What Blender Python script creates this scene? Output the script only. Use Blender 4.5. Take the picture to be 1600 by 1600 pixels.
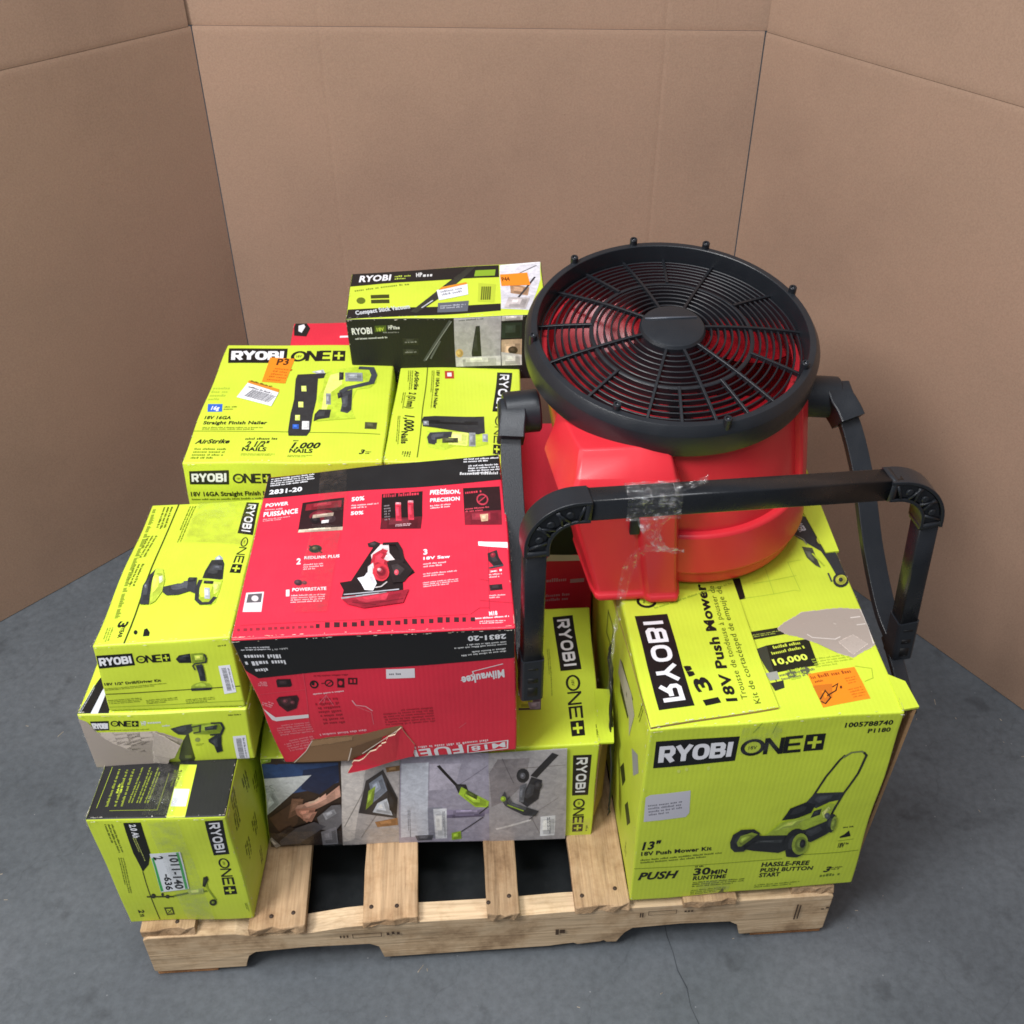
import bpy, bmesh, math, random, bisect
from mathutils import Vector, Matrix, noise
for o in list(bpy.data.objects): bpy.data.objects.remove(o)
scene = bpy.context.scene
# ------------------------------------------------------------------ camera
cam_d = bpy.data.cameras.new('camera'); cam = bpy.data.objects.new('camera', cam_d)
scene.collection.objects.link(cam); scene.camera = cam
cam_d.sensor_width = 36.0; cam_d.sensor_fit = 'HORIZONTAL'; cam_d.lens = 36.0*1635.63/1600.0
cam_d.clip_start = 0.02; cam_d.clip_end = 60
yaw, pitch, roll = 0.06637, 0.67058, -0.00219
F = Vector((math.sin(yaw)*math.cos(pitch), math.cos(yaw)*math.cos(pitch), -math.sin(pitch)))
R0 = Vector((math.cos(yaw), -math.sin(yaw), 0)); U0 = R0.cross(F)
Rv = R0*math.cos(roll)+U0*math.sin(roll); Uv = -R0*math.sin(roll)+U0*math.cos(roll)
M = Matrix((Rv, Uv, -F)).transposed().to_4x4(); M.translation = Vector((-0.03296, -1.00006, 1.8295))
cam.matrix_world = M
# ------------------------------------------------------------------ light: warehouse ceiling lamps
world = bpy.data.worlds.new('World'); scene.world = world; world.use_nodes = True
wb = world.node_tree.nodes['Background']; wb.inputs[0].default_value = (0.82, 0.88, 1.0, 1); wb.inputs[1].default_value = 0.24
def area(name, loc, target, sx, sy, power, col=(1, 1, 1)):
    d = bpy.data.lights.new(name, 'AREA'); d.shape = 'RECTANGLE'; d.size = sx; d.size_y = sy; d.energy = power; d.color = col
    o = bpy.data.objects.new(name, d); scene.collection.objects.link(o); o.location = loc
    o.rotation_euler = (Vector(target)-Vector(loc)).to_track_quat('-Z', 'Y').to_euler()
    return o
area('ceiling_lamp', (-2.0, -1.3, 3.7), (0.1, 0.5, 0.3), 1.1, 1.1, 150, (1.0, 0.985, 0.97))
area('ceiling_lamp', (-0.5, -0.2, 4.8), (0.1, 0.5, 0.3), 1.8, 0.6, 112, (0.93, 0.96, 1.0))
area('ceiling_lamp', (-0.6, -2.6, 4.4), (0.1, 0.5, 0.4), 2.4, 0.8, 42, (0.95, 0.97, 1.0))
vs = scene.view_settings; vs.view_transform = 'Standard'; vs.look = 'None'; vs.exposure = -0.04; vs.gamma = 1.0; vs.use_curve_mapping = False
scene.render.engine = 'CYCLES'; scene.cycles.use_denoising = True; scene.cycles.max_bounces = 8
scene.cycles.filter_width = 1.7
col = scene.collection
rng = random.Random(7)
# ------------------------------------------------------------------ print data (millimetres on each carton panel)
CORNERS={
 'mower':[(0.2383, 0.0038, 0.1421), (0.6355, 0.0055, 0.1561), (0.2459, 0.6666, 0.1541), (0.6427, 0.6649, 0.1638), (0.2358, -0.0017, 0.6148), (0.6214, -0.0037, 0.6232), (0.2386, 0.6599, 0.625), (0.6365, 0.6578, 0.6343)],
 'trim':[(-0.627, 0.0222, 0.1459), (-0.4153, 0.0156, 0.1467), (-0.6182, 0.3524, 0.1474), (-0.4027, 0.3446, 0.147), (-0.6298, 0.0219, 0.4438), (-0.4143, 0.0136, 0.4428), (-0.6189, 0.3517, 0.4449), (-0.4033, 0.3434, 0.4439)],
 'vac':[(-0.4026, 0.156, 0.1437), (0.1904, 0.1448, 0.1422), (-0.3913, 0.4957, 0.1457), (0.2115, 0.4826, 0.1427), (-0.3855, 0.1534, 0.4033), (0.1928, 0.1452, 0.4044), (-0.3871, 0.4951, 0.4068), (0.2189, 0.4818, 0.4037)],
 'hdrill':[(-0.64, 0.1238, 0.4416), (-0.3818, 0.1201, 0.4433), (-0.6338, 0.4255, 0.4333), (-0.373, 0.4185, 0.431), (-0.6407, 0.1305, 0.5661), (-0.3788, 0.1229, 0.563), (-0.6339, 0.4303, 0.5553), (-0.3719, 0.4226, 0.5523)],
 'drill':[(-0.59, 0.1324, 0.5659), (-0.3792, 0.1271, 0.5642), (-0.5803, 0.5078, 0.5382), (-0.3773, 0.5057, 0.5398), (-0.5861, 0.1396, 0.7009), (-0.3822, 0.1397, 0.7054), (-0.5799, 0.517, 0.6755), (-0.3786, 0.5154, 0.6775)],
 'red':[(-0.3474, 0.1304, 0.4055), (0.0485, 0.1251, 0.428), (-0.345, 0.5137, 0.4308), (0.0619, 0.51, 0.4561), (-0.3737, 0.1126, 0.7281), (0.0453, 0.0977, 0.7404), (-0.3599, 0.4899, 0.7468), (0.0462, 0.4894, 0.7761)],
 'nailer':[(-0.5212, 0.5499, 0.5901), (-0.1638, 0.5345, 0.5862), (-0.5011, 0.9761, 0.5898), (-0.1485, 0.9595, 0.584), (-0.5201, 0.5504, 0.7402), (-0.1614, 0.5347, 0.7362), (-0.4988, 0.9768, 0.7405), (-0.1481, 0.9593, 0.7333)],
 'brad':[(-0.1645, 0.5453, 0.58), (0.0788, 0.5263, 0.5762), (-0.1386, 0.8797, 0.5796), (0.1048, 0.8604, 0.5754), (-0.1622, 0.5454, 0.73), (0.0811, 0.5264, 0.7262), (-0.1363, 0.8799, 0.7298), (0.1071, 0.8603, 0.7252)],
 'stick':[(-0.2347, 0.879, 0.6917), (0.1605, 0.861, 0.6998), (-0.2305, 1.0848, 0.6939), (0.172, 1.0732, 0.7107), (-0.2383, 0.8756, 0.8427), (0.1547, 0.8557, 0.8483), (-0.2364, 1.0794, 0.8423), (0.1687, 1.0702, 0.8623)],
}
PRINTS={
 ('nailer','top'):[
  ('G','logo'),
  ('L',[(15.7,347.9),(133.3,349.2),(128.3,409.3),(6.1,409.6)]),
  ('G','logo'),
  ('O',[(142.3,355.2),(256.0,356.5),(253.1,398.8),(141.5,397.2)]),
  ('G','print'),
  ('s','5d6b18',1.9,[(1.0,101.7),(344.7,89.0)]),
  ('t','18V 16GA',13.5,141.6,62.5,139.9,11.4,'K','b'),
  ('t','Straight Finish Nailer',14.1,123.8,130.0,121.1,11.2,'K','b'),
  ('g',15.2,106.4,124.1,102.7,11.0,2,'5d6b18'),
  ('g',4.6,206.9,38.7,207.0,52.9,4,'a9bf3a'),
  ('g',42.9,173.0,67.6,173.0,15.2,2,'5d6b18'),
  ('t','AirStrike',10.4,60.1,71.8,59.6,13.7,'K','i'),
  ('g',12.3,12.8,68.5,10.8,36.5,4,'5d6b18'),
  ('g',98.3,70.1,157.6,69.8,7.7,1,'K'),
  ('t','2 1/2"',100.8,48.1,143.7,47.8,18.2,'K','i'),
  ('t','NAILS',96.8,34.7,140.4,33.6,11.9,'K','b'),
  ('g',97.2,20.7,158.6,20.1,7.3,2,'5d6b18'),
  ('g',187.5,64.9,199.7,64.9,6.2,1,'K'),
  ('t','1,000',185.2,43.7,239.4,42.5,18.2,'K','i'),
  ('t','NAILS',183.6,30.2,226.7,29.1,11.9,'K','b'),
  ('g',182.5,16.9,228.2,16.5,7.4,2,'5d6b18'),
  ('t','3',311.1,23.1,321.5,23.0,13.5,'K','i'),
  ('g',322.8,23.0,335.4,22.9,10.5,2,'K'),
  ('g',327.7,412.2,345.7,412.5,6.3,1,'K'),
  ('p','2f62c4',[(8.7,193.2),(36.7,193.3),(41.9,166.3),(14.2,166.3)]),
  ('t','16g',19.1,173.0,34.4,173.0,13.5,'W','b'),
  ('G','picture'),
  ('p','c9ccd0',[(192.8,312.1),(215.2,320.9),(220.8,305.7),(207.6,301.8)]),
  ('p','b5cc3a',[(220.8,305.7),(235.0,319.2),(278.1,331.2),(307.7,333.4),(325.3,308.5),(323.9,270.8),(313.7,250.5),(288.0,243.1),(282.0,207.5),(286.7,164.5),(295.0,142.7),(222.5,131.3),(222.3,173.0),(213.6,216.1),(221.4,242.9)]),
  ('p','e3f07a',[(232.2,298.2),(255.3,311.7),(257.6,261.2),(238.9,233.9),(236.1,164.5),(226.9,172.9),(224.8,233.9)]),
  ('p','2b2d30',[(165.7,300.5),(222.7,305.7),(219.9,286.9),(208.6,284.9),(212.8,207.4),(212.4,156.1),(215.6,99.1),(210.7,81.8),(176.4,82.0),(173.6,95.4),(169.7,156.2),(169.6,207.3),(164.2,282.8)]),
  ('p','e3f07a',[(178.6,256.2),(188.1,256.3),(190.6,236.4),(181.2,236.4)]),
  ('p','e3f07a',[(179.1,198.6),(188.3,198.6),(190.7,179.7),(181.5,179.7)]),
  ('p','e3f07a',[(179.3,152.0),(188.4,152.0),(190.7,133.9),(181.7,133.9)]),
  ('p','2b2d30',[(222.3,173.0),(245.3,172.9),(245.6,143.6),(226.3,137.9),(217.1,131.3),(216.0,156.1)]),
  ('p','3a3d42',[(257.3,229.5),(279.7,244.9),(284.1,172.9),(277.8,160.3),(263.5,166.2),(264.0,194.4)]),
  ('p','2b2d30',[(251.2,229.5),(258.6,235.8),(263.3,216.3),(254.5,211.0)]),
  ('s','3f434a',11.7,[(286.4,327.4),(312.2,325.7),(319.0,298.9),(315.3,268.9),(289.3,255.9),(269.0,246.7),(258.0,232.2)]),
  ('p','8b8f93',[(260.7,306.0),(294.9,306.3),(297.6,272.5),(263.8,272.3)]),
  ('p','2b2d30',[(248.8,307.8),(257.6,307.9),(259.3,279.7),(250.9,275.9)]),
  ('s','5a5d60',1.4,[(266.1,289.1),(292.4,289.3)]),
  ('p','8b8f93',[(229.0,229.4),(238.5,229.5),(242.6,190.1),(233.3,190.0)]),
  ('p','e8e8e8',[(195.5,131.4),(209.0,131.4),(212.5,103.1),(199.1,103.2)]),
  ('p','2f62c4',[(179.1,120.1),(190.7,120.0),(192.6,105.6),(181.1,105.6)]),
  ('p','4a4d33',[(313.2,131.1),(336.1,131.0),(335.9,106.6),(314.2,106.7)]),
  ('G','sticker'),
  ('p','f28a1c',[(96.7,370.5),(149.8,365.2),(145.2,265.1),(96.7,273.1)]),
  ('t','P3',114.1,340.2,139.4,340.5,25.5,'4a2408','b'),
  ('g',105.3,278.7,141.9,271.5,55.3,5,'b8610f'),
  ('G','sticker'),
  ('p','d98a2a',[(69.8,278.4),(136.2,242.5),(137.1,230.0),(69.2,268.4)]),
  ('p','e6e6ea',[(69.2,268.4),(137.1,230.0),(129.7,181.4),(58.5,215.7)]),
  ('c',72.1,219.2,122.3,193.4,26.5,'55565c'),
  ('g',73.1,251.2,123.0,224.7,5.7,1,'55565c'),
  ('g',73.1,273.0,119.2,249.6,5.7,1,'7a4a10'),
 ],
 ('nailer','front'):[
  ('G','logo'),
  ('L',[(8.0,104.3),(76.7,103.7),(79.4,134.2),(10.2,132.6)]),
  ('G','logo'),
  ('O',[(84.9,106.3),(151.3,106.3),(152.3,126.7),(85.4,126.2)]),
  ('G','print'),
  ('t','18V 16GA Straight Finish Nailer',6.7,78.2,164.3,80.0,9.8,'K','b'),
  ('g',6.8,69.3,150.1,71.3,4.4,1,'5d6b18'),
 ],
 ('brad','top'):[
  ('G','logo'),
  ('L',[(198.1,315.5),(192.8,171.5),(220.7,169.1),(228.5,314.9)]),
  ('G','logo'),
  ('O',[(199.6,158.2),(197.2,25.4),(210.4,24.3),(214.4,158.7)]),
  ('G','print'),
  ('s','5d6b18',2.2,[(55.8,334.2),(60.0,13.7)]),
  ('t','18V 18GA Brad Nailer',74.7,318.0,77.7,174.2,6.8,'K','b'),
  ('g',65.0,317.6,69.4,173.9,6.8,2,'5d6b18'),
  ('t','AirStrike',30.8,318.1,34.1,242.5,8.8,'K','i'),
  ('g',17.2,317.5,20.0,242.0,11.7,3,'5d6b18'),
  ('t','2 (51mm)',26.4,233.3,26.1,172.4,14.1,'K','i'),
  ('g',13.7,232.8,14.6,171.9,7.5,2,'5d6b18'),
  ('t','1,000',26.4,148.8,28.5,94.1,18.2,'K','i'),
  ('t','Nails',24.1,93.9,26.8,54.6,11.6,'K','b'),
  ('g',12.4,146.6,17.1,50.5,6.4,2,'5d6b18'),
  ('g',32.0,31.8,31.4,14.4,17.4,4,'K'),
  ('p','b23a2a',[(91.4,316.8),(109.9,317.6),(111.5,286.7),(93.2,285.9)]),
  ('p','e8e8e8',[(96.7,309.4),(105.4,309.8),(106.3,294.8),(97.6,294.5)]),
  ('G','picture'),
  ('p','b5cc3a',[(71.0,95.5),(126.8,101.3),(181.2,91.1),(188.9,55.9),(165.0,43.5),(125.2,46.1),(108.3,34.1),(76.9,44.6),(69.6,71.6)]),
  ('p','e3f07a',[(109.2,94.3),(149.6,94.1),(149.4,46.9),(113.8,52.0)]),
  ('p','2b2d30',[(58.8,131.6),(61.5,143.3),(83.2,147.4),(165.8,147.0),(177.5,154.1),(181.1,95.1),(167.8,88.3),(85.9,106.4),(62.2,110.5)]),
  ('p','1b1c1e',[(70.6,132.0),(166.2,135.3),(166.6,123.0),(71.4,119.8)]),
  ('p','8b8f93',[(61.7,128.4),(71.7,128.8),(72.8,114.1),(62.8,113.8)]),
  ('p','3a3d42',[(76.3,90.1),(118.1,94.6),(117.4,75.5),(88.5,68.3),(88.7,51.2),(76.1,55.4),(72.0,75.6)]),
  ('p','8b8f93',[(150.5,94.1),(163.1,94.5),(164.9,45.8),(152.5,45.5)]),
  ('p','9aa0a8',[(176.7,91.0),(186.6,91.3),(187.4,63.6),(177.6,63.3)]),
  ('p','4a4d33',[(100.7,71.8),(130.4,72.8),(131.2,57.2),(101.6,56.2)]),
 ],
 ('drill','top'):[
  ('G','logo'),
  ('L',[(173.6,368.7),(172.9,272.1),(199.9,265.9),(196.7,365.4)]),
  ('G','logo'),
  ('O',[(183.4,260.5),(177.4,162.4),(195.0,160.8),(194.0,258.7)]),
  ('G','print'),
  ('s','3a4010',2.6,[(47.9,376.5),(46.7,1.0)]),
  ('g',69.8,366.6,68.1,253.0,13.8,3,'5d6b18'),
  ('g',22.5,368.2,24.1,299.1,20.0,3,'4a5218'),
  ('g',16.1,280.5,11.8,217.3,19.6,3,'4a5218'),
  ('g',16.2,199.2,14.3,140.5,18.7,3,'4a5218'),
  ('g',4.7,362.8,16.3,62.5,8.2,1,'7d8f2a'),
  ('t','3',27.3,54.7,25.2,39.8,14.4,'K','b'),
  ('t','YEAR',32.5,39.1,33.2,14.5,6.0,'K','b'),
  ('g',11.0,41.2,12.6,6.9,11.2,3,'7d8f2a'),
  ('p','K',[(60.8,24.8),(61.0,22.5),(60.6,20.7),(59.6,19.8),(58.3,20.0),(56.8,21.1),(55.5,23.1),(54.6,25.4),(54.4,27.7),(54.8,29.5),(55.8,30.4),(57.1,30.3),(58.6,29.1),(59.9,27.2)]),
  ('p','K',[(69.2,30.6),(73.0,32.9),(75.9,25.0),(79.6,23.0),(80.6,14.7),(71.2,14.6)]),
  ('G','picture'),
  ('p','a9b0b8',[(147.2,203.2),(152.7,210.3),(159.9,201.7),(160.4,192.9),(148.0,193.2)]),
  ('p','2b2d30',[(142.4,196.9),(160.7,196.8),(165.4,185.7),(169.6,144.8),(158.2,140.6),(136.4,148.6),(137.2,166.9)]),
  ('p','4b4e55',[(148.7,181.3),(163.1,180.0),(164.2,168.3),(148.3,170.5)]),
  ('p','b5cc3a',[(135.6,148.0),(170.1,141.8),(169.6,115.0),(167.2,84.6),(160.3,77.8),(143.0,80.9),(136.2,92.9),(130.4,111.4),(132.6,129.5)]),
  ('p','dcea6a',[(154.1,138.0),(168.4,135.2),(167.4,111.6),(162.3,104.8)]),
  ('s','33363b',6.2,[(134.8,142.4),(133.6,122.1),(137.3,92.8),(146.1,82.0),(159.5,82.1),(165.4,97.3)]),
  ('p','c7ccd6',[(144.5,121.1),(153.1,120.3),(158.1,92.6),(149.6,93.4)]),
  ('p','2b2d30',[(141.0,139.9),(156.3,138.5),(156.7,131.0),(141.3,132.5)]),
  ('p','3a3d43',[(113.4,148.1),(127.7,149.4),(129.6,133.5),(131.8,107.7),(121.9,114.0),(105.4,106.5),(87.2,107.5),(79.5,116.2),(77.8,130.2),(99.4,135.6),(115.1,134.9)]),
  ('p','2b2d30',[(114.9,149.9),(126.7,148.8),(127.5,139.3),(115.1,137.1)]),
  ('p','c3d84a',[(51.5,174.7),(57.5,181.1),(67.6,177.1),(76.3,149.7),(78.2,118.1),(72.0,95.4),(64.7,88.3),(57.7,129.2)]),
  ('p','eef5c0',[(65.3,158.2),(71.1,159.2),(74.5,145.3),(70.4,139.0)]),
  ('p','32353a',[(49.9,165.3),(55.8,178.1),(56.0,151.5),(59.8,121.7),(62.9,88.5),(49.8,90.4),(46.1,115.7),(44.4,137.7)]),
  ('p','6f747a',[(51.6,134.9),(51.9,132.6),(51.8,130.8),(51.2,129.9),(50.2,130.0),(49.2,131.1),(48.2,132.9),(47.4,135.2),(47.1,137.5),(47.3,139.3),(47.9,140.2),(48.8,140.2),(49.9,139.1),(50.9,137.2)]),
 ],
 ('drill','front'):[
  ('G','logo'),
  ('L',[(1.0,92.9),(55.8,96.3),(56.5,120.4),(2.1,119.3)]),
  ('G','logo'),
  ('O',[(60.0,99.7),(111.1,100.7),(112.3,116.5),(60.6,114.1)]),
  ('G','print'),
  ('t','18V 1/2" Drill/Driver Kit',3.7,57.3,87.7,60.3,5.5,'K','b'),
  ('g',2.7,46.7,95.1,52.6,5.5,2,'5d6b18'),
  ('s','3a4010',1.7,[(1.0,38.3),(206.1,42.7)]),
  ('g',186.3,122.9,200.6,123.1,2.8,1,'K'),
  ('g',3.4,16.4,52.8,19.8,10.5,3,'6d7d22'),
  ('g',58.5,14.0,106.1,17.4,10.3,3,'6d7d22'),
  ('g',118.1,11.4,163.7,14.8,10.1,3,'6d7d22'),
  ('s','8fa52a',1.1,[(1.0,9.7),(206.4,12.8)]),
  ('G','picture'),
  ('p','26282b',[(119.6,104.8),(126.1,111.9),(143.1,114.0),(141.5,95.5),(122.9,96.8)]),
  ('p','3c3f44',[(129.8,111.0),(140.7,112.5),(140.3,107.9),(130.1,106.9)]),
  ('p','8aa030',[(144.3,113.4),(162.0,113.7),(166.5,108.7),(164.7,95.8),(154.2,93.4),(142.6,94.8)]),
  ('p','cfe25a',[(149.2,110.1),(161.2,109.1),(159.3,100.6),(148.4,100.8)]),
  ('s','2f3237',2.2,[(163.7,111.8),(165.5,103.0),(163.0,95.6),(145.9,94.0),(142.2,90.1),(144.0,81.2)]),
  ('p','33363b',[(146.6,91.0),(157.2,92.6),(157.3,77.3),(156.0,58.0),(147.2,58.5),(147.6,75.0)]),
  ('p','a2b83a',[(137.4,52.6),(149.7,56.0),(159.6,51.9),(162.8,46.3),(162.2,40.5),(129.8,42.2),(131.7,48.1)]),
  ('p','2c2f33',[(130.0,43.4),(162.8,43.4),(160.6,38.2),(129.9,38.0)]),
  ('G','sticker'),
  ('p','e4e4ee',[(179.9,85.4),(197.7,86.1),(198.4,30.9),(179.4,28.0)]),
  ('c',183.7,80.8,185.0,34.5,7.1,'55565c'),
  ('g',193.0,80.1,194.1,37.0,2.9,1,'6a6c78'),
 ],
 ('hdrill','front'):[
  ('G','logo'),
  ('L',[(18.2,86.3),(42.7,87.0),(46.3,107.9),(17.1,106.9)]),
  ('G','logo'),
  ('O',[(47.9,95.7),(90.5,94.6),(92.6,107.6),(49.5,107.8)]),
  ('G','print'),
  ('t','HP',96.3,96.6,104.4,97.0,9.2,'d8dce0','b'),
  ('g',106.2,99.8,128.5,99.6,5.8,1,'d8dce0'),
  ('g',127.0,91.6,139.6,91.8,4.4,1,'d8dce0'),
  ('g',25.4,70.8,36.0,70.3,7.2,2,'9aa0b0'),
  ('g',42.9,85.9,106.1,86.7,2.1,1,'6d7d22'),
  ('g',230.0,108.3,250.1,109.1,3.0,1,'K'),
  ('s','dfeb6a',1.7,[(1.0,121.2),(259.2,121.2)]),
  ('p','31381c',[(153.5,55.4),(164.8,75.7),(164.7,9.9),(160.4,1.0),(140.2,1.0),(138.1,11.7)]),
  ('p','5f6a30',[(149.8,18.8),(160.2,18.1),(158.9,10.3),(148.5,11.0)]),
  ('g',171.9,40.9,185.1,40.9,6.1,2,'7d8f2a'),
  ('p','8f9a50',[(180.6,55.1),(179.8,52.8),(178.3,51.0),(176.5,50.1),(174.6,50.2),(173.1,51.3),(172.3,53.2),(172.3,55.6),(173.1,57.9),(174.5,59.7),(176.4,60.6),(178.2,60.5),(179.7,59.4),(180.6,57.5)]),
  ('G','picture'),
  ('p','34373b',[(138.5,85.9),(157.3,91.8),(173.0,94.1),(173.5,78.4),(160.9,68.4),(148.5,70.9),(142.7,78.3)]),
  ('p','90a632',[(171.4,92.3),(216.2,95.3),(220.6,84.5),(217.3,69.4),(202.4,66.3),(172.7,69.3)]),
  ('s','2d3034',2.8,[(171.3,86.7),(185.2,89.9),(182.8,74.9),(172.0,72.4)]),
  ('s','2d3034',3.8,[(201.5,93.7),(217.1,93.0),(220.1,80.8),(214.4,66.5),(197.1,65.8)]),
  ('p','3b3f44',[(191.1,85.8),(211.2,88.7),(208.3,78.2),(191.0,77.5)]),
  ('p','2d3034',[(193.3,55.2),(204.7,63.9),(215.0,64.9),(212.1,42.5),(211.6,24.7),(202.1,20.9),(200.3,39.2),(193.1,49.0)]),
  ('G','sticker'),
  ('p','e4e4ee',[(232.1,58.6),(252.7,59.9),(251.5,1.0),(231.2,1.0)]),
  ('c',236.4,52.9,235.9,2.5,8.3,'55565c'),
  ('g',246.9,53.9,246.1,4.3,3.4,1,'6a6c78'),
  ('G','tear'),
  ('p','a89c92',[(0.3,112.6),(6.2,111.6),(12.5,107.1),(20.7,86.9),(30.5,70.6),(43.5,55.2),(64.7,39.7),(80.5,31.9),(97.2,24.6),(114.3,82.6),(124.4,77.7),(153.1,58.9),(143.2,38.0),(134.2,22.2),(126.2,18.0),(116.4,1.4),(111.5,0.3),(0.3,0.3)]),
  ('s','c9bfb4',1.0,[(97.2,24.6),(114.2,81.9)]),
  ('s','d0c7bd',0.6,[(12.5,107.1),(30.5,70.6),(64.7,39.7)]),
  ('p','beb3a8',[(114.5,78.2),(146.3,58.5),(130.6,27.9),(116.1,5.4),(95.8,6.9)]),
 ],
 ('hdrill','top'):[
  ('G','print'),
  ('p','K',[(0.6,1.3),(49.6,1.2),(45.9,32.6),(36.9,97.2),(21.3,97.7),(11.9,65.3)]),
  ('p','c9ccd6',[(21.4,1.0),(32.8,1.0),(34.0,54.0),(28.8,61.3),(25.9,47.2)]),
  ('g',6.0,4.9,12.9,61.7,5.0,2,'b8bcc4'),
 ],
 ('trim','front'):[
  ('G','logo'),
  ('L',[(179.7,287.5),(178.1,190.4),(203.1,191.9),(207.4,288.9)]),
  ('G','logo'),
  ('O',[(182.5,181.1),(176.3,81.0),(196.6,81.7),(198.6,180.3)]),
  ('G','print'),
  ('p','15160f',[(56.0,288.2),(83.0,288.8),(81.7,249.8),(79.7,208.6),(69.7,176.8),(56.1,157.4),(52.6,209.9)]),
  ('s','2c3010',1.4,[(56.1,157.4),(51.3,5.8)]),
  ('t','2.0 Ah',64.3,284.2,63.5,250.6,9.9,'W','b'),
  ('g',62.0,250.6,62.7,187.1,6.0,2,'c8d070'),
  ('g',26.6,285.7,25.2,211.2,15.4,3,'4d5a14'),
  ('g',25.8,197.9,16.0,96.4,10.4,3,'4d5a14'),
  ('t','2',22.1,41.6,21.7,30.5,9.5,'K','b'),
  ('t','YR',21.2,28.5,20.9,17.2,6.8,'K','b'),
  ('g',204.6,52.7,205.8,24.5,4.6,2,'4d5a14'),
  ('p','3d4a16',[(67.6,46.8),(83.0,47.8),(80.9,21.4),(66.8,19.3)]),
  ('p','A',[(70.3,41.6),(79.7,42.0),(78.7,26.7),(69.7,25.3)]),
  ('s','3d4a16',1.6,[(71.6,38.4),(77.3,27.8)]),
  ('s','3d4a16',1.6,[(79.2,40.0),(70.6,27.3)]),
  ('G','picture'),
  ('s','33380f',4.5,[(47.1,83.8),(92.7,82.1)]),
  ('s','6f8320',4.6,[(93.1,84.0),(121.6,92.1),(150.2,94.3)]),
  ('s','8fa52a',3.3,[(153.1,131.6),(151.8,102.9),(160.3,67.0)]),
  ('p','2b2e20',[(150.4,131.8),(157.4,135.2),(157.8,125.7),(152.2,121.2),(148.2,105.1),(145.0,108.2)]),
  ('p','2b2e20',[(160.2,60.0),(158.8,55.8),(156.5,52.4),(153.8,50.6),(151.1,50.8),(149.1,52.9),(148.1,56.4),(148.2,60.8),(149.6,65.0),(151.9,68.4),(154.6,70.1),(157.2,70.0),(159.3,67.9),(160.3,64.4)]),
  ('p','7d9228',[(157.1,61.2),(156.5,59.3),(155.4,57.8),(154.2,57.0),(153.0,57.1),(152.1,58.0),(151.6,59.6),(151.7,61.6),(152.3,63.5),(153.3,65.0),(154.5,65.8),(155.7,65.7),(156.7,64.8),(157.2,63.2)]),
  ('p','2b2e20',[(62.4,85.8),(61.4,82.5),(59.8,79.9),(57.9,78.5),(56.3,78.6),(55.1,80.1),(54.7,82.9),(55.1,86.3),(56.2,89.6),(57.8,92.2),(59.6,93.6),(61.2,93.5),(62.4,91.9),(62.8,89.2)]),
  ('p','2b2e20',[(85.8,82.5),(84.9,80.0),(83.5,78.0),(81.8,77.0),(80.1,77.1),(78.9,78.3),(78.2,80.4),(78.4,82.9),(79.3,85.4),(80.7,87.4),(82.5,88.4),(84.1,88.3),(85.4,87.1),(86.0,85.0)]),
  ('p','2b2e20',[(77.2,89.8),(76.5,87.8),(75.6,86.1),(74.5,85.2),(73.6,85.3),(73.0,86.3),(72.7,88.0),(73.0,90.1),(73.6,92.2),(74.5,93.8),(75.6,94.7),(76.5,94.6),(77.2,93.6),(77.4,91.9)]),
  ('p','c8d86a',[(117.6,99.1),(145.2,103.3),(143.4,87.8),(120.3,85.3)]),
  ('G','sticker'),
  ('p','e6eaee',[(78.3,207.8),(127.6,208.5),(122.7,103.7),(74.6,97.8)]),
  ('p','3faa55',[(78.8,195.3),(82.1,196.0),(79.6,101.3),(75.0,99.7)]),
  ('p','3faa55',[(120.6,206.6),(124.8,207.3),(120.8,104.7),(116.4,104.0)]),
  ('t','2',82.1,198.7,83.3,189.7,15.3,'K','b'),
  ('t','1011-140',107.9,201.9,100.8,105.9,13.7,'K','b'),
  ('t','-636',89.1,149.2,84.9,103.9,11.7,'K','b'),
 ],
 ('trim','top'):[
  ('G','print'),
  ('p','LIME',[(123.6,99.3),(151.5,98.5),(152.4,0.3),(123.8,0.3)]),
  ('s','b7c93a',0.6,[(14.0,97.4),(11.7,20.3)]),
  ('s','8d9a2e',0.8,[(33.1,15.0),(106.6,14.8),(109.2,82.1)]),
  ('g',28.5,22.8,28.2,92.3,4.5,1,'8d9a2e'),
  ('g',41.1,22.5,41.2,91.9,4.5,1,'8d9a2e'),
  ('g',51.1,22.2,51.6,91.6,4.5,1,'8d9a2e'),
  ('g',64.7,27.9,69.0,94.4,9.1,2,'8d9a2e'),
  ('g',77.3,27.5,82.0,94.0,9.1,2,'8d9a2e'),
  ('g',89.9,27.2,95.0,93.7,9.1,2,'8d9a2e'),
  ('g',42.4,46.6,41.8,65.1,10.4,2,'b7c93a'),
  ('t','SAVE',127.7,69.1,128.8,88.0,12.3,'5d6b18','b'),
  ('g',126.2,56.7,127.7,69.1,13.3,2,'5d6b18'),
  ('G','sticker'),
  ('p','d6d8e2',[(124.5,53.0),(149.1,51.7),(149.6,20.2),(125.9,20.8)]),
 ],
 ('trim','right'):[
  ('G','print'),
  ('g',38.4,294.1,31.8,256.0,27.2,3,'4d5a14'),
  ('g',96.2,258.8,90.0,219.0,28.9,3,'4d5a14'),
  ('g',131.9,211.3,125.9,169.9,30.3,3,'4d5a14'),
  ('g',30.0,254.1,23.3,215.3,27.5,3,'4d5a14'),
  ('g',83.3,160.8,76.7,118.9,29.7,3,'4d5a14'),
  ('g',35.0,161.8,28.1,120.7,28.6,3,'4d5a14'),
  ('g',84.9,73.3,81.6,29.1,15.5,2,'2c3010'),
 ],
 ('vac','top'):[
  ('G','logo'),
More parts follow.
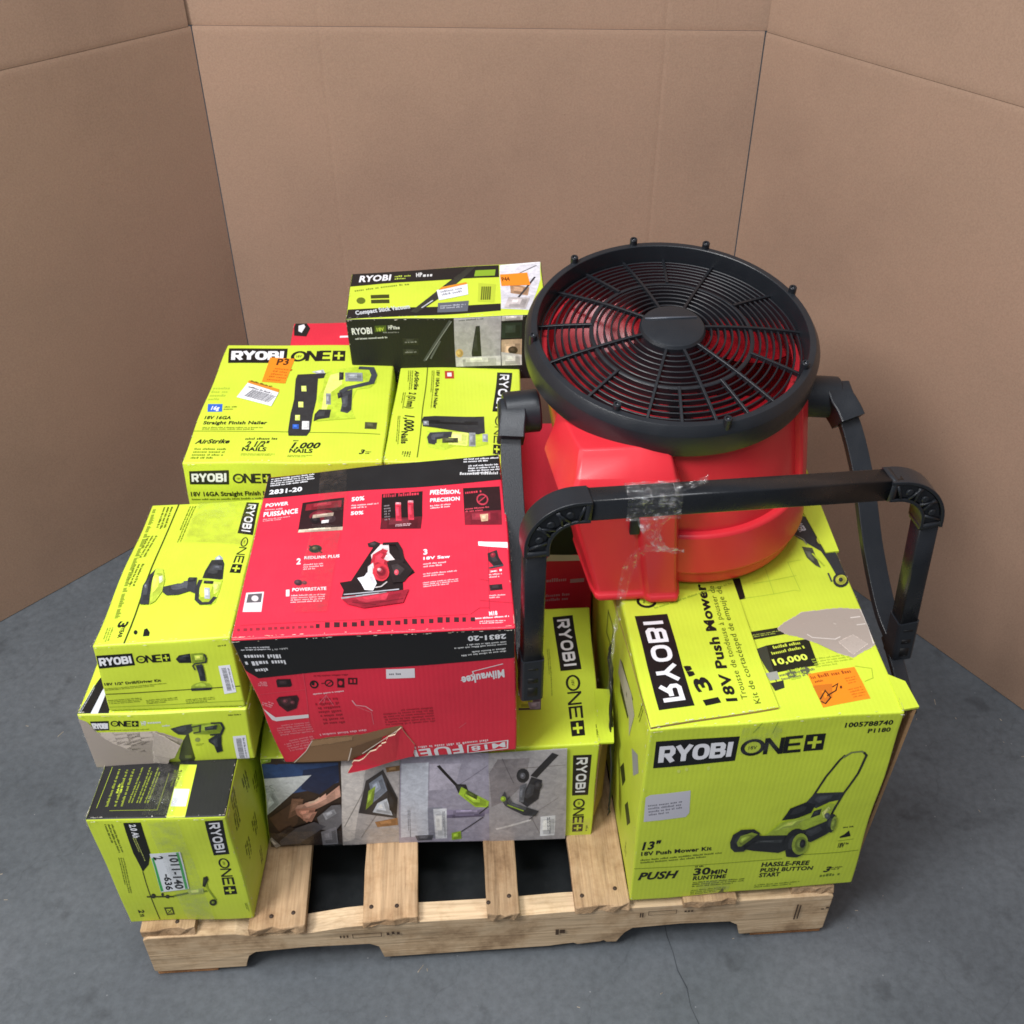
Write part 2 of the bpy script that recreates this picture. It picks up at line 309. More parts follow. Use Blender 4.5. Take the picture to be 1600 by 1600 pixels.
  ('L',[(520.7,314.3),(528.7,172.7),(567.2,175.4),(559.3,317.7)]),
  ('G','logo'),
  ('O',[(536.9,160.7),(544.8,18.8),(567.5,19.7),(562.2,161.8)]),
  ('G','print'),
  ('g',506.0,230.0,508.5,113.5,6.2,2,'7d8f2a'),
  ('g',586.4,41.7,587.4,13.2,4.2,1,'5d6b18'),
  ('t','2',600.8,70.9,603.2,54.4,13.9,'K','b'),
  ('g',598.8,51.9,602.3,38.1,15.3,2,'K'),
  ('G','picture'),
  ('p','5a4a5c',[(452.3,116.4),(493.1,113.1),(492.3,83.3),(452.6,83.2)]),
  ('p','LIME',[(452.3,115.3),(477.8,113.9),(477.2,87.4),(452.7,87.6)]),
  ('p','9a96a8',[(469.0,100.0),(491.1,101.0),(490.7,84.5),(472.9,84.3)]),
  ('p','d4d6dc',[(452.1,156.9),(455.5,156.8),(454.9,117.3),(451.5,117.5)]),
 ],
 ('vac','front'):[
  ('G','logo'),
  ('L',[(541.4,234.3),(544.3,120.4),(572.9,119.7),(573.3,233.3)]),
  ('G','logo'),
  ('O',[(547.2,109.4),(549.1,15.4),(567.9,15.5),(567.7,109.3)]),
  ('G','print'),
  ('g',573.4,32.0,573.4,14.4,5.0,1,'5d6b18'),
  ('G','picture'),
  ('p','3a2c26',[(1.1,260.9),(140.3,260.9),(130.3,0.3),(72.9,0.3),(0.3,0.3)]),
  ('p','2e4a78',[(1.0,247.5),(134.5,244.2),(132.6,192.3),(89.8,175.5),(48.0,165.2),(1.0,208.4)]),
  ('p','1d2a48',[(72.9,229.3),(134.2,237.8),(134.6,198.8),(97.2,161.7),(65.3,177.3)]),
  ('p','a6c63c',[(1.1,260.2),(19.9,260.2),(18.0,252.6),(1.0,247.5)]),
  ('p','d9dcdd',[(1.0,207.3),(86.6,215.3),(43.4,158.8),(1.0,100.7),(1.0,128.4)]),
  ('p','b9c0c0',[(1.0,128.4),(1.0,100.7),(25.1,136.4),(12.1,181.1)]),
  ('t','ES',2.8,168.4,19.7,172.5,18.9,'a8b0ae','r'),
  ('p','5d4436',[(4.9,93.3),(63.9,157.3),(54.1,75.9),(25.8,35.6)]),
  ('p','8a6450',[(47.0,151.8),(67.6,150.3),(60.7,110.0),(38.4,90.9)]),
  ('p','d2a08c',[(133.9,185.6),(134.7,155.0),(91.4,121.5),(63.1,108.5),(51.5,121.6),(56.4,132.2),(96.2,144.9)]),
  ('p','b77f6c',[(51.5,121.6),(89.1,124.4),(83.5,101.5),(71.1,78.1),(54.4,103.6)]),
  ('p','c9907c',[(64.6,106.3),(90.9,113.3),(79.7,81.0),(65.3,85.5)]),
  ('p','77757a',[(89.7,94.2),(116.9,130.6),(133.5,132.1),(134.9,77.1),(120.0,50.1),(95.0,55.4)]),
  ('p','a9a9b0',[(100.1,107.2),(121.7,119.4),(125.1,105.4),(105.2,86.1)]),
  ('p','55535a',[(17.9,43.2),(83.9,80.7),(104.0,65.3),(53.9,12.1),(19.6,10.2)]),
  ('p','2a2022',[(1.0,30.3),(41.0,69.8),(48.7,58.7),(11.4,15.1)]),
  ('p','8e8c94',[(94.5,48.4),(122.9,64.0),(122.0,7.3),(94.5,4.9)]),
  ('p','bfb8b4',[(1.0,30.3),(5.5,37.0),(19.5,8.8),(10.5,3.6)]),
  ('p','b9b3b2',[(140.3,260.9),(239.7,260.9),(233.4,0.3),(130.3,0.3)]),
  ('p','cfc8c4',[(139.0,237.5),(182.6,237.6),(152.4,19.5),(132.5,13.7)]),
  ('s','9a948f',1.7,[(137.5,62.9),(184.9,195.2)]),
  ('s','98918c',1.7,[(165.4,25.7),(197.8,100.3)]),
  ('p','9a7448',[(214.5,226.9),(239.6,230.3),(239.2,216.1),(216.5,213.8)]),
  ('p','a9794a',[(192.6,74.4),(233.1,85.3),(233.3,61.7),(196.2,57.4)]),
  ('p','3c3a3c',[(180.0,195.5),(210.3,222.1),(234.8,145.1),(231.4,84.1),(164.7,105.4)]),
  ('p','8d95a4',[(185.5,188.6),(208.2,209.9),(216.6,166.5),(190.8,134.8)]),
  ('p','96b03a',[(183.9,168.8),(196.6,181.2),(190.8,134.8),(177.6,115.4)]),
  ('p','c9ced6',[(199.0,134.2),(215.9,146.5),(224.7,94.9),(189.7,107.7)]),
  ('p','1f1f22',[(215.8,193.0),(233.8,138.5),(231.0,97.9),(219.8,112.4)]),
  ('p','a49fb0',[(240.4,260.9),(395.2,257.4),(398.2,0.3),(233.4,0.3)]),
  ('p','c4c8d4',[(242.2,236.5),(289.6,237.0),(287.3,24.1),(237.3,20.6)]),
  ('p','8e8f9e',[(287.8,114.3),(314.2,113.8),(315.0,13.6),(287.1,15.6)]),
  ('p','dfe1e8',[(297.6,109.6),(321.6,110.6),(321.0,14.6),(299.8,13.3)]),
  ('p','8f86a0',[(321.6,105.1),(396.8,106.6),(397.0,92.9),(321.5,91.5)]),
  ('p','726a84',[(321.5,91.5),(388.7,93.5),(388.7,85.3),(321.4,81.8)]),
  ('p','b8b2c2',[(291.2,233.0),(347.4,232.9),(335.1,164.7),(290.9,161.2)]),
  ('s','8a8494',1.6,[(339.2,171.0),(393.9,225.7)]),
  ('s','1d1b1e',5.8,[(306.4,228.1),(340.0,172.3)]),
  ('p','2a2a2c',[(335.1,177.9),(355.4,176.4),(360.4,156.2),(343.2,149.5)]),
  ('p','a6c838',[(347.3,170.4),(396.6,129.6),(395.1,112.1),(372.0,113.8),(342.4,150.9)]),
  ('p','4a5a20',[(357.5,163.1),(375.9,147.1),(374.4,135.2),(355.5,151.3)]),
  ('s','2b2b2e',2.2,[(394.7,114.9),(379.6,94.2)]),
  ('s','3a3a3e',2.2,[(386.7,83.4),(347.2,37.5)]),
  ('p','9abb38',[(329.5,33.8),(346.3,39.7),(347.2,14.2),(329.4,9.7)]),
  ('p','5a5a62',[(262.8,25.9),(296.6,27.0),(293.0,9.5),(266.7,8.5)]),
  ('g',252.1,110.1,250.8,19.6,5.8,2,'5a5a66'),
  ('g',314.1,102.2,314.2,18.7,5.0,2,'5a5a66'),
  ('p','a9a4a8',[(395.2,257.4),(529.7,260.9),(536.7,0.3),(398.2,0.3)]),
  ('p','8b8488',[(411.3,241.1),(467.1,240.9),(460.9,175.5),(429.3,131.3),(400.9,113.1),(396.5,206.2)]),
  ('s','6c666a',1.6,[(419.3,243.0),(440.6,176.9)]),
  ('s','7d777a',1.7,[(471.8,77.3),(490.2,20.3)]),
  ('s','77716f',1.6,[(447.8,215.4),(527.9,216.1)]),
  ('s','d3cfd0',5.6,[(410.0,43.6),(472.1,67.0)]),
  ('s','8a8486',1.7,[(479.8,87.0),(519.5,124.8)]),
  ('s','2b2b30',13.4,[(510.6,247.9),(475.0,190.1)]),
  ('p','2e2e33',[(467.7,194.6),(466.8,186.2),(463.8,179.6),(459.4,176.1),(454.3,176.4),(449.7,180.6),(446.4,187.6),(445.1,196.2),(446.0,204.6),(448.9,211.1),(453.4,214.5),(458.4,214.2),(463.0,210.1),(466.3,203.1)]),
  ('p','6b6b74',[(460.8,195.1),(460.4,191.7),(459.3,189.1),(457.5,187.7),(455.6,187.8),(453.7,189.5),(452.4,192.3),(451.9,195.7),(452.3,199.1),(453.4,201.7),(455.2,203.1),(457.1,202.9),(459.0,201.3),(460.3,198.5)]),
  ('p','33343a',[(471.0,191.1),(489.9,180.0),(484.7,127.3),(464.8,107.2),(452.5,122.9),(461.4,155.7)]),
  ('p','6f717a',[(451.3,169.6),(462.9,175.3),(458.2,122.5),(450.0,124.4)]),
  ('p','44464c',[(416.9,138.9),(424.8,158.3),(429.3,131.3),(462.7,108.7),(485.8,93.4),(480.0,78.8),(459.2,84.4),(425.5,116.7)]),
  ('p','a6c838',[(426.8,136.8),(426.3,133.7),(425.0,131.2),(423.1,129.9),(420.9,130.1),(418.9,131.6),(417.5,134.3),(416.9,137.5),(417.4,140.7),(418.7,143.1),(420.6,144.4),(422.8,144.3),(424.8,142.7),(426.2,140.1)]),
  ('s','9fbd3a',2.7,[(429.5,120.5),(458.8,98.1)]),
  ('s','2b2b30',1.7,[(479.9,83.6),(468.7,70.7)]),
  ('p','3a3a40',[(489.9,166.8),(489.5,161.7),(487.8,157.7),(485.2,155.6),(482.3,155.8),(479.7,158.3),(477.7,162.6),(476.9,167.8),(477.4,172.9),(479.1,176.8),(481.6,178.9),(484.5,178.7),(487.2,176.3),(489.1,172.0)]),
  ('p','dcdce2',[(489.3,74.0),(515.8,74.9),(516.4,14.9),(489.6,14.0)]),
  ('g',501.0,70.4,503.7,19.4,6.6,2,'5a5a66'),
 ],
 ('red','top'):[
  ('G','print'),
  ('p','BLACK',[(0.3,382.7),(413.0,385.4),(413.0,319.3),(0.8,327.3)]),
  ('g',8.8,358.2,85.8,361.1,23.3,4,'W'),
  ('t','2831-20',9.4,337.0,66.5,337.9,11.3,'W','b'),
  ('g',348.9,372.4,412.8,367.6,12.1,2,'W'),
  ('g',355.8,342.2,411.9,337.9,24.6,4,'W'),
  ('g',341.0,342.3,411.0,332.7,7.4,1,'c8c8c8'),
  ('t','POWER',8.1,303.7,47.0,305.0,8.8,'W','b'),
  ('g',8.7,295.1,39.4,294.3,4.3,1,'f0b0b8'),
  ('t','PUISSANCE',8.4,278.4,65.5,281.6,11.8,'W','b'),
  ('g',9.2,265.9,53.5,269.2,8.5,2,'f0b0b8'),
  ('t','50%',155.1,299.1,177.2,300.4,9.5,'W','b'),
  ('g',155.8,281.5,202.2,282.6,11.5,2,'f0d0d4'),
  ('t','50%',155.7,266.3,177.4,266.6,8.2,'W','b'),
  ('t','PRECISION,',288.6,301.7,340.2,297.6,9.3,'W','b'),
  ('g',289.2,308.9,317.5,308.0,5.2,1,'W'),
  ('t','PRECISION',288.7,283.4,338.3,280.8,9.1,'W','b'),
  ('g',288.9,266.4,323.7,266.8,11.0,2,'f0d0d4'),
  ('t','2',77.1,156.2,83.8,156.5,14.0,'W','b'),
  ('t','REDLINK PLUS',88.4,167.9,144.7,169.7,6.6,'W','b'),
  ('g',89.5,142.5,121.0,144.9,15.6,3,'f0c8ce'),
  ('t','1',68.9,84.3,74.0,84.8,13.8,'W','b'),
  ('t','POWERSTATE',77.2,94.7,129.2,96.5,6.9,'W','b'),
  ('g',77.4,69.5,129.5,71.4,18.7,4,'f0c8ce'),
  ('t','3',277.5,160.9,283.7,161.1,11.6,'W','b'),
  ('t','18V Saw',277.7,149.4,319.6,150.5,6.2,'W','b'),
  ('g',278.0,132.9,313.5,134.7,11.2,2,'f0c8ce'),
  ('g',278.3,112.5,331.1,116.1,9.3,2,'f0c8ce'),
  ('g',278.7,90.1,333.8,95.3,12.3,3,'f0c8ce'),
  ('p','f0eef0',[(364.8,182.0),(412.3,174.9),(412.3,162.6),(365.1,173.0)]),
  ('s','a82238',1.1,[(381.3,167.8),(377.8,37.7)]),
  ('s','a82238',1.0,[(365.7,101.5),(380.3,97.0)]),
  ('s','a82238',1.0,[(364.2,57.8),(412.3,48.4)]),
  ('s','a82238',1.0,[(349.4,29.8),(363.6,42.5),(377.4,41.5)]),
  ('s','a82238',1.1,[(9.6,27.8),(346.6,30.0)]),
  ('t','x1',381.1,114.1,400.6,114.8,4.1,'W','b'),
  ('g',380.6,102.6,401.0,102.5,10.6,2,'f0c8ce'),
  ('g',378.8,60.6,403.1,60.3,8.6,2,'f0c8ce'),
  ('t','M18',377.3,25.7,389.0,26.4,8.2,'W','b'),
  ('g',354.6,19.8,405.8,21.6,3.7,1,'W'),
  ('g',362.5,10.4,400.3,10.2,7.4,2,'f0d0d4'),
  ('p','3b1a20',[(119.8,23.7),(125.4,23.3),(126.3,14.8),(120.8,15.1)]),
  ('p','3b1a20',[(132.9,26.5),(140.0,26.0),(141.1,14.7),(134.1,15.1)]),
  ('p','3b1a20',[(146.4,25.7),(154.9,25.1),(155.8,14.7),(147.4,15.2)]),
  ('p','3b1a20',[(159.7,24.9),(166.0,24.5),(166.8,14.8),(160.6,15.2)]),
  ('p','3b1a20',[(172.9,24.2),(180.7,23.7),(181.4,14.8),(173.7,15.3)]),
  ('p','3b1a20',[(185.9,26.9),(191.5,26.5),(192.3,15.0),(186.7,15.3)]),
  ('p','3b1a20',[(199.0,26.1),(206.1,25.7),(206.7,14.9),(199.6,15.4)]),
  ('p','3b1a20',[(212.0,25.4),(220.5,24.8),(221.0,14.9),(212.5,15.4)]),
  ('p','3b1a20',[(224.9,24.6),(231.3,24.2),(231.7,15.0),(225.3,15.4)]),
  ('p','3b1a20',[(237.7,23.9),(245.6,23.4),(245.9,15.0),(238.1,15.5)]),
  ('p','3b1a20',[(250.4,26.6),(256.2,26.2),(256.5,15.2),(250.7,15.5)]),
  ('p','3b1a20',[(263.1,25.8),(270.3,25.3),(270.5,15.1),(263.3,15.6)]),
  ('p','3b1a20',[(275.7,25.1),(280.8,24.7),(281.0,15.3),(275.9,15.6)]),
  ('p','3b1a20',[(288.2,24.3),(294.8,23.9),(294.8,15.2),(288.3,15.7)]),
  ('p','3b1a20',[(300.7,27.0),(308.6,26.4),(308.6,15.2),(300.7,15.7)]),
  ('p','3b1a20',[(313.1,26.2),(319.0,25.8),(318.9,15.4),(313.0,15.7)]),
  ('p','3b1a20',[(325.4,25.5),(332.6,25.0),(332.5,15.3),(325.3,15.8)]),
  ('p','3b1a20',[(337.6,24.8),(342.9,24.4),(342.7,15.5),(337.5,15.8)]),
  ('p','3b1a20',[(349.8,24.0),(356.4,23.6),(356.2,15.4),(349.6,15.9)]),
  ('p','8a2432',[(5.9,21.6),(9.8,21.4),(10.8,15.8),(6.9,16.0)]),
  ('p','8a2432',[(14.9,21.6),(20.4,21.3),(21.3,15.7),(15.9,16.0)]),
  ('p','8a2432',[(23.8,21.5),(28.0,21.3),(28.9,15.7),(24.8,16.0)]),
  ('p','8a2432',[(32.7,21.5),(38.5,21.2),(39.4,15.6),(33.6,15.9)]),
  ('p','8a2432',[(41.6,21.5),(46.0,21.2),(46.9,15.6),(42.4,15.9)]),
  ('p','8a2432',[(50.4,21.4),(56.4,21.1),(57.2,15.5),(51.2,15.9)]),
  ('p','8a2432',[(59.2,21.4),(63.9,21.1),(64.7,15.6),(60.0,15.9)]),
  ('p','8a2432',[(67.9,21.3),(74.2,21.0),(75.0,15.5),(68.7,15.8)]),
  ('p','8a2432',[(76.7,21.3),(81.7,21.0),(82.4,15.5),(77.4,15.8)]),
  ('p','8a2432',[(85.4,21.3),(89.1,21.0),(89.8,15.5),(86.1,15.8)]),
  ('p','8a2432',[(94.0,21.2),(99.3,20.9),(100.0,15.4),(94.7,15.7)]),
  ('p','8a2432',[(102.6,21.2),(106.7,20.9),(107.3,15.5),(103.3,15.7)]),
  ('p','8a2432',[(111.2,21.2),(116.8,20.8),(117.4,15.4),(111.9,15.7)]),
  ('G','picture'),
  ('p','2a1418',[(71.0,306.1),(141.7,309.8),(144.2,232.0),(70.4,233.6)]),
  ('p','8a1c2c',[(78.1,300.9),(138.0,303.5),(138.1,286.9),(77.8,285.3)]),
  ('p','701a28',[(126.7,272.1),(125.8,266.1),(121.0,261.0),(113.4,257.8),(104.3,257.0),(95.5,258.9),(88.9,263.0),(85.6,268.7),(86.4,274.7),(91.2,279.9),(99.0,283.2),(108.2,284.0),(117.0,282.0),(123.6,277.8)]),
  ('p','1a1014',[(105.3,259.4),(104.9,255.5),(102.9,252.6),(99.7,251.2),(96.0,251.7),(92.4,253.9),(89.7,257.3),(88.4,261.4),(88.7,265.3),(90.7,268.3),(94.0,269.6),(97.8,269.2),(101.4,267.0),(104.0,263.5)]),
  ('p','3c2a2e',[(130.8,259.8),(130.3,255.5),(127.9,252.3),(124.2,250.8),(119.9,251.4),(115.8,253.8),(112.7,257.6),(111.3,262.2),(111.8,266.5),(114.2,269.7),(117.9,271.2),(122.3,270.7),(126.4,268.2),(129.5,264.3)]),
  ('p','c9b8a4',[(71.4,239.4),(144.2,239.8),(144.2,232.0),(70.9,232.5)]),
  ('p','a09080',[(92.0,272.2),(126.8,273.9),(126.1,265.9),(91.5,264.1)]),
  ('p','e8e0e0',[(107.6,257.1),(119.7,257.6),(119.3,250.7),(107.7,250.1)]),
  ('p','1c1012',[(206.8,312.0),(276.5,311.7),(275.5,249.4),(208.1,252.8)]),
  ('p','5a1420',[(208.1,252.8),(275.5,249.4),(272.8,220.0),(207.1,227.6)]),
  ('g',209.3,303.3,274.6,303.7,8.4,1,'c03044'),
  ('p','d2324a',[(231.0,287.0),(240.4,285.8),(241.8,242.8),(232.6,243.9)]),
  ('p','d2324a',[(251.6,289.4),(261.0,288.1),(262.0,242.3),(252.9,243.4)]),
  ('p','f0a0aa',[(231.6,289.0),(240.3,287.8),(240.5,282.7),(231.8,283.9)]),
  ('p','f0a0aa',[(252.2,291.3),(260.9,290.2),(261.0,285.1),(252.4,286.2)]),
  ('g',214.0,247.2,224.9,247.8,40.3,6,'8a8084'),
  ('g',232.2,230.4,258.1,229.3,6.8,2,'f0c8ce'),
  ('p','2a1216',[(345.3,309.2),(408.2,303.3),(405.9,247.5),(344.1,250.5)]),
  ('p','7a1a2a',[(344.1,250.5),(405.9,247.5),(404.4,214.7),(343.8,221.0)]),
  ('g',348.5,294.5,378.6,294.3,7.1,1,'d23a4e'),
  ('p','c23a4e',[(386.4,275.3),(385.1,269.5),(382.2,265.1),(378.1,263.0),(373.7,263.6),(369.7,266.7),(367.1,271.9),(366.3,278.0),(367.5,283.9),(370.5,288.4),(374.6,290.5),(379.1,289.9),(383.0,286.6),(385.6,281.4)]),
  ('p','2a1216',[(383.9,275.6),(383.0,271.5),(380.8,268.3),(377.7,266.9),(374.3,267.3),(371.4,269.6),(369.4,273.3),(368.8,277.7),(369.7,281.8),(371.9,285.0),(375.0,286.5),(378.4,286.1),(381.4,283.7),(383.3,280.0)]),
  ('s','c23a4e',2.0,[(369.8,270.6),(383.2,282.7)]),
  ('g',346.3,250.2,386.2,250.0,11.6,2,'d2485a'),
  ('p','c9a888',[(369.8,241.5),(383.4,241.7),(382.2,225.8),(371.4,225.2)]),
  ('p','1f1416',[(148.9,111.8),(167.0,114.6),(183.2,152.4),(194.3,178.4),(200.0,191.6),(238.7,187.4),(249.2,154.8),(265.4,122.9),(247.7,107.6),(248.4,86.8),(154.3,79.9),(156.1,94.3)]),
  ('p','2a2224',[(188.0,196.6),(199.5,200.9),(209.5,194.3),(203.6,184.7),(190.5,187.9)]),
  ('p','d8c8c8',[(195.5,169.1),(209.7,191.5),(222.6,189.1),(224.1,170.7),(233.6,154.1),(221.1,153.2),(208.4,156.6),(200.6,137.5)]),
  ('p','c22c3e',[(198.1,168.9),(213.4,180.9),(222.0,175.5),(214.6,158.2),(227.6,148.1),(225.3,130.9),(206.0,141.4),(195.5,138.0)]),
  ('p','e6dcdc',[(192.1,142.7),(199.8,150.8),(204.5,124.1),(198.7,107.6),(192.5,116.6)]),
  ('p','c8303f',[(226.1,126.5),(225.2,118.0),(221.9,111.5),(216.9,108.2),(211.2,108.7),(205.7,112.9),(201.7,120.1),(199.9,128.9),(200.7,137.5),(203.9,144.2),(209.0,147.6),(215.0,147.1),(220.4,142.6),(224.4,135.3)]),
  ('p','8a1c2c',[(221.1,128.7),(220.5,124.2),(218.6,120.8),(215.8,119.1),(212.4,119.4),(209.3,121.7),(207.1,125.5),(206.1,130.0),(206.5,134.5),(208.4,138.0),(211.4,139.7),(214.7,139.4),(217.8,137.1),(220.1,133.3)]),
  ('p','d8a0a4',[(213.4,132.8),(213.2,131.2),(212.4,129.9),(211.2,129.2),(209.8,129.4),(208.5,130.2),(207.5,131.7),(207.1,133.4),(207.3,135.1),(208.1,136.4),(209.3,137.0),(210.7,136.9),(212.0,136.0),(213.0,134.6)]),
  ('p','241a1c',[(221.3,148.7),(239.9,153.5),(262.9,127.4),(249.3,103.3),(232.7,102.6)]),
  ('p','e05060',[(240.7,124.3),(240.4,121.7),(239.6,119.7),(238.3,118.7),(236.8,118.8),(235.4,120.1),(234.3,122.3),(233.9,124.9),(234.1,127.5),(235.0,129.5),(236.3,130.6),(237.8,130.4),(239.2,129.1),(240.2,127.0)]),
  ('s','241a1c',5.5,[(212.9,191.1),(235.4,189.6),(242.3,173.4),(246.4,146.3)]),
  ('p','ece8ee',[(176.8,118.0),(187.3,120.5),(191.7,128.7),(201.4,123.6),(207.6,103.5),(202.3,88.1),(189.3,90.8),(183.3,105.5)]),
  ('p','8f9298',[(152.8,78.7),(248.4,85.2),(248.0,80.3),(154.7,74.5)]),
  ('s','b8b8c0',2.2,[(157.1,82.5),(242.3,87.3)]),
  ('s','c8c0c0',2.2,[(223.4,105.5),(214.7,95.8),(205.6,94.4)]),
  ('p','9a1f32',[(154.9,72.8),(257.3,86.1),(249.3,58.5),(190.1,50.9),(165.1,60.7)]),
  ('s','5a141e',1.1,[(213.5,61.2),(249.0,66.5)]),
  ('s','5a141e',1.1,[(171.0,64.3),(207.8,56.8)]),
  ('p','2f3a2c',[(114.2,193.0),(114.1,188.7),(111.9,185.0),(108.2,182.6),(103.6,181.9),(99.0,183.1),(95.3,186.0),(93.3,189.9),(93.4,194.2),(95.5,197.9),(99.3,200.4),(103.9,201.1),(108.5,199.8),(112.2,196.9)]),
  ('s','2f3a2c',2.5,[(92.8,199.2),(115.5,181.8)]),
  ('p','6a5a40',[(105.0,192.3),(104.9,190.6),(104.1,189.4),(102.8,188.8),(101.3,189.0),(99.8,189.9),(98.7,191.3),(98.2,193.0),(98.4,194.6),(99.2,195.8),(100.4,196.4),(102.0,196.3),(103.4,195.4),(104.5,193.9)]),
  ('p','4a3038',[(91.1,113.3),(90.8,110.3),(89.3,108.0),(86.8,106.9),(83.9,107.1),(81.1,108.7),(79.0,111.3),(77.9,114.4),(78.2,117.4),(79.7,119.7),(82.2,120.8),(85.1,120.6),(87.9,119.0),(90.0,116.4)]),
  ('p','8a4a50',[(98.3,112.7),(98.1,110.8),(97.2,109.4),(95.7,108.7),(94.0,108.8),(92.3,109.8),(91.0,111.4),(90.4,113.3),(90.6,115.2),(91.5,116.6),(92.9,117.4),(94.7,117.2),(96.4,116.2),(97.6,114.6)]),
  ('p','2a2226',[(379.3,154.9),(394.2,160.3),(396.9,144.5),(404.1,126.9),(389.6,124.1),(380.1,139.8)]),
  ('p','a02a3a',[(391.9,149.3),(391.4,147.1),(390.2,145.5),(388.5,144.6),(386.7,144.8),(385.1,146.0),(384.1,147.9),(383.8,150.1),(384.3,152.3),(385.5,154.0),(387.2,154.8),(389.0,154.7),(390.6,153.5),(391.6,151.6)]),
  ('p','4a4a50',[(381.0,124.9),(403.6,127.8),(403.4,124.5),(381.4,121.5)]),
  ('p','2a1c20',[(380.0,88.1),(399.1,88.1),(399.6,76.6),(380.6,76.1)]),
  ('G','sticker'),
  ('p','dcd6d8',[(8.1,96.7),(34.6,96.3),(36.1,53.5),(8.6,55.4)]),
  ('p','5a5458',[(11.4,93.0),(32.5,93.1),(33.0,73.6),(11.2,74.4)]),
  ('p','d0c8c8',[(28.3,82.4),(28.2,79.6),(27.1,77.5),(25.2,76.4),(22.8,76.6),(20.5,78.0),(18.6,80.3),(17.6,83.2),(17.7,85.9),(18.8,88.1),(20.7,89.1),(23.1,89.0),(25.5,87.5),(27.3,85.2)]),
 ],
 ('red','front'):[
  ('G','print'),
  ('p','BLACK',[(0.3,316.9),(407.7,317.1),(407.7,247.2),(252.9,242.9),(102.9,236.3),(15.7,229.4),(1.0,249.9)]),
  ('t','2831-20',394.5,305.6,340.2,303.9,10.8,'W','b'),
  ('g',394.9,288.9,318.8,285.3,11.0,2,'d8d8d8'),
  ('g',394.1,272.9,325.6,267.9,12.1,2,'d8d8d8'),
  ('g',50.9,300.6,8.5,301.6,9.3,2,'W'),
  ('g',62.1,282.0,6.0,284.7,9.6,1,'W'),
  ('g',65.7,268.5,5.7,269.5,10.6,1,'W'),
  ('g',34.9,252.3,12.3,251.1,8.8,1,'W'),
  ('g',76.1,296.6,52.4,294.9,4.2,1,'b0b0b0'),
  ('s','e04a5c',1.1,[(85.4,235.5),(68.1,93.8)]),
  ('s','e04a5c',1.2,[(7.0,190.9),(80.7,198.0)]),
  ('p','e8e0e2',[(1.0,155.8),(1.0,155.5),(17.3,131.0),(73.6,136.9),(72.5,127.6),(16.5,120.6),(10.5,124.5)]),
  ('g',70.7,116.2,9.2,107.7,30.7,5,'e88a94'),
  ('g',68.0,76.2,11.9,62.3,32.9,5,'e88a94'),
  ('g',25.0,220.1,11.1,221.4,12.2,3,'f0b0b8'),
  ('g',22.1,167.2,8.0,176.1,16.1,3,'f0b0b8'),
  ('g',141.5,191.5,88.8,186.9,3.8,1,'f0d0d4'),
  ('g',128.4,175.9,88.8,174.0,71.2,7,'a01c2c'),
  ('g',275.9,139.6,194.7,136.9,43.1,6,'a8202f'),
  ('g',163.1,90.3,81.6,81.1,6.4,1,'f0b8c0'),
  ('g',154.6,228.9,98.7,229.2,3.7,1,'8f1a28'),
  ('p','K',[(103.8,207.8),(102.3,203.8),(99.8,200.7),(96.7,199.1),(93.6,199.4),(91.1,201.5),(89.8,205.0),(89.8,209.2),(91.3,213.2),(93.8,216.3),(96.9,217.8),(100.0,217.5),(102.4,215.4),(103.8,212.0)]),
  ('p','REDP',[(101.1,208.1),(100.3,205.7),(98.7,203.8),(96.8,202.9),(94.8,203.1),(93.3,204.3),(92.4,206.4),(92.4,208.9),(93.3,211.3),(94.9,213.2),(96.8,214.1),(98.7,213.9),(100.3,212.7),(101.1,210.6)]),
  ('p','K',[(94.5,215.4),(98.8,213.1),(96.3,205.7),(92.6,207.9)]),
  ('p','K',[(128.1,209.4),(126.8,205.7),(124.3,202.9),(121.2,201.5),(118.1,201.8),(115.5,203.8),(114.1,206.9),(114.0,210.7),(115.3,214.3),(117.8,217.1),(120.8,218.4),(123.9,218.2),(126.5,216.3),(128.0,213.1)]),
  ('p','REDP',[(126.0,209.6),(125.1,207.1),(123.4,205.3),(121.2,204.4),(119.0,204.6),(117.2,205.9),(116.1,208.0),(116.1,210.5),(117.0,212.9),(118.7,214.8),(120.8,215.7),(123.0,215.4),(124.9,214.2),(125.9,212.1)]),
  ('s','K',1.6,[(115.1,204.8),(126.9,215.2)]),
  ('p','3a0e14',[(136.0,220.1),(147.2,219.1),(144.0,198.1),(132.7,199.2)]),
  ('p','REDP',[(142.9,208.9),(142.3,206.7),(141.1,204.9),(139.6,204.0),(138.2,204.2),(137.0,205.3),(136.4,207.2),(136.4,209.5),(137.1,211.8),(138.3,213.5),(139.8,214.4),(141.2,214.2),(142.3,213.1),(143.0,211.2)]),
  ('p','3a0e14',[(153.4,220.4),(167.6,219.1),(165.4,203.9),(151.1,205.2)]),
  ('p','REDP',[(155.7,216.4),(159.3,216.0),(158.2,208.4),(154.6,208.8)]),
  ('p','REDP',[(161.8,216.8),(164.8,216.5),(163.6,207.9),(160.6,208.2)]),
  ('s','3a0e14',1.5,[(108.6,210.3),(114.9,210.6)]),
  ('G','logo'),
  ('t','Milwaukee',390.8,219.6,325.7,208.6,19.6,'W','i'),
  ('s','W',1.6,[(325.3,200.7),(345.3,214.7),(344.2,220.7),(389.7,234.3)]),
  ('t','M18',388.3,26.1,329.9,21.7,14.6,'W','o'),
  ('t','FUEL',315.4,29.7,218.5,21.2,25.2,'W','o'),
  ('g',359.7,38.3,228.3,33.0,7.2,1,'f0d0d4'),
  ('s','W',2.4,[(392.7,30.4),(392.4,8.3),(324.1,2.9),(325.1,26.0),(392.7,30.4)]),
  ('G','picture'),
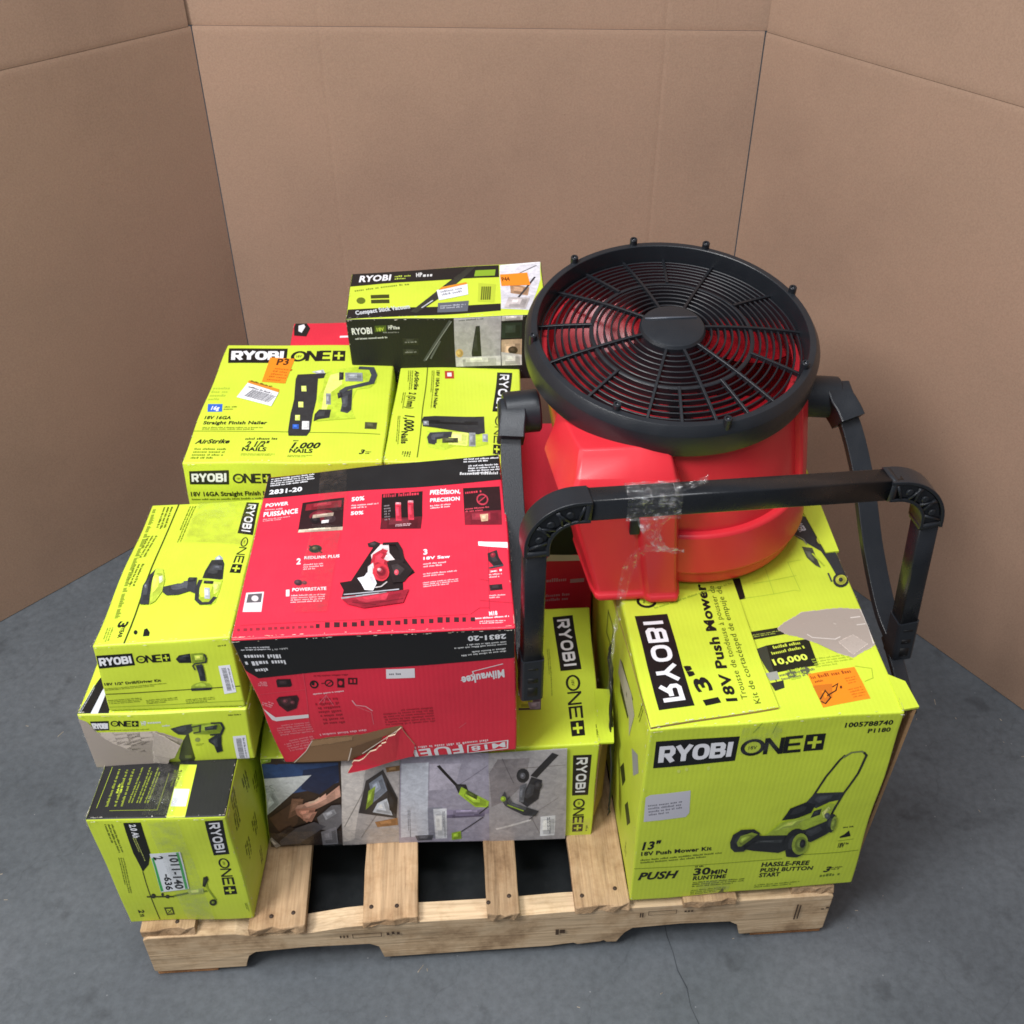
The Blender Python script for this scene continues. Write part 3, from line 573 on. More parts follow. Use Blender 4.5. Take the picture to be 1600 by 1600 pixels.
  ('p','2a1a1e',[(40.1,221.5),(43.1,224.9),(63.0,224.0),(61.8,209.0),(58.7,205.5),(37.9,205.6)]),
  ('p','3a1a20',[(28.5,176.4),(34.2,182.7),(64.2,185.5),(65.4,176.5),(56.7,153.3),(39.7,144.9),(29.7,161.3)]),
  ('p','7a4048',[(46.4,172.0),(45.6,169.9),(44.1,168.4),(42.3,167.6),(40.5,167.8),(39.0,168.9),(38.3,170.7),(38.3,172.9),(39.2,175.0),(40.6,176.5),(42.4,177.3),(44.2,177.1),(45.7,176.0),(46.4,174.2)]),
  ('p','7a4048',[(57.0,168.4),(56.2,166.5),(55.0,165.1),(53.4,164.4),(51.8,164.5),(50.6,165.6),(49.9,167.2),(50.0,169.1),(50.7,171.0),(52.0,172.4),(53.5,173.1),(55.1,173.0),(56.3,172.0),(57.0,170.4)]),
  ('G','sticker'),
  ('p','e6e2e6',[(214.0,237.8),(257.6,237.8),(256.0,215.9),(211.8,216.0)]),
  ('g',217.3,224.2,237.3,224.3,5.7,1,'77747a'),
  ('G','scuff'),
  ('s','e0a0a8',2.0,[(151.7,167.4),(156.1,155.2),(171.2,151.0),(180.9,138.4)]),
  ('s','d86a78',1.2,[(96.1,164.2),(111.4,182.7),(119.2,156.6)]),
  ('s','d86a78',0.8,[(111.4,182.7),(103.6,163.4)]),
  ('s','d87884',0.9,[(314.0,77.4),(326.6,90.0)]),
  ('s','d87884',0.8,[(155.8,152.7),(178.5,134.5),(177.6,102.3)]),
  ('G','tear'),
  ('p','8a6a4c',[(65.2,64.2),(92.5,70.7),(118.7,73.5),(158.1,76.9),(195.7,90.1),(221.4,95.9),(222.8,90.2),(203.8,74.0),(186.5,67.6),(178.6,51.4),(161.9,30.3),(144.6,26.7),(130.0,40.5),(120.3,6.3),(115.2,0.3),(11.2,0.3),(29.1,13.6),(53.3,39.5)]),
  ('p','6b4f38',[(130.0,40.5),(186.5,67.6),(178.6,51.4),(161.9,30.3),(145.5,20.7),(118.1,1.0)]),
  ('p','a4815e',[(65.6,63.0),(138.1,73.8),(133.2,62.0),(59.6,47.3)]),
  ('s','d8c8b8',1.9,[(117.2,1.0),(129.8,39.4)]),
  ('s','e8dcd0',1.8,[(145.9,23.6),(181.7,55.6),(222.3,92.5)]),
  ('s','e8dcd0',1.3,[(65.8,64.1),(47.6,34.5),(16.6,1.0)]),
 ],
 ('mower','front'):[
  ('G','logo'),
  ('L',[(12.1,378.4),(141.4,385.8),(140.6,442.6),(11.3,442.8)]),
  ('G','logo'),
  ('O',[(148.8,395.9),(278.7,391.7),(277.2,430.4),(147.2,433.3)]),
  ('G','print'),
  ('t','1005788740',303.5,441.2,377.6,443.4,10.9,'K','b'),
  ('t','P1180',341.8,425.6,377.2,426.8,10.0,'K','b'),
  ('t','13"',11.1,160.4,45.6,163.6,23.1,'K','i'),
  ('t','18V Push Mower Kit',11.0,143.1,131.4,147.0,11.7,'K','b'),
  ('g',11.4,119.7,151.9,126.6,15.4,2,'5d6b18'),
  ('s','6f821f',1.4,[(1.0,103.7),(254.4,100.1)]),
  ('s','6f821f',1.5,[(266.9,109.1),(386.3,107.9)]),
  ('t','PUSH',9.7,67.3,80.7,67.5,23.2,'K','i'),
  ('t','30',106.9,70.9,135.7,70.3,22.0,'K','b'),
  ('t','MIN',137.2,68.8,164.1,68.5,13.6,'K','b'),
  ('g',107.8,96.1,123.0,96.3,4.9,1,'K'),
  ('t','RUNTIME',107.8,54.9,163.8,52.6,12.4,'K','b'),
  ('g',108.6,32.5,197.9,30.0,18.8,3,'5d6b18'),
  ('t','HASSLE-FREE',221.0,79.6,304.0,76.0,13.5,'K','b'),
  ('t','PUSH BUTTON',220.8,62.5,313.2,58.7,12.4,'K','b'),
  ('t','START',220.9,46.5,257.4,46.0,12.6,'K','b'),
  ('g',108.3,7.4,169.0,8.1,16.6,3,'6f821f'),
  ('g',217.7,11.9,299.1,13.3,12.9,2,'6f821f'),
  ('t','3',333.3,48.3,346.2,47.7,17.6,'K','i'),
  ('g',347.3,53.7,365.8,53.5,11.4,2,'K'),
  ('g',330.4,31.3,365.3,32.4,10.3,1,'6f821f'),
  ('p','K',[(345.9,153.6),(353.8,159.6),(360.3,169.1),(365.5,152.2),(347.2,150.0)]),
  ('g',347.8,177.7,367.0,177.4,4.7,1,'K'),
  ('t','18V',347.2,122.9,358.4,122.5,13.3,'K','b'),
  ('g',360.6,129.3,366.1,129.7,6.1,1,'K'),
  ('s','6f821f',1.0,[(344.5,142.1),(372.0,143.1)]),
  ('p','5a6418',[(156.1,1.0),(163.5,19.0),(167.2,1.0)]),
  ('p','d2de6a',[(55.6,368.0),(55.5,366.0),(54.9,364.5),(53.8,363.8),(52.6,363.9),(51.4,364.9),(50.5,366.6),(50.0,368.6),(50.1,370.6),(50.8,372.1),(51.8,372.8),(53.0,372.7),(54.2,371.7),(55.2,370.0)]),
  ('p','d2de6a',[(67.6,371.6),(67.5,369.7),(66.9,368.2),(65.9,367.4),(64.6,367.6),(63.4,368.6),(62.5,370.2),(62.0,372.3),(62.1,374.2),(62.7,375.7),(63.8,376.5),(65.0,376.3),(66.2,375.3),(67.2,373.6)]),
  ('p','d2de6a',[(103.0,371.1),(102.9,368.9),(102.3,367.3),(101.3,366.4),(100.0,366.6),(98.8,367.7),(97.8,369.5),(97.3,371.8),(97.4,373.9),(98.0,375.6),(99.0,376.5),(100.2,376.3),(101.5,375.2),(102.4,373.4)]),
  ('s','9fb636',1.6,[(160.6,448.2),(171.4,469.1)]),
  ('s','9fb636',1.2,[(191.9,444.0),(195.5,469.1)]),
  ('G','sticker'),
  ('p','c9c7d0',[(10.0,238.9),(7.2,303.4),(14.2,309.9),(77.5,317.9),(83.3,257.7),(78.6,246.4)]),
  ('g',17.1,255.4,71.9,263.5,32.4,4,'7d7b86'),
  ('G','picture'),
  ('s','2b2d28',4.0,[(280.5,276.4),(293.0,322.6),(308.8,362.2),(316.2,374.6)]),
  ('s','777f50',3.9,[(314.1,368.7),(324.9,379.7),(340.8,381.0),(346.8,376.3)]),
  ('s','2b2d28',3.9,[(344.4,378.5),(349.8,370.9),(344.4,327.1),(330.8,275.6),(318.8,211.0)]),
  ('p','33363a',[(270.4,261.4),(281.6,283.8),(330.0,280.0),(327.0,259.8),(311.0,256.3),(290.0,242.5)]),
  ('p','1f2124',[(235.5,220.7),(245.6,250.8),(270.2,262.5),(288.1,253.7),(283.3,232.3),(260.0,221.4)]),
  ('p','a6bb3c',[(214.8,182.8),(234.4,214.1),(283.8,229.5),(290.4,239.7),(313.1,253.3),(322.2,249.5),(316.3,205.7),(282.1,187.5),(257.0,174.9)]),
  ('p','c2d65a',[(227.2,194.8),(244.5,213.9),(277.1,219.2),(260.1,198.9)]),
  ('p','2c2f30',[(283.9,218.3),(287.5,237.3),(300.2,241.2),(299.6,224.7)]),
  ('p','d8e67a',[(302.1,229.9),(311.2,245.4),(315.6,239.3),(308.4,212.4)]),
  ('p','222427',[(195.1,184.9),(257.0,174.9),(257.6,130.0),(244.4,121.8),(201.5,136.1),(179.8,146.7),(177.3,167.3)]),
  ('p','2a2c2f',[(255.4,185.4),(282.1,187.5),(316.3,205.7),(330.7,181.1),(319.6,166.5),(295.3,147.7),(287.7,152.2)]),
  ('p','3c3f40',[(197.0,170.4),(245.1,163.8),(244.7,155.2),(198.1,161.6)]),
  ('p','26282a',[(158.9,169.8),(160.9,192.3),(172.5,205.4),(192.5,205.0),(204.1,192.2),(204.5,169.3),(177.3,167.3),(184.4,137.3),(169.4,138.2),(161.7,152.1)]),
  ('p','8fa236',[(169.8,168.3),(173.4,187.8),(190.2,196.9),(201.1,189.8),(182.6,178.0),(178.7,155.6),(173.3,156.3)]),
  ('p','232527',[(290.6,140.1),(290.0,127.0),(287.5,116.1),(283.1,108.5),(277.4,105.0),(270.9,106.0),(264.3,111.3),(258.3,120.4),(253.4,132.4),(250.1,146.0),(248.8,159.9),(249.5,172.7),(252.2,183.2),(256.5,190.5),(262.1,193.8),(268.4,193.0),(274.8,187.9),(280.8,179.2),(285.7,167.5),(289.1,154.1)]),
  ('p','232527',[(251.2,145.6),(253.6,175.3),(264.5,192.1),(283.0,181.7),(263.2,178.6),(263.4,132.1),(274.3,105.7),(259.3,109.0)]),
  ('p','97ab3a',[(291.4,139.8),(291.0,129.2),(288.8,120.6),(285.1,115.1),(280.5,113.5),(275.4,116.0),(270.6,122.1),(266.5,131.2),(263.7,142.1),(262.6,153.5),(263.1,164.0),(265.3,172.4),(268.9,177.6),(273.5,179.2),(278.5,176.9),(283.3,170.9),(287.3,162.1),(290.2,151.3)]),
  ('p','6f8030',[(287.8,141.8),(287.1,132.3),(284.6,125.5),(280.6,123.0),(276.1,125.2),(271.9,131.6),(268.8,141.0),(267.6,151.4),(268.3,160.8),(270.8,167.4),(274.7,169.9),(279.2,167.8),(283.4,161.5),(286.4,152.2)]),
  ('p','1f2124',[(285.8,146.1),(285.5,140.9),(284.3,137.1),(282.3,135.6),(280.0,136.7),(277.9,140.1),(276.4,145.2),(275.7,150.9),(276.1,156.1),(277.3,159.8),(279.3,161.3),(281.5,160.2),(283.6,156.9),(285.2,151.8)]),
  ('p','2d3030',[(333.1,193.2),(332.5,182.1),(330.1,174.1),(326.5,170.9),(322.3,173.0),(318.3,180.2),(315.5,190.8),(314.4,202.8),(315.0,213.7),(317.4,221.5),(321.0,224.6),(325.2,222.5),(329.1,215.6),(331.9,205.1)]),
  ('p','8c9e3c',[(333.0,194.8),(332.7,186.4),(331.5,180.2),(329.5,177.4),(327.3,178.5),(325.1,183.4),(323.5,191.1),(322.8,200.0),(323.1,208.3),(324.4,214.5),(326.3,217.3),(328.5,216.1),(330.6,211.3),(332.2,203.7)]),
  ('p','5f6468',[(318.0,219.5),(318.2,215.6),(317.4,212.6),(315.8,211.1),(313.6,211.4),(311.4,213.4),(309.5,216.8),(308.3,220.8),(308.1,224.7),(308.9,227.7),(310.6,229.2),(312.7,228.9),(314.9,226.9),(316.8,223.6)]),
 ],
 ('mower','top'):[
  ('G','print'),
  ('p','15160f',[(194.1,314.4),(210.1,317.2),(208.4,267.5),(194.4,265.2)]),
  ('s','a9c03a',1.0,[(205.8,268.8),(295.2,278.6),(304.5,274.9)]),
  ('s','a9c03a',1.0,[(260.5,336.0),(258.8,273.0)]),
  ('s','a9c03a',1.0,[(302.6,347.7),(304.9,276.6)]),
  ('s','a9c03a',1.0,[(302.6,347.7),(326.5,350.0)]),
  ('s','a9c03a',1.0,[(230.8,302.2),(308.4,313.4)]),
  ('p','26281c',[(200.0,187.4),(248.9,192.5),(264.6,176.4),(199.6,168.4)]),
  ('g',200.8,173.7,261.7,180.4,8.3,2,'a9b84a'),
  ('p','1e2013',[(217.6,153.5),(288.0,160.8),(287.8,103.0),(214.6,93.9)]),
  ('g',227.1,144.7,277.6,151.0,7.0,1,'c8d84a'),
  ('g',222.1,132.0,276.7,140.5,6.8,1,'c8d84a'),
  ('t','10,000',220.4,109.8,276.0,116.4,12.7,'dcec5a','b'),
  ('p','3a3d30',[(198.5,147.1),(217.6,153.5),(215.3,73.7),(205.8,104.9)]),
  ('p','9a9c92',[(201.5,95.0),(221.2,97.4),(220.8,80.8),(205.4,79.6)]),
  ('p','2a2c26',[(204.2,74.7),(225.8,77.8),(223.9,63.1),(207.7,58.5)]),
  ('g',223.9,78.0,283.0,85.6,16.1,2,'6a6f50'),
  ('p','5a5f48',[(249.4,88.4),(247.8,85.1),(245.0,82.5),(241.6,81.2),(238.3,81.5),(235.7,83.3),(234.4,86.2),(234.5,89.7),(236.1,93.1),(238.9,95.7),(242.3,97.0),(245.6,96.7),(248.2,94.9),(249.6,91.9)]),
  ('p','5a5f48',[(271.7,93.2),(270.1,90.0),(267.3,87.6),(263.9,86.4),(260.6,86.7),(258.0,88.4),(256.6,91.1),(256.7,94.4),(258.3,97.6),(261.1,100.0),(264.5,101.2),(267.8,100.9),(270.4,99.2),(271.8,96.5)]),
  ('g',282.7,98.3,346.7,107.3,21.1,4,'a2b634'),
  ('g',238.8,76.7,268.5,81.3,23.5,3,'a9c03a'),
  ('s','8fa52a',0.9,[(344.0,98.3),(368.6,91.1),(364.3,71.2),(349.1,65.0)]),
  ('G','picture'),
  ('p','2f3236',[(346.0,480.5),(374.3,443.5),(388.9,415.4),(387.2,386.9),(390.8,349.2),(390.8,303.9),(375.5,292.3),(371.8,332.8),(365.5,365.5),(353.9,380.5),(335.5,405.8),(320.8,428.8),(334.7,464.5)]),
  ('t','MOWER',336.6,465.3,342.9,419.6,12.8,'c8cad0','b'),
  ('p','2b2d30',[(388.0,394.4),(384.3,385.7),(378.7,379.0),(372.5,375.6),(366.7,376.1),(362.7,380.5),(361.0,387.8),(362.2,396.8),(365.9,405.5),(371.5,412.4),(377.8,415.9),(383.6,415.4),(387.7,410.9),(389.3,403.4)]),
  ('p','b0b440',[(383.1,394.9),(380.6,388.9),(376.8,384.3),(372.6,382.0),(368.8,382.3),(366.1,385.3),(365.1,390.3),(365.9,396.4),(368.4,402.4),(372.1,407.1),(376.4,409.5),(380.2,409.1),(382.9,406.1),(384.0,401.0)]),
  ('p','2b2d30',[(377.0,395.4),(375.8,392.7),(374.1,390.5),(372.3,389.4),(370.7,389.5),(369.5,390.9),(369.1,393.3),(369.6,396.1),(370.7,398.9),(372.4,401.1),(374.2,402.2),(375.8,402.0),(377.0,400.6),(377.4,398.3)]),
  ('p','2b2d30',[(390.8,289.9),(388.7,282.3),(383.1,276.4),(376.7,273.5),(370.7,274.0),(366.2,277.9),(364.3,284.4),(365.1,292.3),(368.7,300.1),(374.4,306.0),(380.9,309.1),(387.0,308.5),(390.8,304.5),(390.8,297.9)]),
  ('p','b0b440',[(388.3,290.3),(385.8,285.2),(381.9,281.3),(377.5,279.3),(373.3,279.7),(370.2,282.3),(368.7,286.7),(369.3,292.0),(371.7,297.1),(375.6,301.1),(380.1,303.1),(384.3,302.7),(387.5,300.0),(388.9,295.6)]),
  ('p','2b2d30',[(381.7,290.9),(380.7,288.7),(379.2,287.0),(377.5,286.1),(375.9,286.3),(374.8,287.4),(374.3,289.2),(374.6,291.5),(375.6,293.7),(377.1,295.4),(378.9,296.3),(380.4,296.1),(381.6,295.0),(382.0,293.1)]),
  ('p','4a4d40',[(336.2,382.1),(352.7,375.9),(354.3,325.3),(347.1,332.7),(337.4,354.1)]),
  ('s','b4c83a',3.1,[(349.0,362.3),(361.5,329.2)]),
  ('s','9a9e80',2.4,[(321.7,426.3),(343.5,400.3),(346.0,385.9)]),
  ('s','3a3d40',3.0,[(362.6,311.1),(362.4,289.1)]),
  ('G','sticker'),
  ('p','f28a1c',[(266.2,85.5),(342.7,96.1),(347.2,30.1),(270.0,16.8)]),
  ('g',269.1,74.5,337.5,84.6,7.9,1,'9a4a10'),
  ('g',322.1,60.9,340.0,64.9,14.8,3,'b8610f'),
  ('g',321.8,32.2,345.3,37.3,21.1,4,'b8610f'),
  ('p','c8701c',[(267.1,61.9),(297.8,63.0),(289.8,34.9),(269.9,22.4)]),
  ('s','3a2410',2.2,[(270.1,32.9),(283.0,49.7),(287.1,35.1),(275.7,23.7),(270.5,29.4)]),
  ('s','3a2410',2.2,[(295.8,55.9),(305.9,62.3),(299.1,48.4),(282.7,39.0)]),
  ('g',272.6,66.9,288.5,69.2,5.0,1,'8a4410'),
  ('p','5a2c0c',[(310.6,54.6),(310.0,53.3),(309.2,52.2),(308.2,51.7),(307.4,51.7),(306.8,52.4),(306.6,53.5),(306.8,54.9),(307.4,56.3),(308.3,57.4),(309.2,57.9),(310.0,57.9),(310.6,57.2),(310.8,56.0)]),
  ('G','tear'),
  ('p','a89c92',[(243.6,189.4),(254.8,199.3),(293.2,222.7),(332.0,224.3),(356.1,225.5),(387.2,218.7),(390.8,201.6),(390.8,177.4),(389.1,140.0),(374.4,131.5),(361.0,125.0),(347.0,116.2),(339.9,121.0),(324.9,128.1),(312.0,142.7),(292.2,154.2),(270.0,167.9),(256.9,173.0),(247.5,181.8)]),
  ('s','dad2ca',1.7,[(288.0,170.3),(294.5,162.6),(330.4,156.8),(340.5,161.9)]),
  ('s','dad2ca',2.1,[(368.2,201.7),(384.6,202.4)]),
  ('s','dad2ca',1.7,[(373.5,185.0),(388.3,185.8)]),
  ('s','c9c0b6',1.4,[(337.6,192.2),(341.3,189.8)]),
  ('s','dad2ca',2.1,[(389.5,218.5),(390.8,177.4),(388.0,142.1)]),
  ('p','b4a89e',[(334.3,150.6),(361.4,164.0),(378.0,142.9),(348.8,122.2)]),
 ],
 ('mower','flap'):[
  ('G','logo'),
  ('L',[(19.5,30.6),(15.7,230.5),(70.1,234.7),(75.8,35.5)]),
  ('G','print'),
  ('p','K',[(58.3,264.3),(55.5,257.6),(49.9,252.5),(42.7,250.0),(35.2,250.7),(29.0,254.3),(25.2,260.2),(24.6,267.2),(27.4,274.0),(33.0,279.2),(40.2,281.8),(47.8,281.1),(54.0,277.4),(57.8,271.4)]),
  ('p','LIME',[(53.5,264.7),(51.5,260.4),(47.6,257.1),(42.5,255.6),(37.2,256.1),(32.7,258.4),(29.9,262.3),(29.5,266.8),(31.3,271.2),(35.3,274.5),(40.4,276.0),(45.8,275.6),(50.3,273.2),(53.0,269.3)]),
  ('g',38.3,261.4,39.8,270.6,5.6,1,'K'),
  ('t','13"',116.6,38.8,100.4,118.9,25.5,'K','b'),
  ('t','18V Push Mower',142.9,40.5,144.4,300.8,16.9,'K','b'),
  ('t','Trousse de tondeuse à pousser de',159.9,43.0,159.0,295.3,9.2,'3a4410','r'),
  ('t','Kit de cortacésped de empuje de',177.6,32.8,170.4,294.3,9.2,'3a4410','r'),
  ('g',52.2,247.6,192.9,299.5,5.0,1,'9db233'),
 ],
 ('mower','left'):[
  ('G','print'),
  ('p','26281e',[(437.6,383.4),(460.2,396.0),(555.3,412.6),(526.2,331.5),(450.4,314.4)]),
  ('p','b8b4a4',[(423.0,332.3),(437.6,383.4),(544.1,410.6),(574.3,395.9),(548.0,310.2),(538.3,346.3),(481.1,343.6)]),
  ('p','9a9c9a',[(576.2,316.1),(616.7,351.8),(634.0,327.7),(608.7,286.1)]),
  ('s','55622a',5.8,[(296.7,353.3),(350.6,364.1),(345.0,310.2),(298.8,300.3),(296.7,353.3)]),
  ('g',607.6,420.1,618.3,465.5,14.4,2,'4d5a14'),
  ('p','3a4218',[(514.3,187.9),(534.0,224.9),(557.6,207.5),(539.5,168.1)]),
  ('p','3a4218',[(564.5,148.5),(585.3,186.5),(612.7,165.7),(591.1,124.6)]),
  ('g',601.8,40.5,603.9,78.7,16.2,2,'4d5a14'),
 ],
 ('stick','top'):[
  ('G','print'),
  ('p','BLACK',[(0.9,208.0),(309.9,204.5),(310.8,151.9),(0.5,148.7)]),
  ('p','BLACK',[(1.5,40.5),(311.7,42.1),(312.6,16.7),(0.3,0.3)]),
  ('p','86aa2a',[(260.7,184.7),(303.0,185.1),(301.7,159.1),(258.6,158.3)]),
  ('t','RYOBI',18.0,167.1,84.4,164.0,29.7,'W','b'),
  ('g',93.2,165.2,126.9,165.6,24.4,2,'b8cc4a'),
  ('t','HP',137.3,173.0,149.9,173.6,19.7,'d8d8d8','b'),
  ('g',151.1,171.3,171.4,171.0,17.3,1,'d8d8d8'),
  ('g',11.8,122.9,125.5,135.6,9.0,1,'6d7d22'),
  ('p','5d6b18',[(35.7,77.1),(35.3,70.6),(33.1,65.5),(29.6,62.8),(25.5,63.1),(21.6,66.3),(18.7,71.8),(17.3,78.5),(17.7,85.1),(19.9,90.2),(23.5,92.9),(27.6,92.5),(31.5,89.3),(34.4,83.8)]),
  ('p','3a4012',[(45.6,100.1),(84.2,96.8),(85.1,80.8),(46.6,83.8)]),
  ('p','3a4012',[(47.0,78.4),(85.4,75.5),(86.2,59.6),(48.0,62.2)]),
  ('t','Compact Stick Vacuum',19.4,16.1,129.9,37.1,17.0,'c8ccd0','b'),
  ('p','5b5f6a',[(185.7,55.8),(247.7,59.2),(246.4,20.4),(185.8,19.8)]),
  ('g',191.4,33.4,244.3,36.0,16.0,2,'b0b4bc'),
  ('G','picture'),
  ('p','2c2f2a',[(130.5,22.8),(176.5,95.1),(191.2,108.2),(243.5,199.6),(260.5,201.4),(241.7,162.4),(187.2,73.8),(143.6,18.1)]),
  ('s','c8ccd0',3.1,[(153.1,37.7),(174.9,66.6)]),
  ('p','d8d6de',[(311.7,204.3),(398.4,208.7),(394.8,134.1),(369.9,15.4),(312.6,22.3)]),
  ('p','a88468',[(332.3,121.9),(371.1,103.4),(366.4,70.9),(332.1,81.4)]),
  ('s','3a3a40',4.1,[(345.0,58.6),(384.5,144.9)]),
  ('p','b8b0b0',[(327.6,64.6),(370.5,61.2),(361.6,19.5),(318.8,25.7)]),
  ('s','5a5a60',2.9,[(336.9,150.7),(389.6,192.8)]),
  ('s','f4f4f8',3.7,[(314.5,199.8),(396.2,205.6)]),
  ('G','sticker'),
  ('p','f08a22',[(312.6,161.7),(369.8,164.2),(373.4,112.7),(314.4,112.1)]),
  ('t','P44',317.1,131.4,333.2,133.5,17.6,'6a3408','b'),
  ('G','sticker'),
  ('p','e0e2e8',[(181.1,107.0),(244.7,126.3),(246.3,83.0),(187.4,65.7)]),
  ('g',192.9,83.5,240.4,95.5,24.0,2,'8a8c96'),
  ('p','d98a2a',[(190.9,118.5),(242.2,133.6),(243.8,125.4),(186.2,106.6)]),
  ('G','sticker'),
  ('p','b8c83a',[(267.5,128.9),(303.1,121.1),(298.8,47.8),(265.5,54.0)]),
  ('s','5a6218',2.9,[(275.1,113.1),(272.8,59.3)]),
  ('s','5a6218',2.9,[(279.3,112.7),(277.0,59.0)]),
  ('s','5a6218',2.9,[(283.5,112.2),(281.1,58.7)]),
  ('s','5a6218',2.9,[(287.6,111.8),(285.2,58.4)]),
  ('s','5a6218',2.9,[(291.7,111.4),(289.3,58.1)]),
 ],
 ('stick','front'):[
  ('G','print'),
  ('t','RYOBI',9.0,116.2,49.5,117.3,14.0,'W','b'),
  ('p','4a5a22',[(56.1,134.4),(79.6,134.9),(78.2,120.8),(54.5,120.4)]),
  ('t','18V',59.5,122.4,74.6,123.1,7.5,'b8cc4a','b'),
  ('t','HP',83.4,126.1,92.9,126.4,8.6,'d8d8d8','b'),
  ('g',93.8,125.8,107.0,126.0,7.6,1,'d8d8d8'),
  ('g',13.6,104.1,82.4,106.5,4.3,1,'d8d8d8'),
  ('g',71.7,117.7,107.2,117.8,3.3,1,'909090'),
  ('G','picture'),
  ('s','4a4c50',4.7,[(149.4,51.3),(209.3,143.9)]),
  ('s','8a8c90',1.6,[(153.4,52.9),(212.0,142.2)]),
  ('s','5a5c60',3.7,[(163.4,56.5),(186.9,97.9)]),
  ('p','2a2a28',[(110.8,105.6),(143.2,104.7),(141.9,89.2),(109.4,90.2)]),
  ('p','2a2a28',[(108.6,81.3),(141.2,80.3),(139.9,65.8),(107.2,66.8)]),
  ('g',114.6,94.5,138.6,94.9,4.4,1,'8a8a8a'),
  ('g',112.4,71.1,136.6,71.5,4.5,1,'8a8a8a'),
  ('p','a9a6b0',[(216.8,148.9),(309.8,148.9),(305.7,34.7),(213.8,36.0)]),
  ('g',226.4,141.8,276.4,143.8,4.3,1,'55555c'),
  ('p','2c2c32',[(259.2,129.0),(267.0,129.9),(267.9,53.2),(249.1,50.9),(247.9,65.2),(255.9,67.8)]),
  ('p','c2bfc8',[(215.2,57.7),(306.7,57.6),(305.7,34.7),(214.8,36.0)]),
  ('p','c8a46a',[(231.4,67.4),(230.4,63.0),(228.0,59.5),(224.8,57.7),(221.3,57.8),(218.3,59.8),(216.3,63.5),(215.8,67.9),(216.9,72.3),(219.3,75.7),(222.5,77.6),(226.0,77.5),(229.0,75.4),(230.9,71.8)]),
  ('p','bdb8be',[(310.8,148.9),(352.4,148.9),(351.7,138.6),(309.9,137.5)]),
  ('p','24302a',[(310.7,133.1),(350.6,133.1),(349.6,98.7),(309.3,97.7)]),
  ('p','b49a84',[(309.1,94.3),(350.5,95.3),(348.7,36.1),(307.7,34.6)]),
  ('p','4a3a30',[(341.8,69.6),(340.7,65.7),(337.8,62.6),(333.8,61.0),(329.4,61.1),(325.5,63.0),(322.8,66.3),(322.0,70.2),(323.1,74.1),(326.0,77.2),(330.0,78.8),(334.4,78.7),(338.3,76.8),(340.9,73.6)]),
  ('p','d0ccd0',[(308.0,66.1),(349.4,59.1),(348.7,35.0),(307.7,34.6)]),
 ],
}
EXTRA={'mower_flap': [(0.7, 1.2), (202.4, 22.1), (194.7, 326.5), (194.7, 385.7), (-23.3, 339.7)], 'red_flap': [(114.9, -21.2), (124.9, 5.6), (150.4, 20.0), (178.4, 50.3), (193.0, 66.8), (221.1, 93.7), (228.2, 68.0), (237.5, 40.7), (231.1, 8.6)], 'hd_flap': [(98.0, 24.6), (114.2, 81.9), (153.0, 58.5), (135.5, 23.7), (126.2, 18.0), (112.7, -6.2), (98.4, 6.7)], 'vac_flap': [(592.5, 0.2), (619.3, 5.0), (621.2, 83.1), (591.4, 88.0)]}
# ------------------------------------------------------------------ materials
def lin(h):
    v = [int(h[i:i+2], 16)/255 for i in (0, 2, 4)]
    return tuple(x/12.92 if x <= .04045 else ((x+.055)/1.055)**2.4 for x in v)
MATS = {}
def base_mat(name):
    m = bpy.data.materials.new(name); m.use_nodes = True; nt = m.node_tree
    return m, nt, nt.nodes['Principled BSDF']
def node(nt, kind, **kw):
    n = nt.nodes.new(kind)
    for k, v in kw.items():
        if k in n.inputs: n.inputs[k].default_value = v
        else: setattr(n, k, v)
    return n
def ramp(nt, stops):
    n = nt.nodes.new('ShaderNodeValToRGB'); e = n.color_ramp.elements
    while len(e) < len(stops): e.new(0.5)
    for i, (p, c) in enumerate(stops): e[i].position = p; e[i].color = (*c[:3], 1)
    return n
def mat(name, hexcol, rough=.5, var=.12, scale=6.0, spec=.5, bump=0.0, bscale=120.0, metal=0.0, rvar=0.12, coat=0.0):
    if name in MATS: return MATS[name]
    m, nt, b = base_mat(name); c = lin(hexcol); L = nt.links
    tc = node(nt, 'ShaderNodeTexCoord')
    n = node(nt, 'ShaderNodeTexNoise', Scale=scale, Detail=6.0, Roughness=.6); L.new(tc.outputs['Object'], n.inputs['Vector'])
    r = ramp(nt, [(.3, tuple(x*(1-var) for x in c)), (.7, tuple(min(1, x*(1+var)) for x in c))])
    L.new(n.outputs['Fac'], r.inputs['Fac']); L.new(r.outputs['Color'], b.inputs['Base Color'])
    n2 = node(nt, 'ShaderNodeTexNoise', Scale=scale*5, Detail=4.0); L.new(tc.outputs['Object'], n2.inputs['Vector'])
    mr = node(nt, 'ShaderNodeMapRange'); mr.inputs['To Min'].default_value = max(.05, rough-rvar); mr.inputs['To Max'].default_value = min(1, rough+rvar)
    L.new(n2.outputs['Fac'], mr.inputs['Value']); L.new(mr.outputs['Result'], b.inputs['Roughness'])
    b.inputs['Specular IOR Level'].default_value = spec; b.inputs['Metallic'].default_value = metal; b.inputs['Coat Weight'].default_value = coat
    if bump:
        n3 = node(nt, 'ShaderNodeTexNoise', Scale=bscale, Detail=5.0); L.new(tc.outputs['Object'], n3.inputs['Vector'])
        bp = node(nt, 'ShaderNodeBump', Strength=bump, Distance=.002); L.new(n3.outputs['Fac'], bp.inputs['Height']); L.new(bp.outputs['Normal'], b.inputs['Normal'])
    MATS[name] = m; return m
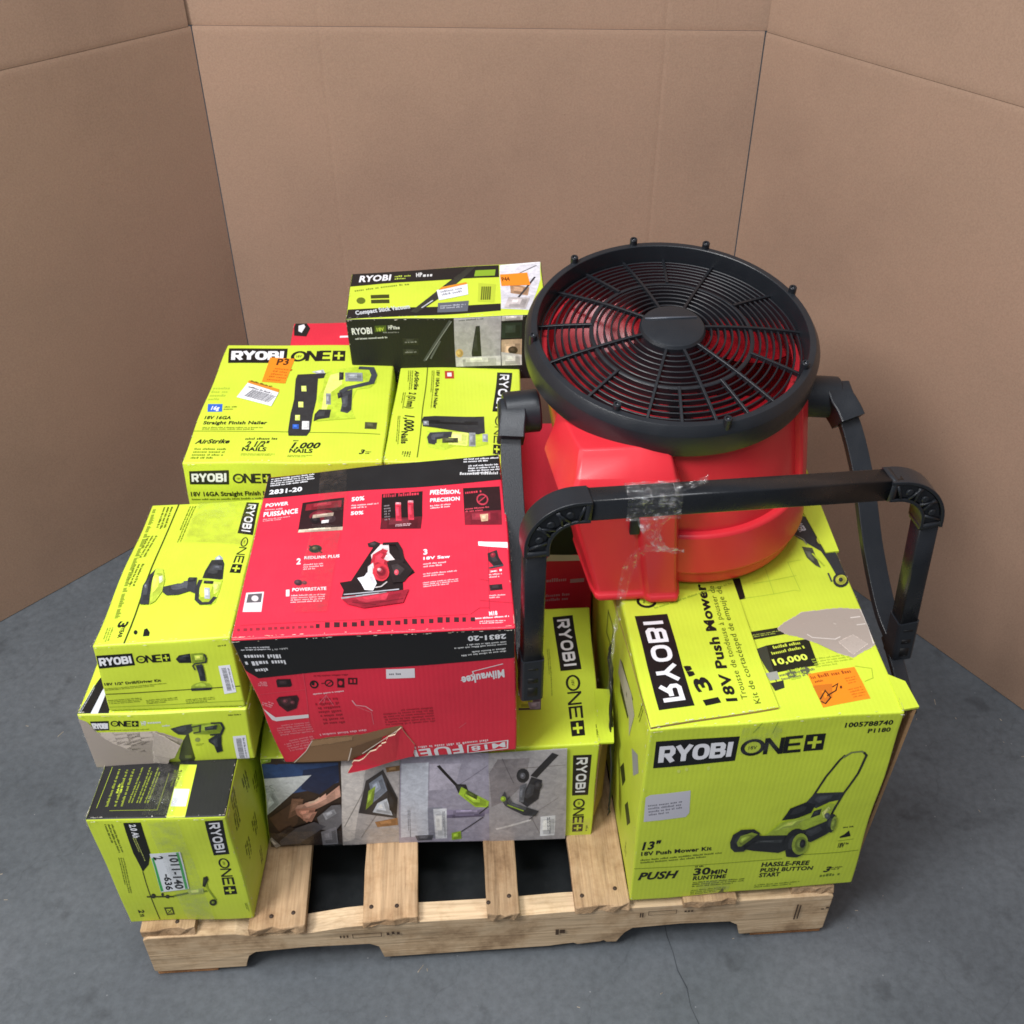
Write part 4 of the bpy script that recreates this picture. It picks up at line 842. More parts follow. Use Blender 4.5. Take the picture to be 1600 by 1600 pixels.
def carton_mat(name, hexcol, rough=.42):
    """printed corrugated board: faint flute lines, soft blotches, slight gloss"""
    if name in MATS: return MATS[name]
    m, nt, b = base_mat(name); c = lin(hexcol); L = nt.links
    tc = node(nt, 'ShaderNodeTexCoord')
    n = node(nt, 'ShaderNodeTexNoise', Scale=9.0, Detail=7.0, Roughness=.62); L.new(tc.outputs['Object'], n.inputs['Vector'])
    r = ramp(nt, [(.28, tuple(x*.93 for x in c)), (.72, tuple(min(1, x*1.05+.002) for x in c))])
    L.new(n.outputs['Fac'], r.inputs['Fac']); L.new(r.outputs['Color'], b.inputs['Base Color'])
    n2 = node(nt, 'ShaderNodeTexNoise', Scale=30.0, Detail=5.0); L.new(tc.outputs['Object'], n2.inputs['Vector'])
    mr = node(nt, 'ShaderNodeMapRange'); mr.inputs['To Min'].default_value = rough-.1; mr.inputs['To Max'].default_value = rough+.14
    L.new(n2.outputs['Fac'], mr.inputs['Value']); L.new(mr.outputs['Result'], b.inputs['Roughness'])
    w = node(nt, 'ShaderNodeTexWave', Scale=42.0, Distortion=1.2, Detail=2.0); w.bands_direction = 'X'; L.new(tc.outputs['Object'], w.inputs['Vector'])
    n3 = node(nt, 'ShaderNodeTexNoise', Scale=14.0, Detail=4.0); L.new(tc.outputs['Object'], n3.inputs['Vector'])
    mx = node(nt, 'ShaderNodeMath', operation='MULTIPLY_ADD'); mx.inputs[1].default_value = .09; L.new(w.outputs['Fac'], mx.inputs[0]); L.new(n3.outputs['Fac'], mx.inputs[2])
    bp = node(nt, 'ShaderNodeBump', Strength=.35, Distance=.003); L.new(mx.outputs[0], bp.inputs['Height']); L.new(bp.outputs['Normal'], b.inputs['Normal'])
    b.inputs['Specular IOR Level'].default_value = .42
    MATS[name] = m; return m
def ink_mat():
    m, nt, b = base_mat('printed_ink'); L = nt.links
    a = node(nt, 'ShaderNodeAttribute', attribute_name='ink'); L.new(a.outputs['Color'], b.inputs['Base Color'])
    tc = node(nt, 'ShaderNodeTexCoord'); n2 = node(nt, 'ShaderNodeTexNoise', Scale=30.0, Detail=5.0); L.new(tc.outputs['Object'], n2.inputs['Vector'])
    mr = node(nt, 'ShaderNodeMapRange'); mr.inputs['To Min'].default_value = .34; mr.inputs['To Max'].default_value = .58
    L.new(n2.outputs['Fac'], mr.inputs['Value']); L.new(mr.outputs['Result'], b.inputs['Roughness']); b.inputs['Specular IOR Level'].default_value = .42
    return m
LIMEH = 'cbdd40'; REDH = 'df2c44'; BLKH = '18181a'
def photo_ink():
    m, nt, b = base_mat('photo_print'); L = nt.links
    a = node(nt, 'ShaderNodeAttribute', attribute_name='ink'); tc = node(nt, 'ShaderNodeTexCoord')
    n = node(nt, 'ShaderNodeTexNoise', Scale=75.0, Detail=8.0, Roughness=.68, Distortion=.6); L.new(tc.outputs['Object'], n.inputs['Vector'])
    r = ramp(nt, [(.32, (.55, .55, .56)), (.5, (.98, .98, .98)), (.68, (1.45, 1.45, 1.42))]); L.new(n.outputs['Fac'], r.inputs['Fac'])
    mu = node(nt, 'ShaderNodeMix', data_type='RGBA', blend_type='MULTIPLY'); mu.inputs[0].default_value = .5
    L.new(a.outputs['Color'], mu.inputs[6]); L.new(r.outputs['Color'], mu.inputs[7]); L.new(mu.outputs[2], b.inputs['Base Color'])
    b.inputs['Roughness'].default_value = .4; b.inputs['Specular IOR Level'].default_value = .42
    return m
PHOTO = photo_ink()
INK = ink_mat()
M_LIME = carton_mat('lime_carton', LIMEH); M_RED = carton_mat('red_carton', REDH, .38); M_BLK = carton_mat('black_carton', BLKH, .5)
def kraft_mat(name, hexcol, scale=1.0):
    m, nt, b = base_mat(name); c = lin(hexcol); L = nt.links
    tc = node(nt, 'ShaderNodeTexCoord')
    n = node(nt, 'ShaderNodeTexNoise', Scale=1.6*scale, Detail=8.0, Roughness=.6); L.new(tc.outputs['Object'], n.inputs['Vector'])
    r = ramp(nt, [(.3, (c[0]*.86, c[1]*.86, c[2]*.87)), (.5, c), (.72, (c[0]*1.1, c[1]*1.07, c[2]*1.07))]); L.new(n.outputs['Fac'], r.inputs['Fac'])
    f = node(nt, 'ShaderNodeTexNoise', Scale=260.0, Detail=3.0, Roughness=.7); L.new(tc.outputs['Object'], f.inputs['Vector'])
    r2 = ramp(nt, [(.36, (.91, .90, .89)), (.64, (1.06, 1.06, 1.06))]); L.new(f.outputs['Fac'], r2.inputs['Fac'])
    mu = node(nt, 'ShaderNodeMix', data_type='RGBA', blend_type='MULTIPLY'); mu.inputs[0].default_value = 1.0
    L.new(r.outputs['Color'], mu.inputs[6]); L.new(r2.outputs['Color'], mu.inputs[7])
    v = node(nt, 'ShaderNodeTexVoronoi', Scale=17.0); L.new(tc.outputs['Object'], v.inputs['Vector'])
    r3 = ramp(nt, [(.012, (.62, .58, .55)), (.03, (1, 1, 1))]); L.new(v.outputs['Distance'], r3.inputs['Fac'])
    mu2 = node(nt, 'ShaderNodeMix', data_type='RGBA', blend_type='MULTIPLY'); mu2.inputs[0].default_value = .7
    L.new(mu.outputs[2], mu2.inputs[6]); L.new(r3.outputs['Color'], mu2.inputs[7]); L.new(mu2.outputs[2], b.inputs['Base Color'])
    b.inputs['Roughness'].default_value = .82; b.inputs['Specular IOR Level'].default_value = .25
    sx = node(nt, 'ShaderNodeSeparateXYZ'); L.new(tc.outputs['Object'], sx.inputs[0]); sm = node(nt, 'ShaderNodeMath', operation='ADD'); L.new(sx.outputs[0], sm.inputs[0]); L.new(sx.outputs[1], sm.inputs[1])
    s9 = node(nt, 'ShaderNodeMath', operation='MULTIPLY'); s9.inputs[1].default_value = 700.0; L.new(sm.outputs[0], s9.inputs[0]); sn = node(nt, 'ShaderNodeMath', operation='SINE'); L.new(s9.outputs[0], sn.inputs[0])
    n8 = node(nt, 'ShaderNodeTexNoise', Scale=5.0, Detail=5.0); L.new(tc.outputs['Object'], n8.inputs['Vector'])
    hm = node(nt, 'ShaderNodeMath', operation='MULTIPLY_ADD'); hm.inputs[1].default_value = .10; L.new(sn.outputs[0], hm.inputs[0]); L.new(f.outputs['Fac'], hm.inputs[2])
    h2 = node(nt, 'ShaderNodeMath', operation='MULTIPLY_ADD'); h2.inputs[1].default_value = 9.0; L.new(n8.outputs['Fac'], h2.inputs[0]); L.new(hm.outputs[0], h2.inputs[2])
    bp = node(nt, 'ShaderNodeBump', Strength=.16, Distance=.001); L.new(h2.outputs[0], bp.inputs['Height']); L.new(bp.outputs['Normal'], b.inputs['Normal'])
    MATS[name] = m; return m
M_KRAFT = kraft_mat('kraft_board', '9c816e'); M_KRAFT2 = kraft_mat('kraft_carton', 'a3815c', 4.0)
M_PLAST = mat('black_plastic', '1f2227', .36, .15, 8, .5, .18, 500)
M_STEEL = mat('black_painted_steel', '181a1e', .3, .2, 14, .5, .12, 300)
M_GRILL = mat('grille_plastic', '191b20', .4, .15, 20)
M_REDPL = mat('red_plastic', 'd62d38', .36, .07, 5, .5, .06, 700)
M_DARK = mat('dark_motor_plastic', '101114', .5)
M_SCREW = mat('screw_steel', '8a8d92', .35, .1, 30, .5, 0, 1, .9)
# wood
def wood_mat(name, hexcol, axis):
    m, nt, b = base_mat(name); c = lin(hexcol); L = nt.links
    tc = node(nt, 'ShaderNodeTexCoord'); oi = node(nt, 'ShaderNodeObjectInfo')
    ad = node(nt, 'ShaderNodeVectorMath', operation='ADD'); cm = node(nt, 'ShaderNodeCombineXYZ')
    ml = node(nt, 'ShaderNodeMath', operation='MULTIPLY'); ml.inputs[1].default_value = 40; L.new(oi.outputs['Random'], ml.inputs[0])
    for i in range(3): L.new(ml.outputs[0], cm.inputs[i])
    L.new(tc.outputs['Object'], ad.inputs[0]); L.new(cm.outputs[0], ad.inputs[1])
    mp = node(nt, 'ShaderNodeMapping'); s = [14.0, 14.0, 14.0]; s[axis] = 1.1; mp.inputs['Scale'].default_value = s; L.new(ad.outputs[0], mp.inputs['Vector'])
    n = node(nt, 'ShaderNodeTexNoise', Scale=2.4, Detail=8.0, Roughness=.6, Distortion=1.4); L.new(mp.outputs[0], n.inputs['Vector'])
    r = ramp(nt, [(.25, tuple(x*.5 for x in c)), (.45, tuple(x*.86 for x in c)), (.62, c), (.85, tuple(min(1, x*1.22) for x in c))]); L.new(n.outputs['Fac'], r.inputs['Fac'])
    mp2 = node(nt, 'ShaderNodeMapping'); s2 = [300.0]*3; s2[axis] = 9.0; mp2.inputs['Scale'].default_value = s2; L.new(ad.outputs[0], mp2.inputs['Vector'])
    n2 = node(nt, 'ShaderNodeTexNoise', Scale=1.0, Detail=4.0); L.new(mp2.outputs[0], n2.inputs['Vector'])
    r2 = ramp(nt, [(.3, (.74, .7, .66)), (.6, (1.06, 1.05, 1.04))]); L.new(n2.outputs['Fac'], r2.inputs['Fac'])
    mu = node(nt, 'ShaderNodeMix', data_type='RGBA', blend_type='MULTIPLY'); mu.inputs[0].default_value = .8; L.new(r.outputs['Color'], mu.inputs[6]); L.new(r2.outputs['Color'], mu.inputs[7])
    # dirt and knots
    n3 = node(nt, 'ShaderNodeTexNoise', Scale=9.0, Detail=6.0, Roughness=.7); L.new(ad.outputs[0], n3.inputs['Vector'])
    r3 = ramp(nt, [(.34, (.42, .34, .28)), (.44, (.8, .74, .68)), (.54, (1, 1, 1))]); L.new(n3.outputs['Fac'], r3.inputs['Fac'])
    mu2 = node(nt, 'ShaderNodeMix', data_type='RGBA', blend_type='MULTIPLY'); mu2.inputs[0].default_value = .75; L.new(mu.outputs[2], mu2.inputs[6]); L.new(r3.outputs['Color'], mu2.inputs[7])
    vr = node(nt, 'ShaderNodeMapRange'); vr.inputs['To Min'].default_value = .74; vr.inputs['To Max'].default_value = 1.08; L.new(oi.outputs['Random'], vr.inputs['Value'])
    sv = node(nt, 'ShaderNodeHueSaturation'); L.new(vr.outputs['Result'], sv.inputs['Value']); L.new(mu2.outputs[2], sv.inputs['Color'])
    L.new(sv.outputs['Color'], b.inputs['Base Color']); b.inputs['Roughness'].default_value = .78; b.inputs['Specular IOR Level'].default_value = .25
    bp = node(nt, 'ShaderNodeBump', Strength=.5, Distance=.002); L.new(n2.outputs['Fac'], bp.inputs['Height']); L.new(bp.outputs['Normal'], b.inputs['Normal'])
    return m
W_X = wood_mat('pine_along', 'dfc4a0', 0); W_Y = wood_mat('pine_deck', 'c6a682', 1); W_RED = wood_mat('pine_reddish', 'c08a5c', 1)
# floor
def floor_mat():
    m, nt, b = base_mat('concrete'); L = nt.links
    tc = node(nt, 'ShaderNodeTexCoord')
    n = node(nt, 'ShaderNodeTexNoise', Scale=2.6, Detail=10.0, Roughness=.66); L.new(tc.outputs['Object'], n.inputs['Vector'])
    r = ramp(nt, [(.3, lin('4a4f54')), (.5, lin('53585d')), (.72, lin('5d6166'))]); L.new(n.outputs['Fac'], r.inputs['Fac'])
    n2 = node(nt, 'ShaderNodeTexNoise', Scale=60.0, Detail=6.0, Roughness=.7); L.new(tc.outputs['Object'], n2.inputs['Vector'])
    r2 = ramp(nt, [(.3, (.78, .78, .78)), (.62, (1.1, 1.1, 1.1))]); L.new(n2.outputs['Fac'], r2.inputs['Fac'])
    mu = node(nt, 'ShaderNodeMix', data_type='RGBA', blend_type='MULTIPLY'); mu.inputs[0].default_value = 1; L.new(r.outputs['Color'], mu.inputs[6]); L.new(r2.outputs['Color'], mu.inputs[7])
    # dark smudges
    n4 = node(nt, 'ShaderNodeTexNoise', Scale=11.0, Detail=4.0, Roughness=.55); L.new(tc.outputs['Object'], n4.inputs['Vector'])
    r4 = ramp(nt, [(.30, (.45, .45, .46)), (.40, (1, 1, 1))]); L.new(n4.outputs['Fac'], r4.inputs['Fac'])
    mu3 = node(nt, 'ShaderNodeMix', data_type='RGBA', blend_type='MULTIPLY'); mu3.inputs[0].default_value = .55; L.new(mu.outputs[2], mu3.inputs[6]); L.new(r4.outputs['Color'], mu3.inputs[7])
    # pale grit
    v = node(nt, 'ShaderNodeTexVoronoi', Scale=26.0); L.new(tc.outputs['Object'], v.inputs['Vector'])
    r3 = ramp(nt, [(.02, (1, 1, 1)), (.045, (0, 0, 0))]); L.new(v.outputs['Distance'], r3.inputs['Fac'])
    mu2 = node(nt, 'ShaderNodeMix', data_type='RGBA', blend_type='ADD'); mu2.inputs[0].default_value = .13; L.new(mu3.outputs[2], mu2.inputs[6]); L.new(r3.outputs['Color'], mu2.inputs[7])
    # fine cracks
    v2 = node(nt, 'ShaderNodeTexVoronoi', feature='DISTANCE_TO_EDGE', Scale=1.7); nz = node(nt, 'ShaderNodeTexNoise', Scale=5.0, Detail=6.0)
    L.new(tc.outputs['Object'], nz.inputs['Vector']); mv = node(nt, 'ShaderNodeVectorMath', operation='MULTIPLY_ADD'); mv.inputs[1].default_value = (.35, .35, .35)
    L.new(nz.outputs['Color'], mv.inputs[0]); L.new(tc.outputs['Object'], mv.inputs[2]); L.new(mv.outputs[0], v2.inputs['Vector'])
    r5 = ramp(nt, [(.0, (.35, .35, .36)), (.006, (1, 1, 1))]); L.new(v2.outputs['Distance'], r5.inputs['Fac'])
    mu4 = node(nt, 'ShaderNodeMix', data_type='RGBA', blend_type='MULTIPLY'); mu4.inputs[0].default_value = .22; L.new(mu2.outputs[2], mu4.inputs[6]); L.new(r5.outputs['Color'], mu4.inputs[7])
    L.new(mu4.outputs[2], b.inputs['Base Color'])
    mr = node(nt, 'ShaderNodeMapRange'); mr.inputs['To Min'].default_value = .42; mr.inputs['To Max'].default_value = .75; L.new(n.outputs['Fac'], mr.inputs['Value']); L.new(mr.outputs['Result'], b.inputs['Roughness'])
    bp = node(nt, 'ShaderNodeBump', Strength=.25, Distance=.002); L.new(n2.outputs['Fac'], bp.inputs['Height']); L.new(bp.outputs['Normal'], b.inputs['Normal'])
    return m
# ------------------------------------------------------------------ object helpers
def link(name, bm, m, parent=None, smooth=True, origin=None, recalc=True):
    if recalc: bmesh.ops.recalc_face_normals(bm, faces=bm.faces)
    if smooth:
        for e in bm.edges:
            if len(e.link_faces) == 2 and e.calc_face_angle(0) > .44: e.smooth = False
    me = bpy.data.meshes.new(name); bm.to_mesh(me); bm.free()
    if m is not None: me.materials.append(m)
    if smooth:
        for p in me.polygons: p.use_smooth = True
    o = bpy.data.objects.new(name, me); col.objects.link(o)
    if parent is not None: o.parent = parent
    return o
def empty(name, loc, label, cat, group=None):
    o = bpy.data.objects.new(name, None); o.empty_display_size = .05; col.objects.link(o); o.location = loc
    o['label'] = label; o['category'] = cat
    if group: o['group'] = group
    return o
def tag(o, label, cat):
    o['label'] = label; o['category'] = cat; return o
def box_bm(bm, lo, hi, bevel=0.0):
    v = [bm.verts.new((x, y, z)) for z in (lo[2], hi[2]) for y in (lo[1], hi[1]) for x in (lo[0], hi[0])]
    fs = [bm.faces.new([v[i] for i in q]) for q in ((0, 2, 3, 1), (4, 5, 7, 6), (0, 1, 5, 4), (2, 6, 7, 3), (0, 4, 6, 2), (1, 3, 7, 5))]
    if bevel:
        es = {e for f in fs for e in f.edges}
        bmesh.ops.bevel(bm, geom=list(es), offset=bevel, segments=2, profile=.6, affect='EDGES')
    return bm
def prism(bm, pts, axis, a, b, bevel=0.0):
    """closed polygon pts (2D) extruded along axis from a to b"""
    def p3(p, t):
        q = list(p); q.insert(axis, t); return q
    A = [bm.verts.new(p3(p, a)) for p in pts]; Bv = [bm.verts.new(p3(p, b)) for p in pts]
    n = len(pts); fs = [bm.faces.new(A), bm.faces.new(Bv[::-1])]
    for i in range(n): fs.append(bm.faces.new((A[i], Bv[i], Bv[(i+1) % n], A[(i+1) % n])))
    if bevel: bmesh.ops.bevel(bm, geom=list({e for f in fs for e in f.edges}), offset=bevel, segments=2, profile=.6, affect='EDGES')
    return fs
def sweep(bm, path, w, h, up, cap=True, round_=0.22, rot=0.0):
    """rounded-square tube along a path; up fixes the section's h direction"""
    path = [Vector(p) for p in path]; rings = []
    k = round_
    sec = []
    for sx, sy in ((1, 1), (-1, 1), (-1, -1), (1, -1)):
        r = min(w, h)*k
        cx, cy = sx*(w/2-r), sy*(h/2-r); a0 = math.atan2(sy, sx)
        for d in (-.6, 0, .6): sec.append((cx+r*math.cos(a0+d), cy+r*math.sin(a0+d)))
    for i, p in enumerate(path):
        t = (path[min(i+1, len(path)-1)]-path[max(i-1, 0)]).normalized()
        u_ = up[i] if isinstance(up, list) else up
        u = Vector(u_); u = (u-t*u.dot(t)).normalized(); s = t.cross(u)
        rings.append([bm.verts.new(p+s*x+u*y) for x, y in sec])
    n = len(sec)
    for a, b in zip(rings, rings[1:]):
        for i in range(n): bm.faces.new((a[i], a[(i+1) % n], b[(i+1) % n], b[i]))
    if cap: bm.faces.new(rings[0][::-1]); bm.faces.new(rings[-1])
    return rings
# ------------------------------------------------------------------ lettering: every word is set once, then laid on its panel
WORDS = {}
def collect_words():
    want = {(op[1], op[-1]) for ops in PRINTS.values() for op in ops if op[0] == 't'} | {('18V', 'r')}
    tmp = []
    for txt, sty in sorted(want):
        cu = bpy.data.curves.new('word', 'FONT'); cu.body = txt; cu.size = 1.0; cu.resolution_u = 3; cu.fill_mode = 'BOTH'
        cu.offset = {'b': .036, 'i': .038, 'r': 0.0, 'o': .024}[sty]
        if sty == 'i': cu.shear = .28
        cu.space_character = 1.06
        o = bpy.data.objects.new('word', cu); col.objects.link(o); tmp.append((txt, sty, o))
    dg = bpy.context.evaluated_depsgraph_get()
    for txt, sty, o in tmp:
        me = o.evaluated_get(dg).to_mesh()
        vs_ = [(v.co.x, v.co.y) for v in me.vertices]; fs_ = [tuple(p.vertices) for p in me.polygons]
        x0 = min(v[0] for v in vs_); x1 = max(v[0] for v in vs_); y1 = max(v[1] for v in vs_)
        WORDS[(txt, sty)] = ([((x-x0)/(x1-x0), y/y1) for x, y in vs_], fs_)
        o.evaluated_get(dg).to_mesh_clear()
    for _, _, o in tmp:
        cu = o.data; bpy.data.objects.remove(o); bpy.data.curves.remove(cu)
collect_words()
NAMED = {'K': lin('141414'), 'W': lin('e6e6ea'), 'LIME': lin(LIMEH), 'A': lin(LIMEH), 'BLACK': lin(BLKH), 'REDP': lin(REDH)}
def ink(c): return NAMED[c] if c in NAMED else lin(c)
def stroke_poly(pts, w):
    P = [Vector(p).to_2d() for p in pts]; L_, R_ = [], []; cyc = len(P) > 3 and (P[0]-P[-1]).length < 1e-3
    for i, p in enumerate(P):
        a = (p-P[i-1]).normalized() if i > 0 else ((p-P[-2]).normalized() if cyc else None); b = (P[i+1]-p).normalized() if i < len(P)-1 else ((P[1]-p).normalized() if cyc else None)
        d = a or b
        if a is not None and b is not None:
            s = a+b; d = s.normalized() if s.length > .2 else a
            n = Vector((-d.y, d.x)); c = max(.45, n.dot(Vector((-a.y, a.x)))); k = w/2/c
        else: n = Vector((-d.y, d.x)); k = w/2
        L_.append(p+n*k); R_.append(p-n*k)
    return [[R_[i], R_[i+1], L_[i+1], L_[i]] for i in range(len(P)-1)]
# RYOBI letter strokes in a unit cell
GLY = {'R': ([[(.1, 0), (.1, .9), (.75, .9), (.88, .78), (.88, .56), (.75, .44), (.3, .44)], [(.5, .44), (.92, 0)]], 1.0),
       'Y': ([[(.02, 1), (.5, .45), (.98, 1)], [(.5, .45), (.5, 0)]], 1.0),
       'O': ([[(.5+.4*math.copysign(abs(math.cos(t))**.75, math.cos(t)), .5+.4*math.copysign(abs(math.sin(t))**.75, math.sin(t))) for t in [i*math.pi/10 for i in range(21)]]], 1.12),
       'B': ([[(.1, 0), (.1, 1)], [(.1, .9), (.72, .9), (.84, .8), (.84, .62), (.74, .52), (.2, .52)], [(.74, .52), (.9, .4), (.9, .22), (.76, .1), (.1, .1)]], 1.0),
       'I': ([[(.5, 0), (.5, 1)]], .34)}
def quad_map(q):
    a, b, c, d = [Vector(p).to_2d() for p in q]
    return lambda u, v: (a*(1-u)+b*u)*(1-v)+(d*(1-u)+c*u)*v
def logo_polys(q):
    f = quad_map(q); out = [('K', [[f(0, 0), f(1, 0), f(1, 1), f(0, 1)]])]
    tot = sum(GLY[c][1] for c in 'RYOBI')+.2*4; x = .065; sc = .87/tot
    for c in 'RYOBI':
        st, wd = GLY[c]
        for s in st:
            pts = []
            for (gx, gy) in s: pts.append((x+gx*wd*sc, .2+gy*.6))
            # stroke in an isotropic space
            Wq = (f(1, .5)-f(0, .5)).length; Hq = (f(.5, 1)-f(.5, 0)).length
            out.append(('W', [[f(a.x/Wq, a.y/Hq) for a in p] for p in stroke_poly([(px*Wq, py*Hq) for px, py in pts], .135*Hq)]))
        x += (wd+.2)*sc
    return out
def one_polys(q):
    f = quad_map(q); out = []
    Wq = (f(1, .5)-f(0, .5)).length; Hq = (f(.5, 1)-f(.5, 0)).length
    def st(pts, w=.15):
        out.append(('K', [[f(a.x/Wq, a.y/Hq) for a in p] for p in stroke_poly([(x*Wq, y*Hq) for x, y in pts], w*Hq)]))
    ov = [(.135+.125*math.cos(t), .5+.44*math.sin(t)) for t in [i*math.pi/9 for i in range(19)]]
    st(ov, .17); st([(.3, .02), (.3, .93), (.315, .93), (.475, .07), (.49, .07), (.49, .98)], .18)
    st([(.73, .92), (.545, .92), (.545, .08), (.73, .08)], .18); st([(.555, .5), (.71, .5)], .16)
    out.append(('K', [[f(.765, .0), f(1, 0), f(1, 1), f(.765, 1)]]))
    out.append(('A', [[f(.8, .42), f(.965, .42), f(.965, .58), f(.8, .58)]])); out.append(('A', [[f(.862, .14), f(.903, .14), f(.903, .86), f(.862, .86)]]))
    vs_, fs_ = WORDS[('18V', 'r')]
    out.append(('K', [[f(.085+.1*vs_[i][0], .38+.22*vs_[i][1]) for i in fc] for fc in fs_]))
    return out
def ops_to_layers(ops, seed):
    """print operations -> [(group, [(polygon, colour, layer)])]"""
    rg = random.Random(seed); groups = []; cur = None; boxes = []
    def lay(polys):
        xs = [p[0] for P in polys for p in P]; ys = [p[1] for P in polys for p in P]
        bb = (min(xs), min(ys), max(xs), max(ys)); l = 1
        for b2, l2 in boxes:
            if l2 >= l and bb[0] < b2[2] and bb[2] > b2[0] and bb[1] < b2[3] and bb[3] > b2[1]: l = l2+1
        boxes.append((bb, l)); return l
    def add(polys, c):
        l = lay(polys)
        for P in polys: cur[1].append((P, c, l))
    for op in ops:
        k = op[0]
        if k == 'G':
            old = [g for g in groups if g[0] == op[1] and op[1] != 'sticker']
            if old: cur = old[0]
            else: cur = (op[1], []); groups.append(cur)
        elif k == 'p' and cur[0] == 'picture':
            P = op[2]; c = ink(op[1]); add([P], c); A = abs(sum(P[i-1][0]*P[i][1]-P[i][0]*P[i-1][1] for i in range(len(P))))/2
            if 25 < A < 2500:
                cx = sum(p[0] for p in P)/len(P); cy = sum(p[1] for p in P)/len(P); R_ = math.sqrt(A)
                for sc, dx, dy, k_ in ((.74, .05, -.05, .72), (.50, -.07, .09, 1.3), (.26, -.10, .13, 1.75)):
                    add([[(cx+(p[0]-cx)*sc+dx*R_, cy+(p[1]-cy)*sc+dy*R_) for p in P]], tuple(min(.9, x*k_+(.012 if k_ > 1 else 0)) for x in c))
        elif k == 'p' and cur[0] == 'tear':
            P = op[2]; Q = []; Q2 = []; cx = sum(p[0] for p in P)/len(P); cy = sum(p[1] for p in P)/len(P)
            for i in range(len(P)):
                a, b = Vector(P[i]), Vector(P[(i+1) % len(P)]); m_ = max(1, int((b-a).length/2.2))
                for j in range(m_):
                    q = a.lerp(b, j/m_); j_ = .55; q = (q.x+rg.uniform(-j_, j_), q.y+rg.uniform(-j_, j_)); Q.append(q)
                    d = Vector((q[0]-cx, q[1]-cy)); d.normalize(); o_ = rg.uniform(.1, 1.5); Q2.append((q[0]+d.x*o_, q[1]+d.y*o_))
            c = ink(op[1]); add([Q2], tuple(min(.8, x*1.5+.03) for x in c)); add([Q], c)
            for _ in range(int(len(Q)*.8)):
                t0 = rg.choice(Q); k_ = rg.uniform(.2, .95); x = cx+(t0[0]-cx)*k_; y = cy+(t0[1]-cy)*k_; a_ = rg.uniform(-.6, .6); l_ = rg.uniform(1, 6); w_ = rg.uniform(.2, .6); f_ = rg.choice((.8, .88, 1.15, 1.3))
                dx, dy = math.cos(a_)*l_, math.sin(a_)*l_
                add([[(x, y), (x+dx, y+dy), (x+dx*.6, y+dy*.6+w_)]], tuple(min(.8, v*f_) for v in c))
        elif k == 'p': add([op[2]], ink(op[1]))
        elif k == 'c':
            _, x0, y0, x1, y1, h, c = op
            a = Vector((x0, y0)); d = Vector((x1-x0, y1-y0)); L_ = d.length; d.normalize(); up = Vector((-d.y, d.x))*h; x = 0; polys = []
            while x < L_:
                w = rg.choice((.35, .35, .7, 1.0)); b0 = a+d*x; polys.append([b0, b0+d*w, b0+d*w+up, b0+up]); x += w+rg.choice((.4, .5, .9))
            add(polys, ink(c))
        elif k == 's':
            add(stroke_poly(op[3], op[2]), ink(op[1]))
        elif k in 'LO':
            polys = logo_polys(op[1]) if k == 'L' else one_polys(op[1])
            for c, PP in polys: add(PP, ink(c))
        elif k == 't':
            _, txt, x0, y0, x1, y1, h, c, sty = op
            a = Vector((x0, y0)); d = Vector((x1-x0, y1-y0)); n = Vector((-d.y, d.x)).normalized()*h
            vs_, fs_ = WORDS[(txt, sty)]; pv = [a+d*u+n*v for u, v in vs_]
            add([[pv[i] for i in f] for f in fs_], ink(c))
        elif k == 'g':
            _, x0, y0, x1, y1, h, n, c = op
            a = Vector((x0, y0)); d = Vector((x1-x0, y1-y0)); L_ = d.length; d.normalize(); up = Vector((-d.y, d.x)); pit = h/n; polys = []
            for i in range(n):
                base = a+up*(pit*(n-1-i)); end = L_*(1 if i < n-1 or n == 1 else rg.uniform(.55, .95)); x = 0; ch = pit*.62 if n > 1 else h*.9
                ch = max(ch, .7)
                while x < end:
                    wl = rg.randint(2, 9)
                    for j in range(wl):
                        w = ch*rg.uniform(.22, .5)
                        if x+w > end: break
                        hh = ch*rg.choice((.68, .7, .7, 1.0)); b0 = base+d*x
                        polys.append([b0, b0+d*w, b0+d*w+up*hh, b0+up*hh]); x += w+ch*.16
                    x += ch*.45
            if polys: add(polys, ink(c))
    out = []
    for name, items in groups:
        if name not in ('print', 'picture', 'tear', 'scuff', 'logo'): out.append((name, items)); continue
        gap = {'print': 5.0, 'logo': 9.0}.get(name, 2.5); cl_ = []
        for it in items:
            xs = [p[0] for p in it[0]]; ys = [p[1] for p in it[0]]; b = [min(xs)-gap, min(ys)-gap, max(xs)+gap, max(ys)+gap]; mem = [it]; keep = []
            for c in cl_:
                if b[0] < c[0][2] and b[2] > c[0][0] and b[1] < c[0][3] and b[3] > c[0][1]:
                    mem = c[1]+mem; b = [min(b[0], c[0][0]), min(b[1], c[0][1]), max(b[2], c[0][2]), max(b[3], c[0][3])]
                else: keep.append(c)
            cl_ = keep+[(b, mem)]
        for b, mem in cl_: out.append((name, mem))
    return out
